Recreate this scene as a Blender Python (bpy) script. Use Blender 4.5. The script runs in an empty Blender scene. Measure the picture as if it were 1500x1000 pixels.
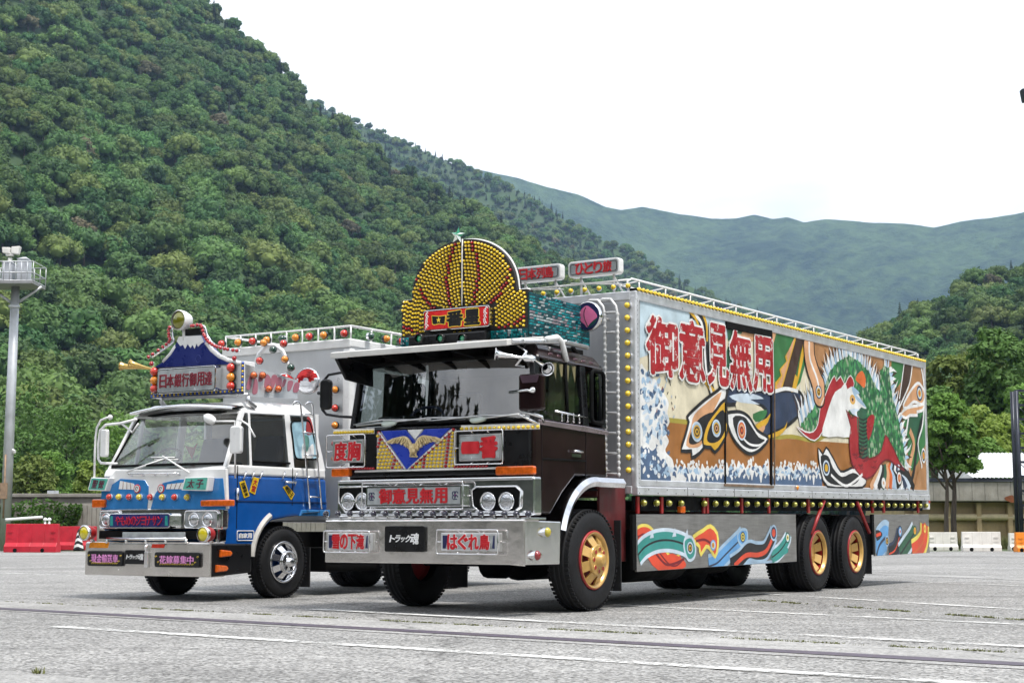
import bpy, bmesh, math, random
import numpy as np
from mathutils import Vector, Matrix
random.seed(7); RNG = np.random.default_rng(7)
R = math.radians
scene = bpy.context.scene
COL = scene.collection

# ------------------------------------------------------------------ camera, sky, sun, exposure
FPX, HZ, CAMH = 2307.0, 775.0, 0.85            # focal length (px of a 1500 px wide picture), horizon row, eye height
PITCH = math.atan((HZ - 500) / FPX)
cam_d = bpy.data.cameras.new('camera'); cam = bpy.data.objects.new('camera', cam_d); COL.objects.link(cam)
cam.location = (0, 0, CAMH); cam.rotation_euler = (R(90) + PITCH, 0, 0)
cam_d.sensor_width = 36; cam_d.lens = 36 * FPX / 1500; cam_d.clip_start = .1; cam_d.clip_end = 30000
scene.camera = cam

SUN_EL, SUN_AZ = 66, 128                       # degrees; azimuth clockwise from +Y
world = bpy.data.worlds.new('World'); scene.world = world; world.use_nodes = True
wn, wl = world.node_tree.nodes, world.node_tree.links; wn.clear()
def _n(nodes, t, **k):
    n = nodes.new(t)
    for a, b in k.items(): setattr(n, a, b)
    return n
out = _n(wn, 'ShaderNodeOutputWorld'); bg = _n(wn, 'ShaderNodeBackground'); bg.inputs['Strength'].default_value = .1
sky = _n(wn, 'ShaderNodeTexSky', sky_type='NISHITA', sun_disc=False, sun_elevation=R(SUN_EL), sun_rotation=R(SUN_AZ))
tc = _n(wn, 'ShaderNodeTexCoord'); mp = _n(wn, 'ShaderNodeMapping'); mp.inputs['Scale'].default_value = (1, 1, 2.6)
cl = _n(wn, 'ShaderNodeTexNoise'); cl.inputs['Scale'].default_value = 2.3; cl.inputs['Detail'].default_value = 7; cl.inputs['Roughness'].default_value = .55
cr = _n(wn, 'ShaderNodeValToRGB')
cr.color_ramp.elements[0].position = .38; cr.color_ramp.elements[0].color = (3.1, 3.15, 3.22, 1)
cr.color_ramp.elements[1].position = .56; cr.color_ramp.elements[1].color = (6.6, 6.65, 6.7, 1)
mx = _n(wn, 'ShaderNodeMix', data_type='RGBA'); mx.inputs[0].default_value = .9
wl.new(tc.outputs['Generated'], mp.inputs[0]); wl.new(mp.outputs[0], cl.inputs['Vector']); wl.new(cl.outputs[0], cr.inputs[0])
wl.new(sky.outputs[0], mx.inputs[6]); wl.new(cr.outputs[0], mx.inputs[7]); wl.new(mx.outputs[2], bg.inputs[0]); wl.new(bg.outputs[0], out.inputs[0])

sd = bpy.data.lights.new('sun', 'SUN'); sd.energy = 1.5; sd.angle = R(10); sd.color = (1, .96, .9)
sun = bpy.data.objects.new('sun', sd); COL.objects.link(sun)
_sd = Vector((math.sin(R(SUN_AZ)) * math.cos(R(SUN_EL)), math.cos(R(SUN_AZ)) * math.cos(R(SUN_EL)), math.sin(R(SUN_EL))))
sun.rotation_euler = _sd.to_track_quat('Z', 'Y').to_euler(); sun.location = (0, 0, 60)

vs = scene.view_settings; vs.view_transform = 'Standard'; vs.look = 'None'; vs.gamma = 1; vs.use_curve_mapping = False; vs.exposure = 1.55
scene.cycles.max_bounces = 5; scene.cycles.diffuse_bounces = 2; scene.cycles.glossy_bounces = 3; scene.cycles.transparent_max_bounces = 8; scene.cycles.volume_bounces = 0
scene.cycles.caustics_reflective = False; scene.cycles.caustics_refractive = False
scene.cycles.sample_clamp_indirect = 6

# ------------------------------------------------------------------ pixel -> place helpers (the survey of the photograph)
_cp, _sp = math.cos(PITCH), math.sin(PITCH)
def ray(x, y):
    du = (500 - y) / FPX
    return Vector(((x - 750) / FPX, _cp - du * _sp, _sp + du * _cp))
def ground(x, y, z=0.0):
    r = ray(x, y); t = (z - CAMH) / r.z
    return Vector((r.x * t, r.y * t, z))
def at(x, y, Y):
    r = ray(x, y); t = Y / r.y
    return Vector((r.x * t, Y, CAMH + r.z * t))
TH = R(32.5); _s, _c = math.sin(TH), math.cos(TH)
class Frame:                                   # a truck's own frame: x to its rear, y across from the near side, z up
    def __init__(s, ox, oy): s.o = Vector((ox, oy, 0))
    def loc(s, x, y, **k):
        r = ray(x, y); ru, rv = r.x * _s + r.y * _c, -r.x * _c + r.y * _s
        ou, ov = -(s.o.x * _s + s.o.y * _c), s.o.x * _c - s.o.y * _s
        t = (k['u'] - ou) / ru if 'u' in k else (k['v'] - ov) / rv if 'v' in k else (k['z'] - CAMH) / r.z
        return Vector((ou + t * ru, ov + t * rv, CAMH + t * r.z))
FA = Frame(.1197, 15.48); FB = Frame(-3.5589, 18.7367)

# ------------------------------------------------------------------ materials
MATS = {}
def M(name, col, rough=.5, metal=0., var=.12, scale=6., bump=0., bscale=40., spec=.5, trans=0., coat=0., chip=None, dirt=0., emit=None, objvar=0., aniso=None, ior=None):
    """A procedural material: colour with noise variation, roughness variation, optional fine relief, chips and dirt."""
    if name in MATS: return MATS[name]
    m = bpy.data.materials.new(name); m.use_nodes = True; MATS[name] = m
    N, L = m.node_tree.nodes, m.node_tree.links; b = N['Principled BSDF']
    col = tuple(col) + (1,) if len(col) == 3 else col
    g = _n(N, 'ShaderNodeTexCoord')
    no = _n(N, 'ShaderNodeTexNoise'); no.inputs['Scale'].default_value = scale; no.inputs['Detail'].default_value = 5; no.inputs['Roughness'].default_value = .6
    src = g.outputs['Object']
    if aniso:
        ma = _n(N, 'ShaderNodeMapping'); ma.inputs['Scale'].default_value = aniso; L.new(src, ma.inputs[0]); src = ma.outputs[0]
    L.new(src, no.inputs['Vector'])
    hs = _n(N, 'ShaderNodeHueSaturation'); hs.inputs['Color'].default_value = col
    mr = _n(N, 'ShaderNodeMapRange'); mr.inputs[1].default_value = .3; mr.inputs[2].default_value = .7
    mr.inputs[3].default_value = 1 - var; mr.inputs[4].default_value = 1 + var
    L.new(no.outputs[0], mr.inputs[0])
    val = mr.outputs[0]
    if objvar:
        oi = _n(N, 'ShaderNodeObjectInfo'); m2 = _n(N, 'ShaderNodeMapRange'); m2.inputs[3].default_value = 1 - objvar; m2.inputs[4].default_value = 1 + objvar
        L.new(oi.outputs['Random'], m2.inputs[0]); mu = _n(N, 'ShaderNodeMath', operation='MULTIPLY'); L.new(val, mu.inputs[0]); L.new(m2.outputs[0], mu.inputs[1]); val = mu.outputs[0]
    L.new(val, hs.inputs['Value'])
    c = hs.outputs[0]
    if chip:                                   # flaked paint: a colour showing through with its own shape
        n2 = _n(N, 'ShaderNodeTexNoise'); n2.inputs['Scale'].default_value = chip[2]; n2.inputs['Detail'].default_value = 8; n2.inputs['Roughness'].default_value = .7
        L.new(g.outputs['Object'], n2.inputs['Vector'])
        r2 = _n(N, 'ShaderNodeValToRGB'); r2.color_ramp.elements[0].position = chip[1]; r2.color_ramp.elements[1].position = chip[1] + .015
        L.new(n2.outputs[0], r2.inputs[0]); x = _n(N, 'ShaderNodeMix', data_type='RGBA'); x.inputs[7].default_value = tuple(chip[0]) + (1,)
        L.new(r2.outputs[0], x.inputs[0]); L.new(c, x.inputs[6]); c = x.outputs[2]
    if dirt:
        n3 = _n(N, 'ShaderNodeTexNoise'); n3.inputs['Scale'].default_value = 2.2; n3.inputs['Detail'].default_value = 9; n3.inputs['Roughness'].default_value = .75
        ma3 = _n(N, 'ShaderNodeMapping'); ma3.inputs['Scale'].default_value = (1, 1, .3); L.new(g.outputs['Object'], ma3.inputs[0]); L.new(ma3.outputs[0], n3.inputs['Vector'])
        r3 = _n(N, 'ShaderNodeMapRange'); r3.inputs[1].default_value = .45; r3.inputs[2].default_value = .75; r3.inputs[3].default_value = 0; r3.inputs[4].default_value = dirt
        L.new(n3.outputs[0], r3.inputs[0]); x = _n(N, 'ShaderNodeMix', data_type='RGBA'); x.inputs[7].default_value = (.12, .1, .08, 1)
        L.new(r3.outputs[0], x.inputs[0]); L.new(c, x.inputs[6]); c = x.outputs[2]
    L.new(c, b.inputs['Base Color'])
    rr = _n(N, 'ShaderNodeMapRange'); rr.inputs[1].default_value = .3; rr.inputs[2].default_value = .7
    rr.inputs[3].default_value = max(.02, rough * .75); rr.inputs[4].default_value = min(1, rough * 1.3); L.new(no.outputs[0], rr.inputs[0]); L.new(rr.outputs[0], b.inputs['Roughness'])
    b.inputs['Metallic'].default_value = metal; b.inputs['Specular IOR Level'].default_value = spec
    if ior: b.inputs['IOR'].default_value = ior
    if coat: b.inputs['Coat Weight'].default_value = coat; b.inputs['Coat Roughness'].default_value = .06
    if trans:
        t = _n(N, 'ShaderNodeBsdfTranslucent'); L.new(c, t.inputs[0]); ms = _n(N, 'ShaderNodeMixShader'); ms.inputs[0].default_value = trans
        L.new(b.outputs[0], ms.inputs[1]); L.new(t.outputs[0], ms.inputs[2]); L.new(ms.outputs[0], N['Material Output'].inputs[0])
    if bump:
        nb = _n(N, 'ShaderNodeTexNoise'); nb.inputs['Scale'].default_value = bscale; nb.inputs['Detail'].default_value = 4; L.new(src, nb.inputs['Vector'])
        bp = _n(N, 'ShaderNodeBump'); bp.inputs['Strength'].default_value = bump; bp.inputs['Distance'].default_value = .02; L.new(nb.outputs[0], bp.inputs['Height']); L.new(bp.outputs[0], b.inputs['Normal'])
    return m

# ------------------------------------------------------------------ mesh builder
class MB:
    def __init__(s): s.v, s.f, s.m, s.sm = [], [], [], []
    def add(s, vs, fs, mat=0, smooth=False):
        o = len(s.v); s.v += [tuple(p) for p in vs]
        for f in fs: s.f.append(tuple(i + o for i in f)); s.m.append(mat); s.sm.append(smooth)
        return s
    def box(s, a, b, mat=0):
        x0, y0, z0 = (min(a[i], b[i]) for i in range(3)); x1, y1, z1 = (max(a[i], b[i]) for i in range(3))
        return s.add([(x0,y0,z0),(x1,y0,z0),(x1,y1,z0),(x0,y1,z0),(x0,y0,z1),(x1,y0,z1),(x1,y1,z1),(x0,y1,z1)],
                     [(0,3,2,1),(4,5,6,7),(0,1,5,4),(1,2,6,5),(2,3,7,6),(3,0,4,7)], mat)
    def hexa(s, p, mat=0):                     # eight corners: bottom ring then top ring
        return s.add(p, [(0,3,2,1),(4,5,6,7),(0,1,5,4),(1,2,6,5),(2,3,7,6),(3,0,4,7)], mat)
    def prism(s, poly, fn, d0, d1, mat=0, back=True):   # 2D outline, fn(a,b,d) -> 3D
        n = len(poly)
        vs = [fn(a, b, d1) for a, b in poly] + [fn(a, b, d0) for a, b in poly]
        fs = [tuple(range(n))] + ([tuple(range(2*n-1, n-1, -1))] if back else [])
        fs += [(i, n + i, n + (i+1) % n, (i+1) % n) for i in range(n)]
        return s.add(vs, fs, mat)
    def flat(s, poly, fn, d, mat=0):
        return s.add([fn(a, b, d) for a, b in poly], [tuple(range(len(poly)))], mat)
    def tube(s, pts, r, n=8, mat=0, cap=True, close=False):
        pts = [Vector(p) for p in pts]; k = len(pts); rs = r if isinstance(r, (list, tuple)) else [r] * k
        vs, fs = [], []; up = None
        for i, p in enumerate(pts):
            a = pts[(i-1) % k] if (i or close) else p; b = pts[(i+1) % k] if (i < k-1 or close) else p
            t = (b - a).normalized()
            if up is None: up = t.orthogonal().normalized()
            up = (up - t * up.dot(t)); up = up.normalized() if up.length > 1e-6 else t.orthogonal().normalized()
            q = t.cross(up)
            vs += [p + (up * math.cos(2*math.pi*j/n) + q * math.sin(2*math.pi*j/n)) * rs[i] for j in range(n)]
        for i in range(k if close else k - 1):
            for j in range(n):
                i2 = (i+1) % k
                fs.append((i*n+j, i*n+(j+1)%n, i2*n+(j+1)%n, i2*n+j))
        if cap and not close: fs += [tuple(range(n-1, -1, -1)), tuple(range((k-1)*n, k*n))]
        return s.add(vs, fs, mat, True)
    def lathe(s, prof, o, ax, n=24, mat=0, smooth=True, cap=(False, False)):   # prof: (radius, distance along ax)
        o, ax = Vector(o), Vector(ax).normalized(); up = ax.orthogonal().normalized()
        if abs(ax.z) < .5: up = (Vector((0,0,1)) - ax * ax.z).normalized()
        q = ax.cross(up); vs, fs = [], []
        for r, d in prof: vs += [o + ax * d + (up * math.cos(2*math.pi*j/n) + q * math.sin(2*math.pi*j/n)) * r for j in range(n)]
        for i in range(len(prof) - 1):
            for j in range(n): fs.append((i*n+j, i*n+(j+1)%n, (i+1)*n+(j+1)%n, (i+1)*n+j))
        if cap[0]: fs.append(tuple(range(n-1, -1, -1)))
        if cap[1]: fs.append(tuple(range((len(prof)-1)*n, len(prof)*n)))
        return s.add(vs, fs, mat, smooth)
    def dome(s, o, ax, r, h=None, n=10, k=4, mat=0):
        h = h or r; prof = [(r*math.cos(i/k*math.pi/2), h*math.sin(i/k*math.pi/2)) for i in range(k)] + [(r*.02, h)]
        return s.lathe(prof, o, ax, n, mat)
    def mesh(s, v, f, mat=0):
        return s.add(v, f, mat)
    def build(s, name, mats, parent=None, bevel=0, loc=None, seg=2, angle=40):
        me = bpy.data.meshes.new(name); me.from_pydata([tuple(p) for p in s.v], [], s.f)
        mats = mats if isinstance(mats, (list, tuple)) else [mats]
        for m in mats: me.materials.append(m)
        me.polygons.foreach_set('material_index', s.m); me.polygons.foreach_set('use_smooth', s.sm); me.update()
        if bevel:
            bm = bmesh.new(); bm.from_mesh(me); bmesh.ops.remove_doubles(bm, verts=bm.verts, dist=1e-5)
            es = [e for e in bm.edges if len(e.link_faces) == 2 and e.calc_face_angle(0) > R(angle)]
            try: bmesh.ops.bevel(bm, geom=es, offset=bevel, segments=seg, affect='EDGES', profile=.5, clamp_overlap=True)
            except Exception: pass
            bm.to_mesh(me); bm.free()
        ob = bpy.data.objects.new(name, me); COL.objects.link(ob)
        if parent is not None: ob.parent = parent
        if loc is not None: ob.location = loc
        return ob
def tag(o, label=None, cat=None, group=None, kind=None):
    if label: o['label'] = label
    if cat: o['category'] = cat
    if group: o['group'] = group
    if kind: o['kind'] = kind
    return o
def empty(name, loc=(0,0,0), rz=0, **k):
    o = bpy.data.objects.new(name, None); COL.objects.link(o); o.location = loc; o.rotation_euler = (0, 0, rz); o.empty_display_size = .3
    return tag(o, **k)
def copy_obj(o, parent=None, mat=None):
    c = o.copy(); COL.objects.link(c); c.parent = parent
    if mat is not None: c.matrix_basis = mat
    return c
# text -> mesh outlines (the program's own built-in lettering)
_TX = {}
def glyph(ch, off=0.):
    k = (ch, off)
    if k not in _TX:
        cu = bpy.data.curves.new('t', 'FONT'); cu.body = ch; cu.resolution_u = 3; cu.offset = off; cu.extrude = .5
        o = bpy.data.objects.new('t', cu); COL.objects.link(o)
        dg = bpy.context.evaluated_depsgraph_get(); me = bpy.data.meshes.new_from_object(o.evaluated_get(dg))
        v = np.zeros(len(me.vertices) * 3); me.vertices.foreach_get('co', v); v = v.reshape(-1, 3)
        _TX[k] = (v, [tuple(p.vertices) for p in me.polygons])
        bpy.data.objects.remove(o); bpy.data.curves.remove(cu); bpy.data.meshes.remove(me)
    return _TX[k]
def letter(mb, ch, fn, a0, b0, a1, b1, d0, d1, mat=0, off=.02, slant=0):
    """One character stretched into the rectangle a0..a1 x b0..b1; heavy strokes come from a few shifted layers."""
    v, f = glyph(ch, 0.); base = glyph(ch, 0.)[0]
    x0, x1, y0, y1 = base[:,0].min(), base[:,0].max(), base[:,1].min(), base[:,1].max()
    w = max(x1 - x0, .3); h = max(y1 - y0, .5 if ch not in '一ー' else .3); cx, cy = (x0+x1)/2, (y0+y1)/2
    if ch in 'ッ・、': w = h = .95; cx, cy = .5, .38
    e = off; sh = [(0, 0)]
    if e: sh += [(e*math.cos(t), e*math.sin(t)) for t in np.linspace(0, 6.2832, 9)[:-1]]
    for k, (ex, ey) in enumerate(sh):
        P = []; dd = .00035 * (len(sh) - 1 - k)
        for p in v:
            b = (b0+b1)/2 + (p[1]-cy+ey)/h*(b1-b0); a = (a0+a1)/2 + (p[0]-cx+ex)/w*(a1-a0) + slant*(b-(b0+b1)/2)
            P.append(fn(a, b, d1 - dd if p[2] > 0 else d0 - dd))
        mb.add(P, f, mat)
def text(mb, s, fn, a0, b0, a1, b1, d0, d1, mat=0, off=.02, gap=.06, slant=0, vert=False):
    n = len(s)
    for i, ch in enumerate(s):
        if vert:
            t = (b1-b0)/n; letter(mb, ch, fn, a0, b1-t*(i+1)+t*gap, a1, b1-t*i-t*gap, d0, d1, mat, off)
        else:
            t = (a1-a0)/n; letter(mb, ch, fn, a0+t*i+t*gap, b0, a0+t*(i+1)-t*gap, b1, d0, d1, mat, off, slant)
def smooth(pts, n=6, closed=True):
    k = len(pts); outp = []
    for i in range(k if closed else k - 1):
        p0, p1, p2, p3 = (pts[(i+j) % k] if closed else pts[min(max(i+j, 0), k-1)] for j in (-1, 0, 1, 2))
        for q in range(n):
            t = q / n
            outp.append(tuple(.5*((2*p1[a]) + (-p0[a]+p2[a])*t + (2*p0[a]-5*p1[a]+4*p2[a]-p3[a])*t*t + (-p0[a]+3*p1[a]-3*p2[a]+p3[a])*t**3) for a in (0, 1)))
    if not closed: outp.append(tuple(pts[-1]))
    return outp

# ------------------------------------------------------------------ noise
def _h(i, j, s):
    n = np.sin(i * 127.1 + j * 311.7 + s * 74.7) * 43758.5453
    return n - np.floor(n)
def vnoise(x, y, s=0):
    x, y = np.asarray(x, float), np.asarray(y, float); i, j = np.floor(x), np.floor(y); fx, fy = x - i, y - j
    fx, fy = fx*fx*(3-2*fx), fy*fy*(3-2*fy)
    a, b, c, d = _h(i, j, s), _h(i+1, j, s), _h(i, j+1, s), _h(i+1, j+1, s)
    return (a*(1-fx)+b*fx)*(1-fy) + (c*(1-fx)+d*fx)*fy
def fbm(x, y, s=0, o=4): return sum(vnoise(x*2**k, y*2**k, s+k) * .5**k for k in range(o)) / (2 - .5**(o-1)) - .5
# ================================================================== THE SETTING
# ground, car park, painted lines, drain
def asphalt(name, base, speck, seams=True):
    m = bpy.data.materials.new(name); m.use_nodes = True; N, L = m.node_tree.nodes, m.node_tree.links; b = N['Principled BSDF']
    g = _n(N, 'ShaderNodeTexCoord')
    def noise(sc, det=6, ro=.6, sc3=None):
        n = _n(N, 'ShaderNodeTexNoise'); n.inputs['Scale'].default_value = sc; n.inputs['Detail'].default_value = det; n.inputs['Roughness'].default_value = ro
        if sc3:
            ma = _n(N, 'ShaderNodeMapping'); ma.inputs['Scale'].default_value = sc3; ma.inputs['Rotation'].default_value = (0, 0, R(-40)); L.new(g.outputs['Object'], ma.inputs[0]); L.new(ma.outputs[0], n.inputs['Vector'])
        else: L.new(g.outputs['Object'], n.inputs['Vector'])
        return n
    def ramp(src, p0, c0, p1, c1):
        r = _n(N, 'ShaderNodeValToRGB'); e = r.color_ramp.elements; e[0].position, e[1].position = p0, p1; e[0].color, e[1].color = (*[c0]*3, 1), (*[c1]*3, 1); L.new(src, r.inputs[0]); return r.outputs[0]
    def mul(a, c):
        x = _n(N, 'ShaderNodeMix', data_type='RGBA', blend_type='MULTIPLY'); x.inputs[0].default_value = 1; L.new(a, x.inputs[6]); L.new(c, x.inputs[7]); return x.outputs[2]
    vo = _n(N, 'ShaderNodeTexVoronoi'); vo.inputs['Scale'].default_value = 50; L.new(g.outputs['Object'], vo.inputs['Vector'])
    bw = _n(N, 'ShaderNodeRGBToBW'); L.new(vo.outputs['Color'], bw.inputs[0])
    c = ramp(bw.outputs[0], .15, base * (1 - speck), .85, base * (1 + speck))
    c = mul(c, ramp(noise(.35).outputs[0], .35, .84, .65, 1.08))
    c = mul(c, ramp(noise(.12, 4, .6).outputs[0], .35, .8, .62, 1.06))
    c = mul(c, ramp(noise(.8, 9, .75).outputs[0], .28, .62, .4, 1.0))
    c = mul(c, ramp(noise(1.6, 8, .7).outputs[0], .3, .86, .6, 1.05))
    c = mul(c, ramp(noise(.5, 5, .6, (.25, 3.5, 1)).outputs[0], .33, .82, .5, 1.0))
    c = mul(c, ramp(noise(9, 4).outputs[0], .3, .8, .55, 1.04))
    ck = _n(N, 'ShaderNodeTexVoronoi', feature='DISTANCE_TO_EDGE'); ck.inputs['Scale'].default_value = .23; wv = _n(N, 'ShaderNodeVectorMath', operation='MULTIPLY_ADD'); nz = noise(2.2, 6); wv.inputs[1].default_value = (.5, .5, 0); L.new(nz.outputs['Color'], wv.inputs[0]); L.new(g.outputs['Object'], wv.inputs[2]); L.new(wv.outputs[0], ck.inputs['Vector']); c = mul(c, ramp(ck.outputs['Distance'], .0015, .5, .0045, 1.0))
    tint = _n(N, 'ShaderNodeMix', data_type='RGBA', blend_type='MULTIPLY'); tint.inputs[0].default_value = 1; tint.inputs[7].default_value = (1, .985, .955, 1); L.new(c, tint.inputs[6])
    L.new(tint.outputs[2], b.inputs['Base Color']); b.inputs['Roughness'].default_value = .85; b.inputs['Specular IOR Level'].default_value = .3
    bp = _n(N, 'ShaderNodeBump'); bp.inputs['Strength'].default_value = .6; bp.inputs['Distance'].default_value = .012; L.new(vo.outputs['Distance'], bp.inputs['Height']); L.new(bp.outputs[0], b.inputs['Normal'])
    return m
m_asph = asphalt('worn_asphalt', .30, .62); m_conc_strip = asphalt('drain_concrete', .36, .25)
m_grass_soil = M('meadow', (.07, .1, .035), .9, var=.4, scale=.15)
def sheet(name, pts, mat, z):
    mb = MB(); mb.add([(p[0], p[1], z) for p in pts], [tuple(range(len(pts)))]); return tag(mb.build(name, mat), kind='structure')
sheet('ground', [(-9000,-9000),(9000,-9000),(9000,9000),(-9000,9000)], m_grass_soil, -.06)
sheet('car_park', [(-46,-55),(90,-55),(90,63.5),(-46,61.8)], m_asph, 0)
# the lane lines, the drain and the seams all run in one direction
def gline(a, b): return ground(*a), ground(*b)
def strip(name, a, b, w, mat, z, kind='structure', ext=(0, 0), wear=False):
    a, b = ground(*a), ground(*b); d = (b - a).normalized(); n = Vector((-d.y, d.x, 0)); a = a - d * ext[0]; b = b + d * ext[1]
    mb = MB(); mb.add([(a - n*w/2)[:2] + (z,), (b - n*w/2)[:2] + (z,), (b + n*w/2)[:2] + (z,), (a + n*w/2)[:2] + (z,)], [(0,1,2,3)])
    o = mb.build(name, mat); return tag(o, kind=kind)
def worn_paint():
    m = M('worn_line_paint', (.72, .72, .7), .7, var=.1); N, L = m.node_tree.nodes, m.node_tree.links
    g = _n(N, 'ShaderNodeTexCoord'); n = _n(N, 'ShaderNodeTexNoise'); n.inputs['Scale'].default_value = 14; n.inputs['Detail'].default_value = 10; n.inputs['Roughness'].default_value = .75
    n0 = _n(N, 'ShaderNodeTexNoise'); n0.inputs['Scale'].default_value = 1.1; n0.inputs['Detail'].default_value = 3
    L.new(g.outputs['Object'], n.inputs['Vector']); L.new(g.outputs['Object'], n0.inputs['Vector'])
    ad = _n(N, 'ShaderNodeMath', operation='MULTIPLY_ADD'); ad.inputs[1].default_value = .5; L.new(n0.outputs[0], ad.inputs[0]); L.new(n.outputs[0], ad.inputs[2])
    r = _n(N, 'ShaderNodeValToRGB'); r.color_ramp.elements[0].position = .66; r.color_ramp.elements[1].position = .84; L.new(ad.outputs[0], r.inputs[0])
    t = _n(N, 'ShaderNodeBsdfTransparent'); ms = _n(N, 'ShaderNodeMixShader'); L.new(r.outputs[0], ms.inputs[0]); L.new(N['Principled BSDF'].outputs[0], ms.inputs[1]); L.new(t.outputs[0], ms.inputs[2]); L.new(ms.outputs[0], N['Material Output'].inputs[0])
    return m
m_line = worn_paint(); m_dark_gap = M('drain_grate', (.085, .07, .095), .6, .2, var=.35, scale=9, dirt=.3); m_moss = M('moss_and_weeds', (.13, .14, .045), .9, var=.4, scale=8)
strip('drain_channel', (0,887), (1500,967.5), 1.25, m_conc_strip, .004, ext=(30, 30))
strip('drain_cover', (0,891.5), (1500,973.5), .24, m_dark_gap, .008, ext=(30, 30))
strip('painted_line', (83,918), (1380,999), .16, m_line, .008, ext=(0, 4))
strip('painted_line', (460,893), (1500,948), .16, m_line, .012, ext=(0, 20))
strip('painted_line', (900,886), (1500,915), .16, m_line, .008, ext=(0, 20))
strip('painted_line', (1010,863), (1500,893), .16, m_line, .008, ext=(0, 20))
strip('painted_line', (-200,833), (125,843), .12, m_line, .008, ext=(10, 0))
strip('painted_line', (1180,846), (1500,858), .1, m_line, .008, ext=(0, 20))
strip('concrete_band', (1240,838), (1500,848), .9, m_conc_strip, .004, ext=(0, 25))
sheet('concrete_slab', [ground(-150,968)[:2], ground(232,1003)[:2], ground(260,1100)[:2], ground(-200,1100)[:2]], m_conc_strip, .004)

# weeds in the seams: tufts of blades nobody could count
def tufts(name, a, b, n, w, hmax, label, dens=None):
    a, b = ground(*a), ground(*b); d = b - a; nn = Vector((-d.y, d.x, 0)).normalized(); mb = MB(); i = 0
    while i < n:
        t = random.random()
        if dens and vnoise(t * dens, 3.3, 5) < .52: 
            if random.random() < .93: continue
        i += 1
        p = a + d * t + nn * random.gauss(0, w)
        for _ in range(5):
            an = random.random() * 6.28; h = hmax * random.uniform(.3, 1); l = Vector((math.cos(an), math.sin(an), 0)); q = Vector((-l.y, l.x, 0)) * .006; s = p + l * random.random() * .03
            mb.add([s - q, s + q, s + l * h * .6 + Vector((0, 0, h))], [(0, 1, 2)])
    return tag(mb.build(name, m_moss), label=label, cat='weeds', kind='stuff')
tufts('seam_weeds', (0,880.5), (1500,957), 600, .02, .022, 'low green weeds growing along the seam of the drain', 40)
tufts('seam_weeds', (960,868), (1500,908), 260, .03, .022, 'low green weeds in the joint beside the near rear wheels', 24)
tufts('seam_weeds', (47,986), (57,987), 6, .02, .05, 'tuft of weeds at the concrete slab in the near left corner', 3)
tufts('grass_verge', (-60,803), (20,800), 500, .35, .35, 'rough grass at the foot of the steel pole')

# ------------------------------------------------------------------ mountains and forest
def leaf_mat(name, col, objvar=.32, hue=.03, trans=.25):
    m = M(name, col, .6, var=.3, scale=.35, trans=trans, objvar=objvar, spec=.25)
    N, L = m.node_tree.nodes, m.node_tree.links
    hs = next(n for n in N if n.type == 'HUE_SAT'); oi = _n(N, 'ShaderNodeObjectInfo'); mm = _n(N, 'ShaderNodeMath', operation='MULTIPLY'); mm.inputs[1].default_value = 7.13
    fr = _n(N, 'ShaderNodeMath', operation='FRACT'); mr = _n(N, 'ShaderNodeMapRange'); mr.inputs[3].default_value = .5 - hue; mr.inputs[4].default_value = .5 + hue
    L.new(oi.outputs['Random'], mm.inputs[0]); L.new(mm.outputs[0], fr.inputs[0]); L.new(fr.outputs[0], mr.inputs[0]); L.new(mr.outputs[0], hs.inputs['Hue'])
    return m
LEAF = [leaf_mat('forest_leaves', (.090, .166, .046)), leaf_mat('forest_leaves_yellow', (.124, .190, .050)), leaf_mat('forest_leaves_dark', (.060, .124, .040)), leaf_mat('conifer_needles', (.028, .058, .030), .25, .015, .1)]
m_bark = M('bark', (.09, .07, .055), .9, var=.35, scale=9, bump=.6, bscale=30, aniso=(1, 1, .2)); m_bare = M('hill_soil', (.035, .07, .022), .95, var=.3, scale=.02)
def crown_mesh(mb, rng, c, rx, rz, nl, nq, q, mat=0, core=True, flat=.9):
    """Leaf clumps: nl lobes over an uneven dome, each carrying nq small leaf sprays."""
    lobes = []
    for i in range(nl):
        an = i * 2.39996 + rng.random() * .8; t = (i + .5) / nl; el = math.asin(max(-.25, 1 - 1.2 * t)); rr = (.62 + .22 * rng.random())
        p = np.array([math.cos(an) * math.cos(el) * rx * rr, math.sin(an) * math.cos(el) * rx * rr, math.sin(el) * rz * rr]); lobes.append((p, (.28 + .2 * rng.random()) * rx))
    for p, r in lobes:
        k = max(6, int(nq * (r / (.38 * rx)) ** 2)); d = rng.normal(size=(k, 3)); d /= np.linalg.norm(d, axis=1)[:, None]; d[:, 2] = np.where(d[:, 2] < -.35, -d[:, 2], d[:, 2])
        for v in d:
            o = p + v * r * (.72 + .42 * rng.random()) * np.array([1, 1, flat]); n = v + rng.normal(size=3) * .55 + np.array([0, 0, .35]); n /= np.linalg.norm(n)
            a = np.cross(n, rng.normal(size=3)); a /= np.linalg.norm(a) + 1e-9; b = np.cross(n, a); s = q * (.55 + .9 * rng.random()); o = o + c
            mb.add([o - a*s, o - b*s*.55 - n*s*.12, o + a*s, o + b*s*.6 - n*s*.15], [(0, 1, 2, 3)], mat)
        if core:
            k = 7; vs = []; fs = []
            for i in range(4):
                for j in range(k):
                    e = -1.1 + 2.3 * i / 3; w = r * .74 * (1 + .2 * rng.random()); vs.append(c + p + np.array([math.cos(6.283*j/k)*math.cos(e)*w, math.sin(6.283*j/k)*math.cos(e)*w, math.sin(e)*w*flat]))
            for i in range(3):
                for j in range(k): fs.append((i*k+j, i*k+(j+1)%k, (i+1)*k+(j+1)%k, (i+1)*k+j))
            mb.add(vs, fs + [tuple(range(3*k, 4*k))], mat, True)
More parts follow.
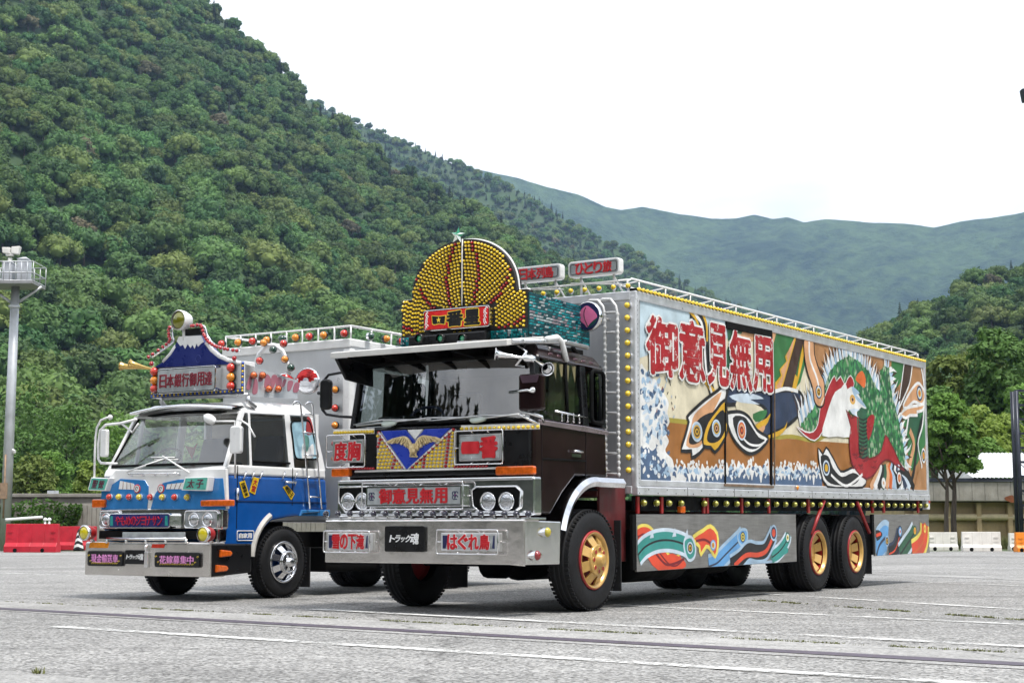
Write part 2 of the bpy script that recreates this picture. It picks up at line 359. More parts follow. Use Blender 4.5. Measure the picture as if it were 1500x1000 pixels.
def conifer(mb, rng, h, r, tiers=9, per=16, mat=0):
    for i in range(tiers):
        t = i / tiers; z = h * (.12 + .86 * t); rr = r * (1 - t) ** .85 * (.85 + .3 * rng.random())
        for j in range(per):
            a = 6.283 * (j + rng.random()) / per; l = rr * (.6 + .5 * rng.random()); d = np.array([math.cos(a), math.sin(a), 0]); n = np.array([-d[1], d[0], 0]) * (.14 * r + .06)
            o = np.array([0, 0, z + .05 * h * rng.random()]); mb.add([o, o + d*l*.6 - n + [0,0,-.12*l], o + d*l + [0,0,-.3*l], o + d*l*.6 + n + [0,0,-.12*l]], [(0,1,2,3)], mat)
    mb.tube([(0,0,0), (0,0,h*.95)], [r*.09, r*.01], 5, 1)
FOREST = bpy.data.collections.new('forest_kinds')   # prototypes only, not part of the scene
KINDS_ = []
LEAF.append(leaf_mat('dry_leaves', (.15, .14, .08), .3, .02))
for i in range(10):
    rng = np.random.default_rng(100 + i); mb = MB()
    if i < 7 or i == 9:
        rx = [4.3, 3.6, 4.8, 3.2, 4.0, 5.0, 3.4, 0, 0, 3.6][i]; rz = rx * [.95, 1.15, .8, 1.3, 1.0, .85, 1.1, 0, 0, 1.0][i]
        crown_mesh(mb, rng, np.array([0, 0, 3.6]), rx, rz, 17, 62, .41); mb.tube([(0,0,-3), (0,0,4)], [.3, .2], 6, 1); m = LEAF[[0,1,0,2,0,1,2,3,3,4][i]]
    else: conifer(mb, rng, 13, 2.6, 12, 18); m = LEAF[3]
    o = mb.build('forest_kind_%02d' % i, [m, m_bark]); COL.objects.unlink(o); FOREST.objects.link(o); KINDS_.append(o)
class Hill:
    def __init__(s, ridge, r0, r1, seed, amp, lo, back=1.2, base=0., az=None, pw=1.0, drop=7, rad=2.6, crs=1., fine=0):
        xs = np.array([p[0] for p in ridge], float); s.az = np.arctan((xs - 750) / FPX * 1.0); s.el = []
        for x, y in ridge:
            v = ray(x, y); s.el.append(v.z / math.hypot(v.x, v.y))
        s.el = np.array(s.el); s.r0, s.r1, s.seed, s.amp, s.lo, s.back, s.base, s.pw, s.drop, s.rad, s.crs, s.fine = r0, r1, seed, amp, lo, back, base, pw, drop, rad, crs, fine
        s.a0, s.a1 = s.az[0], s.az[-1]
    def rr(s, a, which): 
        v = s.r0 if which == 0 else s.r1
        return np.interp(a, s.az, np.interp(np.linspace(0, 1, len(s.az)), np.linspace(0, 1, len(v)), v)) if isinstance(v, (list, tuple)) else np.full_like(a, v)
    def z(s, a, r):
        a, r = np.asarray(a, float), np.asarray(r, float); r0, r1 = s.rr(a, 0), s.rr(a, 1); t = (r - r0) / (r1 - r0)
        zr = np.interp(a, s.az, s.el) * r1 + CAMH - s.drop
        tt = np.clip(t, 0, 1); z = s.base + (zr - s.base) * tt ** s.pw
        env = np.sin(np.pi * np.clip(t, 0, 1)) ** .7
        x, y = r * np.sin(a), r * np.cos(a); L = s.lo
        g = np.abs(fbm(x / L + .35 * y / L, y / (L * s.rad) - .2 * x / L, s.seed)) * 2      # gullies running down the slope
        z = z + env * s.amp * (g * 1.6 - .55 + .9 * fbm(x / (L * .35), y / (L * .35), s.seed + 9))
        if s.fine: z = z + s.fine * np.clip(env*3, .25, 1) * fbm(x / 90, y / 90, s.seed + 5, 3)
        z = np.where(t > 1, zr - (t - 1) * (r1 - r0) * .5, z); return np.where(t < 0, s.base - .5, z)
    def build(s, name, mat, na=140, nr=90):
        A = np.linspace(s.a0, s.a1, na); T = np.concatenate([np.linspace(-.02, 1, nr), np.linspace(1.01, s.back, 10)]); n = len(T); V = []
        for a in A:
            aa = np.full(n, a); r0, r1 = s.rr(aa, 0), s.rr(aa, 1); r = r0 + T * (r1 - r0); z = s.z(aa, r); V += list(zip(r*np.sin(a), r*np.cos(a), z))
        F = [(i*n+j, i*n+j+1, (i+1)*n+j+1, (i+1)*n+j) for i in range(na-1) for j in range(n-1)]
        me = bpy.data.meshes.new(name); me.from_pydata([tuple(map(float, v)) for v in V], [], F); me.materials.append(mat); me.polygons.foreach_set('use_smooth', [True]*len(F))
        o = bpy.data.objects.new(name, me); COL.objects.link(o); return tag(o, kind='structure')
    def trees(s, sp, sc=1., tmax=1.03):
        """Jittered stand of trees: positions (x, y, z), scale, kind."""
        P = []; r = float(min(s.rr(np.array([s.a0, s.a1]), 0))) ; rmax = float(max(s.rr(np.linspace(s.a0, s.a1, 9), 1))) * tmax; rng = np.random.default_rng(s.seed)
        while r < rmax:
            k = max(2, int((s.a1 - s.a0) * r / sp)); a = s.a0 + (np.arange(k) + rng.random(k)) / k * (s.a1 - s.a0); q = r + (rng.random(k) - .5) * sp
            r0, r1 = s.rr(a, 0), s.rr(a, 1); t = (q - r0) / (r1 - r0); keep = (t > 0) & (t < tmax); a, q, t = a[keep], q[keep], t[keep]
            z = s.z(a, q); x, y = q*np.sin(a), q*np.cos(a); n = len(a)
            con = (fbm(x/60, y/60, s.seed+3) + .4*(t > .93) * (rng.random(n) > .7)) > .33 
            kind = np.where(con, rng.integers(7, 9, n), rng.integers(0, 7, n)); kind = np.where(rng.random(n) < .014, 9, kind); size = sc * (.5 + .95 * rng.random(n)**1.4) * np.where(con, .8, 1) * (1 - .25 * np.clip(t, 0, 1))
            P += list(zip(x, y, z, size, kind)); r += sp * .86
        return P
def scatter(name, pts, label, cat):
    me = bpy.data.meshes.new(name); me.from_pydata([tuple(map(float, p[:3])) for p in pts], [], [])
    for nm, ty, vals in (('tree_scale', 'FLOAT', [float(p[3]) for p in pts]), ('tree_turn', 'FLOAT', [random.random()*6.283 for _ in pts])):
        at_ = me.attributes.new(nm, ty, 'POINT'); at_.data.foreach_set('value', vals)
    at_ = me.attributes.new('tree_kind', 'INT', 'POINT'); at_.data.foreach_set('value', [int(p[4]) for p in pts])
    ng = bpy.data.node_groups.new(name + '_nodes', 'GeometryNodeTree'); ng.interface.new_socket('Geometry', in_out='INPUT', socket_type='NodeSocketGeometry'); ng.interface.new_socket('Geometry', in_out='OUTPUT', socket_type='NodeSocketGeometry')
    N, L = ng.nodes, ng.links; gi, go = N.new('NodeGroupInput'), N.new('NodeGroupOutput'); ci = N.new('GeometryNodeCollectionInfo'); ci.inputs[0].default_value = FOREST; ci.inputs[1].default_value = True; ci.inputs[2].default_value = True
    ip = N.new('GeometryNodeInstanceOnPoints'); ip.inputs['Pick Instance'].default_value = True
    def attr(n, ty):
        a = N.new('GeometryNodeInputNamedAttribute'); a.data_type = ty; a.inputs[0].default_value = n; return a.outputs[0]
    cx = N.new('ShaderNodeCombineXYZ'); L.new(attr('tree_turn', 'FLOAT'), cx.inputs[2]); sx = N.new('ShaderNodeCombineXYZ'); a = attr('tree_scale', 'FLOAT')
    for i in range(3): L.new(a, sx.inputs[i])
    L.new(gi.outputs[0], ip.inputs['Points']); L.new(ci.outputs[0], ip.inputs['Instance']); L.new(attr('tree_kind', 'INT'), ip.inputs['Instance Index']); L.new(cx.outputs[0], ip.inputs['Rotation']); L.new(sx.outputs[0], ip.inputs['Scale']); L.new(ip.outputs[0], go.inputs[0])
    o = bpy.data.objects.new(name, me); COL.objects.link(o); md = o.modifiers.new('trees', 'NODES'); md.node_group = ng
    return tag(o, label=label, cat=cat, kind='stuff')
def pix(p):
    X, Y, Z = p[0], p[1], p[2] - CAMH; d = Y*_cp + Z*_sp; return 750 + FPX*X/d, 500 - FPX*(-Y*_sp + Z*_cp)/d
H1 = Hill([(-420,-420),(-200,-330),(0,-215),(160,-110),(320,0),(345,25),(400,75),(440,112),(500,165),(560,207),(640,252),(700,287),(760,322),(800,347),(860,388),(930,425),(1000,470),(1080,520),(1180,590),(1300,660)],
          [250, 235, 260, 300, 380], [1000, 1050, 1000, 900, 800], 11, 26, 120, pw=1.34, drop=15)
H2 = Hill([(300,60),(400,110),(505,160),(560,181),(640,214),(700,240),(780,271),(833,308),(887,335),(940,361),(1020,404),(1100,441),(1233,484),(1300,520),(1400,570),(1500,620)], 1150, [2150, 2000, 1800], 23, 50, 210, pw=1.32, drop=16)
H3 = Hill([(560,210),(660,240),(760,260),(800,272),(849,284),(889,302),(913,307),(945,303),(999,313),(1047,320),(1085,319),(1111,314),(1137,320),(1159,316),(1185,324),(1217,320),(1270,323),(1329,327),(1377,333),(1420,323),(1500,311),(1600,290),(1750,270)], 2500, [4400, 4700, 4400], 37, 190, 700, pw=1.25, drop=2, rad=1.6, fine=26)
H4 = Hill([(1180,560),(1240,515),(1275,492),(1300,467),(1340,443),(1400,413),(1440,397),(1500,387),(1600,360),(1750,330)], [330, 300], [640, 700], 51, 14, 90, pw=1.05)
for h, nm in ((H1, 'near_mountain'), (H2, 'middle_mountain'), (H4, 'right_hill')): h.build(nm, m_bare)
def far_mat():
    m = bpy.data.materials.new('far_forest'); m.use_nodes = True; N, L = m.node_tree.nodes, m.node_tree.links; b = N['Principled BSDF']; g = _n(N, 'ShaderNodeTexCoord')
    def no(sc, d): n = _n(N, 'ShaderNodeTexNoise'); n.inputs['Scale'].default_value = sc; n.inputs['Detail'].default_value = d; n.inputs['Roughness'].default_value = .65; L.new(g.outputs['Object'], n.inputs['Vector']); return n.outputs[0]
    r = _n(N, 'ShaderNodeValToRGB'); e = r.color_ramp.elements; e[0].position, e[1].position = .40, .58; e[0].color, e[1].color = (.012, .034, .014, 1), (.085, .14, .05, 1)
    a = _n(N, 'ShaderNodeMix', data_type='FLOAT'); a.inputs[0].default_value = .45; L.new(no(.0035, 6), a.inputs[2]); L.new(no(.03, 5), a.inputs[3]); L.new(a.outputs[0], r.inputs[0]); L.new(r.outputs[0], b.inputs['Base Color']); b.inputs['Roughness'].default_value = .9; b.inputs['Specular IOR Level'].default_value = .1
    bp = _n(N, 'ShaderNodeBump'); bp.inputs['Strength'].default_value = 1; bp.inputs['Distance'].default_value = 34; L.new(no(.022, 8), bp.inputs['Height']); L.new(bp.outputs[0], b.inputs['Normal']); return m
m_far = far_mat()
H3.build('far_mountain', m_far, 360, 180)
T1 = H1.trees(7.5, 1.34); T4 = H4.trees(6.8, 1.1); T2 = H2.trees(9.6, 1.4)
def hidden(px, py): return (px > 485 and py > 500 and px < 1365) or (px > 120 and py > 610 and px < 520) or (px > 220 and py > 500) and px < 500 or (590 < px < 770 and py > 350) or (760 < px < 930 and py > 385) or (900 < px < 1365 and py > 425 + .25 * (px - 925)) or (px > 1365 and py > 600)
seen = [];rest = []
for p in T1 + T4:
    px, py = pix((p[0], p[1], p[2] + 3)); d = math.hypot(p[0], p[1])
    (seen if 0 < px < 1500 and 0 < py < 745 and not hidden(px, py) else rest).append((p[3] / d, p))
def in_front(p):   # crowns standing on slopes that face the camera
    return True
seen.sort(key=lambda q: -q[0])
for i, (k, p) in enumerate(seen[:300]):
    o = bpy.data.objects.new('conifer_tree' if p[4] in (7, 8) else 'broadleaf_tree', KINDS_[int(p[4])].data); COL.objects.link(o); o.location = p[:3]; o.scale = (p[3],)*3; o.rotation_euler = (0, 0, random.random()*6.28)
    left = p[0] < 60
    if p[4] == 9: o.name = 'dry_tree'; tag(o, 'dry brownish tree in the green forest on the ' + ('left mountainside' if left else 'right hill'), 'tree', 'dry trees of the ' + ('left mountainside' if left else 'right hill'))
    elif p[4] > 6: tag(o, 'dark pointed conifer in the forest on the ' + ('left mountainside' if left else 'right hill'), 'conifer', 'conifers of the ' + ('left mountainside' if left else 'right hill'))
    else: tag(o, 'rounded broadleaf tree in the dense forest on the ' + ('left mountainside' if left else 'right hill'), 'tree', 'broadleaf trees of the ' + ('left mountainside' if left else 'right hill'))
scatter('mountain_forest', [q[1] for q in seen[300:] + rest], 'dense green forest covering the near slopes', 'forest')
scatter('middle_forest', T2, 'bluish green forest on the middle mountain', 'forest')
# the rest of the valley, out of the picture to both sides and behind: added to block low sky and darken what chrome, paint and glass mirror
def valley_ring():
    A0, A1, na, nr = R(23), R(332), 120, 16; V = []
    def zf(a, t): return (.22 + .08*math.sin(a*2.1 + .4) + .05*math.sin(a*5.3)) * 520 * t**1.1
    for i in range(na + 1):
        a = A0 + (A1 - A0)*i/na
        for j in range(nr + 1): t = j/nr; r = 200 + 330*t; V.append((r*math.sin(a), r*math.cos(a), zf(a, t) - .4 + 8*float(fbm(r/40, a*9, 3))*t))
    F = [(i*(nr+1)+j, i*(nr+1)+j+1, (i+1)*(nr+1)+j+1, (i+1)*(nr+1)+j) for i in range(na) for j in range(nr)]
    me = bpy.data.meshes.new('unseen_valley_sides'); me.from_pydata(V, [], F); me.materials.append(m_bare); o = bpy.data.objects.new('unseen_valley_sides', me); COL.objects.link(o); tag(o, kind='structure')
    rng = np.random.default_rng(77); P = []
    for _ in range(3000): a = A0 + (A1 - A0)*rng.random(); t = rng.random(); r = 200 + 330*t; P.append((r*math.sin(a), r*math.cos(a), zf(a, t), 1.2 + .9*rng.random(), int(rng.integers(0, 9))))
    for _ in range(460): a = R(226) + R(54)*rng.random(); r = 62 + 26*rng.random()**2; P.append((r*math.sin(a), r*math.cos(a), 0, 1.45 + .5*rng.random(), int(rng.integers(7, 9))))
    scatter('unseen_valley_forest', P, 'unseen wooded valley sides added around the car park', 'forest')
valley_ring()
# the air
def haze():
    mb = MB(); mb.box((-6000, -600, -2), (6000, 8300, 1500)); m = bpy.data.materials.new('haze_air'); m.use_nodes = True; N, L = m.node_tree.nodes, m.node_tree.links
    N.remove(N['Principled BSDF']); v = N.new('ShaderNodeVolumePrincipled'); v.inputs['Color'].default_value = (.46, .67, 1, 1); v.inputs['Density'].default_value = .0001; v.inputs['Anisotropy'].default_value = .2
    L.new(v.outputs[0], N['Material Output'].inputs['Volume']); return tag(mb.build('haze', m), label='pale blue haze in the valley air', cat='haze', kind='stuff')
haze()
# ================================================================== VEHICLE KIT
chrome = M('chrome', (.82, .82, .83), .12, 1, var=.06, scale=9); alum = M('aluminium', (.62, .63, .64), .34, 1, var=.12, scale=5, dirt=.25)
alum_w = M('aluminium_frame', (.74, .75, .77), .36, .6, var=.06, scale=7, dirt=.14); check_plate = M('patterned_aluminium', (.80, .77, .74), .17, .95, var=.05, scale=5, bump=.14, bscale=3.5, dirt=.05)
steel_br = M('brushed_steel_skirt', (.36, .35, .34), .42, .75, var=.22, scale=3, aniso=(1, 1, 14), dirt=.3)
blackp = M('black_paint', (.008, .008, .009), .3, var=.3, coat=.1, spec=.3); blackm = M('black_matt', (.005, .005, .005), .8, var=.3, spec=.12)
rubber = M('tyre_rubber', (.012, .012, .013), .6, var=.35, scale=5, bump=.15, bscale=25, spec=.25); rubber2 = M('mudflap_rubber', (.012, .012, .013), .7, var=.3)
maroon = M('dark_maroon_paint', (.017, .008, .0085), .14, var=.35, scale=3, coat=.35, spec=.35, dirt=.025); redp = M('red_chassis_paint', (.33, .012, .014), .4, var=.25, dirt=.35); reddk = M('dark_red_frame', (.09, .006, .008), .5, var=.3, dirt=.4)
gold = M('gold_paint', (.60, .36, .10), .32, .35, var=.14, coat=.4, dirt=.12); whitep = M('white_paint', (.8, .8, .79), .3, var=.05, coat=.4, dirt=.08)
visor_w = M('visor_white', (.66, .65, .62), .4, var=.07, scale=3, dirt=.18)
yel = M('yellow_bulb', (.86, .60, .03), .16, var=.12, scale=30, coat=.6); redb = M('red_bulb', (.42, .012, .02), .16, var=.12, scale=30, coat=.6); redl = M('red_lens', (.58, .03, .012), .12, var=.2, scale=20, coat=.8)
amber = M('amber_lens', (.72, .24, .01), .12, var=.22, scale=24, coat=.8); orange = M('orange_lens', (.66, .12, .012), .12, var=.3, scale=20, coat=.8); navy = M('navy_lens', (.012, .012, .035), .06, var=.3, coat=1); green_l = M('green_lens', (.008, .05, .03), .1, var=.3, coat=1)
sig_green = M('green_lamp', (.01, .2, .09), .12, var=.2, coat=1); lensw = M('headlamp_glass', (.55, .56, .58), .08, .9, var=.35, scale=45, bump=.25, bscale=60); lime = M('gold_green_lens', (.42, .40, .06), .14, .3, var=.35, scale=30, coat=1)
red_ink = M('red_sign_ink', (.55, .012, .02), .4, var=.15, scale=12); silver_face = M('mirror_sign_face', (.50, .53, .54), .22, .35, var=.3, scale=7); greenmir = M('green_mirror_face', (.22, .34, .28), .2, .4, var=.35, scale=9)
black_ink = M('black_sign_ink', (.006, .006, .007), .35); white_ink = M('white_sign_ink', (.8, .8, .8), .45); pink_ink = M('pink_sign_ink', (.74, .30, .62), .4); gold_ink = M('gold_sign_ink', (.8, .58, .05), .4); navy_ink = M('navy_sign_ink', (.01, .015, .08), .4); cream_face = M('cream_sign_face', (.72, .70, .64), .4, var=.1)
bluev = M('emblem_blue', (.02, .05, .42), .28, var=.12, coat=.5); eagle_m = M('eagle_ivory', (.66, .52, .28), .45, .1, var=.25, scale=15)
seat_m = M('seat_vinyl', (.13, .06, .03), .5, var=.25); dash_m = M('dashboard', (.02, .02, .022), .6); inter = M('cab_lining', (.17, .12, .08), .8, var=.2); olive_cur = M('olive_curtain', (.19, .165, .08), .8, var=.12, scale=5)
def glass(name, tint, ior=1.9, refl=1.):
    m = bpy.data.materials.new(name); m.use_nodes = True; N, L = m.node_tree.nodes, m.node_tree.links; N.remove(N['Principled BSDF'])
    t = N.new('ShaderNodeBsdfTransparent'); t.inputs[0].default_value = (*tint, 1); g = N.new('ShaderNodeBsdfGlossy'); g.inputs['Roughness'].default_value = .015; g.inputs[0].default_value = (refl,)*3 + (1,)
    n = N.new('ShaderNodeTexNoise'); n.inputs['Scale'].default_value = 3; c = N.new('ShaderNodeTexCoord'); L.new(c.outputs['Object'], n.inputs['Vector']); b = N.new('ShaderNodeBump'); b.inputs['Strength'].default_value = .03; L.new(n.outputs[0], b.inputs['Height']); L.new(b.outputs[0], g.inputs['Normal'])
    f = N.new('ShaderNodeFresnel'); f.inputs[0].default_value = ior; ms = N.new('ShaderNodeMixShader'); L.new(f.outputs[0], ms.inputs[0]); L.new(t.outputs[0], ms.inputs[1]); L.new(g.outputs[0], ms.inputs[2]); L.new(ms.outputs[0], N['Material Output'].inputs[0]); return m
glass_w = glass('windscreen_glass', (.62, .68, .68), 2.3); glass_s = glass('side_glass', (.55, .6, .58), 1.7)
def FR(u0): return lambda a, b, d: (u0 - d, -a, b)              # a front-facing plane: a runs to the viewer's right
def SD(v0): return lambda a, b, d: (a, v0 - d, b)               # the near side: a runs to the rear
def rrect(a0, b0, a1, b1, r, n=4):
    P = []
    for cx, cy, s in ((a1-r, b0+r, -90), (a1-r, b1-r, 0), (a0+r, b1-r, 90), (a0+r, b0+r, 180)):
        for i in range(n+1): t = R(s + 90*i/n); P.append((cx + r*math.cos(t), cy + r*math.sin(t)))
    return P
class Truck:
    def __init__(s, F, name, label, cat):
        s.F = F; s.root = empty(name, F.o, R(90) - TH, label=label, cat=cat); s.PT = {}
    def f(s, x, y, u): p = s.F.loc(x, y, u=u); return (-p.y, p.z)
    def s_(s, x, y, v=0.): p = s.F.loc(x, y, v=v); return (p.x, p.z)
    def frect(s, x0, y0, x1, y1, u):                            # picture rectangle -> rectangle on the front plane
        p, q = s.f(x0, y0, u), s.f(x1, y1, u); return p[0], q[1], q[0], p[1]
    def part(s, name, mb, mats, bevel=0, parent=None, **k): return mb.build(name, mats, parent or s.root, bevel, **k)
def sign(T, name, u, rect, txt, face, ink, frame=None, r=.03, depth=.06, off=.03, fr=.022, pad=(.08, .12), outline=None, slant=0, border=None, gap=.05):
    """An illuminated name panel on a front plane: case, frame rim, face and raised lettering."""
    a0, b0, a1, b1 = rect; fn = FR(u); mb = MB()
    mb.prism(rrect(a0, b0, a1, b1, r), fn, -.01, depth, 0); o = T.part(name, mb, frame or chrome, .006)
    m2 = MB(); m2.prism(rrect(a0+fr, b0+fr, a1-fr, b1-fr, max(.005, r-fr*.6)), fn, depth - .004, depth + .003, 0); T.part('face', m2, face, parent=o)
    w, h = a1-a0, b1-b0; A0, A1, B0, B1 = a0 + w*pad[0], a1 - w*pad[0], b0 + h*pad[1], b1 - h*pad[1]
    if border:
        m3 = MB(); P = rrect(a0+fr*2, b0+fr*2, a1-fr*2, b1-fr*2, max(.004, r-fr)); m3.tube([fn(a, b, depth + .004) for a, b in P], .004, 5, close=True); T.part('border', m3, border, parent=o)
    if txt:
        m4 = MB()
        if outline: text(m4, txt, fn, A0, B0, A1, B1, depth - .002, depth + .0055, 1, off + .045, gap, slant)
        text(m4, txt, fn, A0, B0, A1, B1, depth - .002, depth + .013, 0, off, gap, slant); T.part('lettering', m4, [ink, outline or ink], parent=o)
    return o
def cage(T, u, rect, out=.09, r=.008, spokes=2, grow=.03):
    """Chrome rod cage standing in front of a name panel."""
    a0, b0, a1, b1 = rect; a0 -= grow; a1 += grow; b0 -= grow; b1 += grow; fn = FR(u); mb = MB()
    mb.tube([fn(a, b, out) for a, b in rrect(a0, b0, a1, b1, .02, 2)], r, 6, close=True)
    for i in range(spokes):
        a = a0 + (a1-a0) * (i+1) / (spokes+1)
        for b, s in ((b0, 1), (b1, -1)): mb.tube([fn(a, b, out), fn(a, b + s*.04, 0)], r*.8, 5)
    for a, s in ((a0, 1), (a1, -1)): mb.tube([fn(a, (b0+b1)/2, out), fn(a + s*.04, (b0+b1)/2, 0)], r*.8, 5)
    return T.part('guard_frame', mb, chrome)
def lamp_mesh(r, depth, mlens, mcase=chrome, lens_h=None, n=12):
    """Marker lamp pointing along -x: case and domed lens."""
    mb = MB(); mb.lathe([(r*.5, .0), (r*.95, depth*.25), (r, depth*.6), (r*1.02, depth*.62)], (0,0,0), (-1,0,0), n, 1, cap=(True, False)); mb.dome((-depth*.6, 0, 0), (-1, 0, 0), r*.93, lens_h or depth*.75, n, 4, 0)
    o = mb.build('marker_lamp', [mlens, mcase]); me = o.data; bpy.data.objects.remove(o); return me
def put(me, name, parent, loc, rot=(0,0,0), sc=1.):
    o = bpy.data.objects.new(name, me); COL.objects.link(o); o.parent = parent; o.location = loc; o.rotation_euler = rot
    o.scale = (sc,)*3 if not isinstance(sc, tuple) else sc; return o
def lamp_side(): return (0, 0, R(90))                           # turns a lamp from -x to -y
def to_mesh(mb, name, mats):
    o = mb.build(name, mats); me = o.data; bpy.data.objects.remove(o); return me
# wheels: axis along y, outer face at y = 0 looking to -y
def tyre_mesh(Rr, w, rim, lug=.0045):
    mb = MB(); p = [(rim*1.0, .02), (rim+.035, .004), (rim+(Rr-rim)*.45, -.012), (Rr-.055, .004), (Rr-.018, .028), (Rr-.004, .06), (Rr, w*.5), (Rr-.004, w-.06), (Rr-.018, w-.028), (Rr-.055, w), (rim+.03, w), (rim*.9, w-.03)]
    mb.lathe(p, (0,0,0), (0,1,0), 56)
    for k in range(60):                                          # shoulder lugs
        t = 6.2832*k/60
        for y in (.035, w-.035):
            mb.hexa([(math.cos(t+d)*q, y+e, math.sin(t+d)*q) for q in (Rr-.02, Rr+lug) for d, e in ((-.03,-.026), (.03,-.026), (.03,.03), (-.03,.03))])
    for y in (w*.3, w*.5, w*.7):
        mb.lathe([(Rr-.004, -.018), (Rr+.004, -.014), (Rr+.004, .014), (Rr-.004, .018)], (0, y, 0), (0,1,0), 56)
    return to_mesh(mb, 'tyre', rubber)
def rim_mesh(rim, dish, n, mface, mback, hub_r, hub_out, lugs=8, mring=None, spoke_w=.42, star=False, mhub=None):
    """Disc wheel with n windows; dish > 0 sets the disc in, hub_out pushes the hub out."""
    mb = MB(); ri, ro = rim*.56, rim*.9
    mb.lathe([(rim*1.05, .035), (rim*1.09, -.004), (rim*1.03, -.014), (rim*.97, .0)], (0,0,0), (0,1,0), 48, 2)
    mb.lathe([(rim*1.03, -.0155), (rim*.99, -.016), (rim*.95, -.003), (ro, .018 + dish*.1)], (0,0,0), (0,1,0), 48, 0)
    mb.lathe([(ro*1.02, .03 + dish*.1), (ro*.99, dish + .15)], (0,0,0), (0,1,0), 40, 1)
    mb.lathe([(ro*1.0, dish + .085), (.01, dish + .085)], (0,0,0), (0,1,0), 40, 1)
    dh = -hub_out*.45; d0, d1 = .018 + dish*.4, dish + dh
    for k in range(n):
        t = 6.2832*(k+.5)/n; da = 3.1416/n*spoke_w
        P = []
        for y in (0, .02):
            for q, dd, w in ((ri*.98, d1 + .004, da*1.5), (ro*1.01, d0*.7, da)):
                for e in ((-w, w) if q < ro else (w, -w)): P.append((math.cos(t+e)*q, dd + y, math.sin(t+e)*q))
        mb.hexa(P, 0)
    mb.lathe([(ri*1.06, d1 + .03), (ri*1.06, d1 + .004), (ri*1.0, d1 - .004), (ri*.95, d1 - .006), (hub_r*.95, d1 - .01), (hub_r*.85, d1 - .014), (hub_r*.72, d1 - hub_out*.5), (hub_r*.5, d1 - hub_out*.58), (hub_r*.1, d1 - hub_out*.6), (.002, d1 - hub_out*.6)], (0,0,0), (0,1,0), 40, 0)
    for k in range(lugs):
        t = 6.2832*k/lugs; q = ri*.72; y = d1 - .0085
        mb.lathe([(.027, .004), (.028, -.004), (.023, -.005)], (math.cos(t)*q, y, math.sin(t)*q), (0,1,0), 12, 0); mb.lathe([(.023, -.0045), (.001, -.0045)], (math.cos(t)*q, y, math.sin(t)*q), (0,1,0), 12, 1)
    return to_mesh(mb, 'rim', [mface, mback, mring or mface])
def wheel(T, tyre_me, rim_me, x, y, z, flip=False, name='wheel', inner=None):
    e = bpy.data.objects.new(name, None); COL.objects.link(e); e.parent = T.root; e.location = (x, y, z); e.rotation_euler = (0, 0, R(180) if flip else 0); e.empty_display_size = .2
    put(tyre_me, 'tyre', e, (0,0,0), (0, random.random()*.3, 0)); put(rim_me, 'rim', e, (0,0,0), (0, random.random(), 0))
    if inner: put(tyre_me, 'inner_tyre', e, (0, inner, 0))
    return e
# ================================================================== THE LARGE TRUCK
A = Truck(FA, 'decorated_box_truck', 'large dark maroon decorated box truck with phoenix mural and yellow bulb crown', 'truck')
KR = .0095
def zb(u): return 1.225 + KR*(u - 2.35)                         # underside of the box: the bed rises a little to the rear
U0, U1, VW = 2.33, 12.55, 2.49
def shear(mb): mb.v = [(x, y, z + KR*(x - 2.35)) for x, y, z in mb.v]; return mb
# --- chassis
mb = MB()
for v in (.82, 1.58): mb.box((.5, v, .82), (12.2, v + .09, 1.08))
for u in (1.0, 2.4, 4.2, 6.0, 7.1, 8.45, 9.9, 11.8): mb.box((u, .9, .86), (u + .1, 1.58, 1.04))
A.part('chassis_frame', mb, reddk, .008)
mb = MB()
for u in (1.43, 7.72, 9.2): mb.tube([(u, .3, .52), (u, 2.2, .52)], .075, 10); mb.lathe([(.05, -.2), (.2, -.12), (.2, .12), (.05, .2)], (u, 1.25, .52), (0,1,0), 14)
mb.tube([(1.9, 1.25, .75), (7.7, 1.25, .6)], .055, 8); mb.box((1.0, .95, .55), (2.6, 1.55, 1.15))
A.part('axles', mb, blackm)
mb = MB()
for u, l, r, zc in ((2.75, 1.25, .3, .6), (4.25, 1.1, .27, .62)):
    for v in (.34, 1.75): mb.lathe([(.02, 0), (r*.9, .0), (r, .06), (r, l-.06), (r*.9, l), (.02, l)], (u, v + .1, zc - .05), (1,0,0), 20)
A.part('fuel_tanks', mb, blackm)
mb = MB(); mb.box((5.55, .55, .5), (6.25, .9, .86)); mb.box((5.5, 1.7, .46), (6.5, 2.3, .9)); A.part('battery_box', mb, blackm, .02)
mb = MB(); mb.box((2.4, .06, zb(2.4)-.17), (12.4, .1, zb(2.4)-.005)); mb.box((2.4, 2.35, 1.08), (12.4, 2.42, 1.21)); A.part('lamp_rail', shear(mb), blackm)
for u in (2.42, 3.0, 4.1, 4.2, 5.2, 6.05, 7.4, 9.95, 10.45, 12.1):
    mb = MB(); w = .05 if u < 7 else .07; mb.box((u, .035, zb(u) - .2), (u + w, .058, zb(u) - .012)); A.part('red_bracket', mb, redp)
for u0, u1, z1 in ((7.95, 7.45, .78), (9.25, 9.75, .8)):
    mb = MB(); mb.tube([(u0, .02, zb(8)-.03), (u1, .02, z1)], .028, 6); A.part('red_stay', mb, redp)
mb = MB(); mb.box((1.72, .12, .5), (2.3, .16, 1.35)); mb.box((1.7, .14, 1.2), (2.36, .75, 1.36)); A.part('step_panel', mb, reddk, .01)
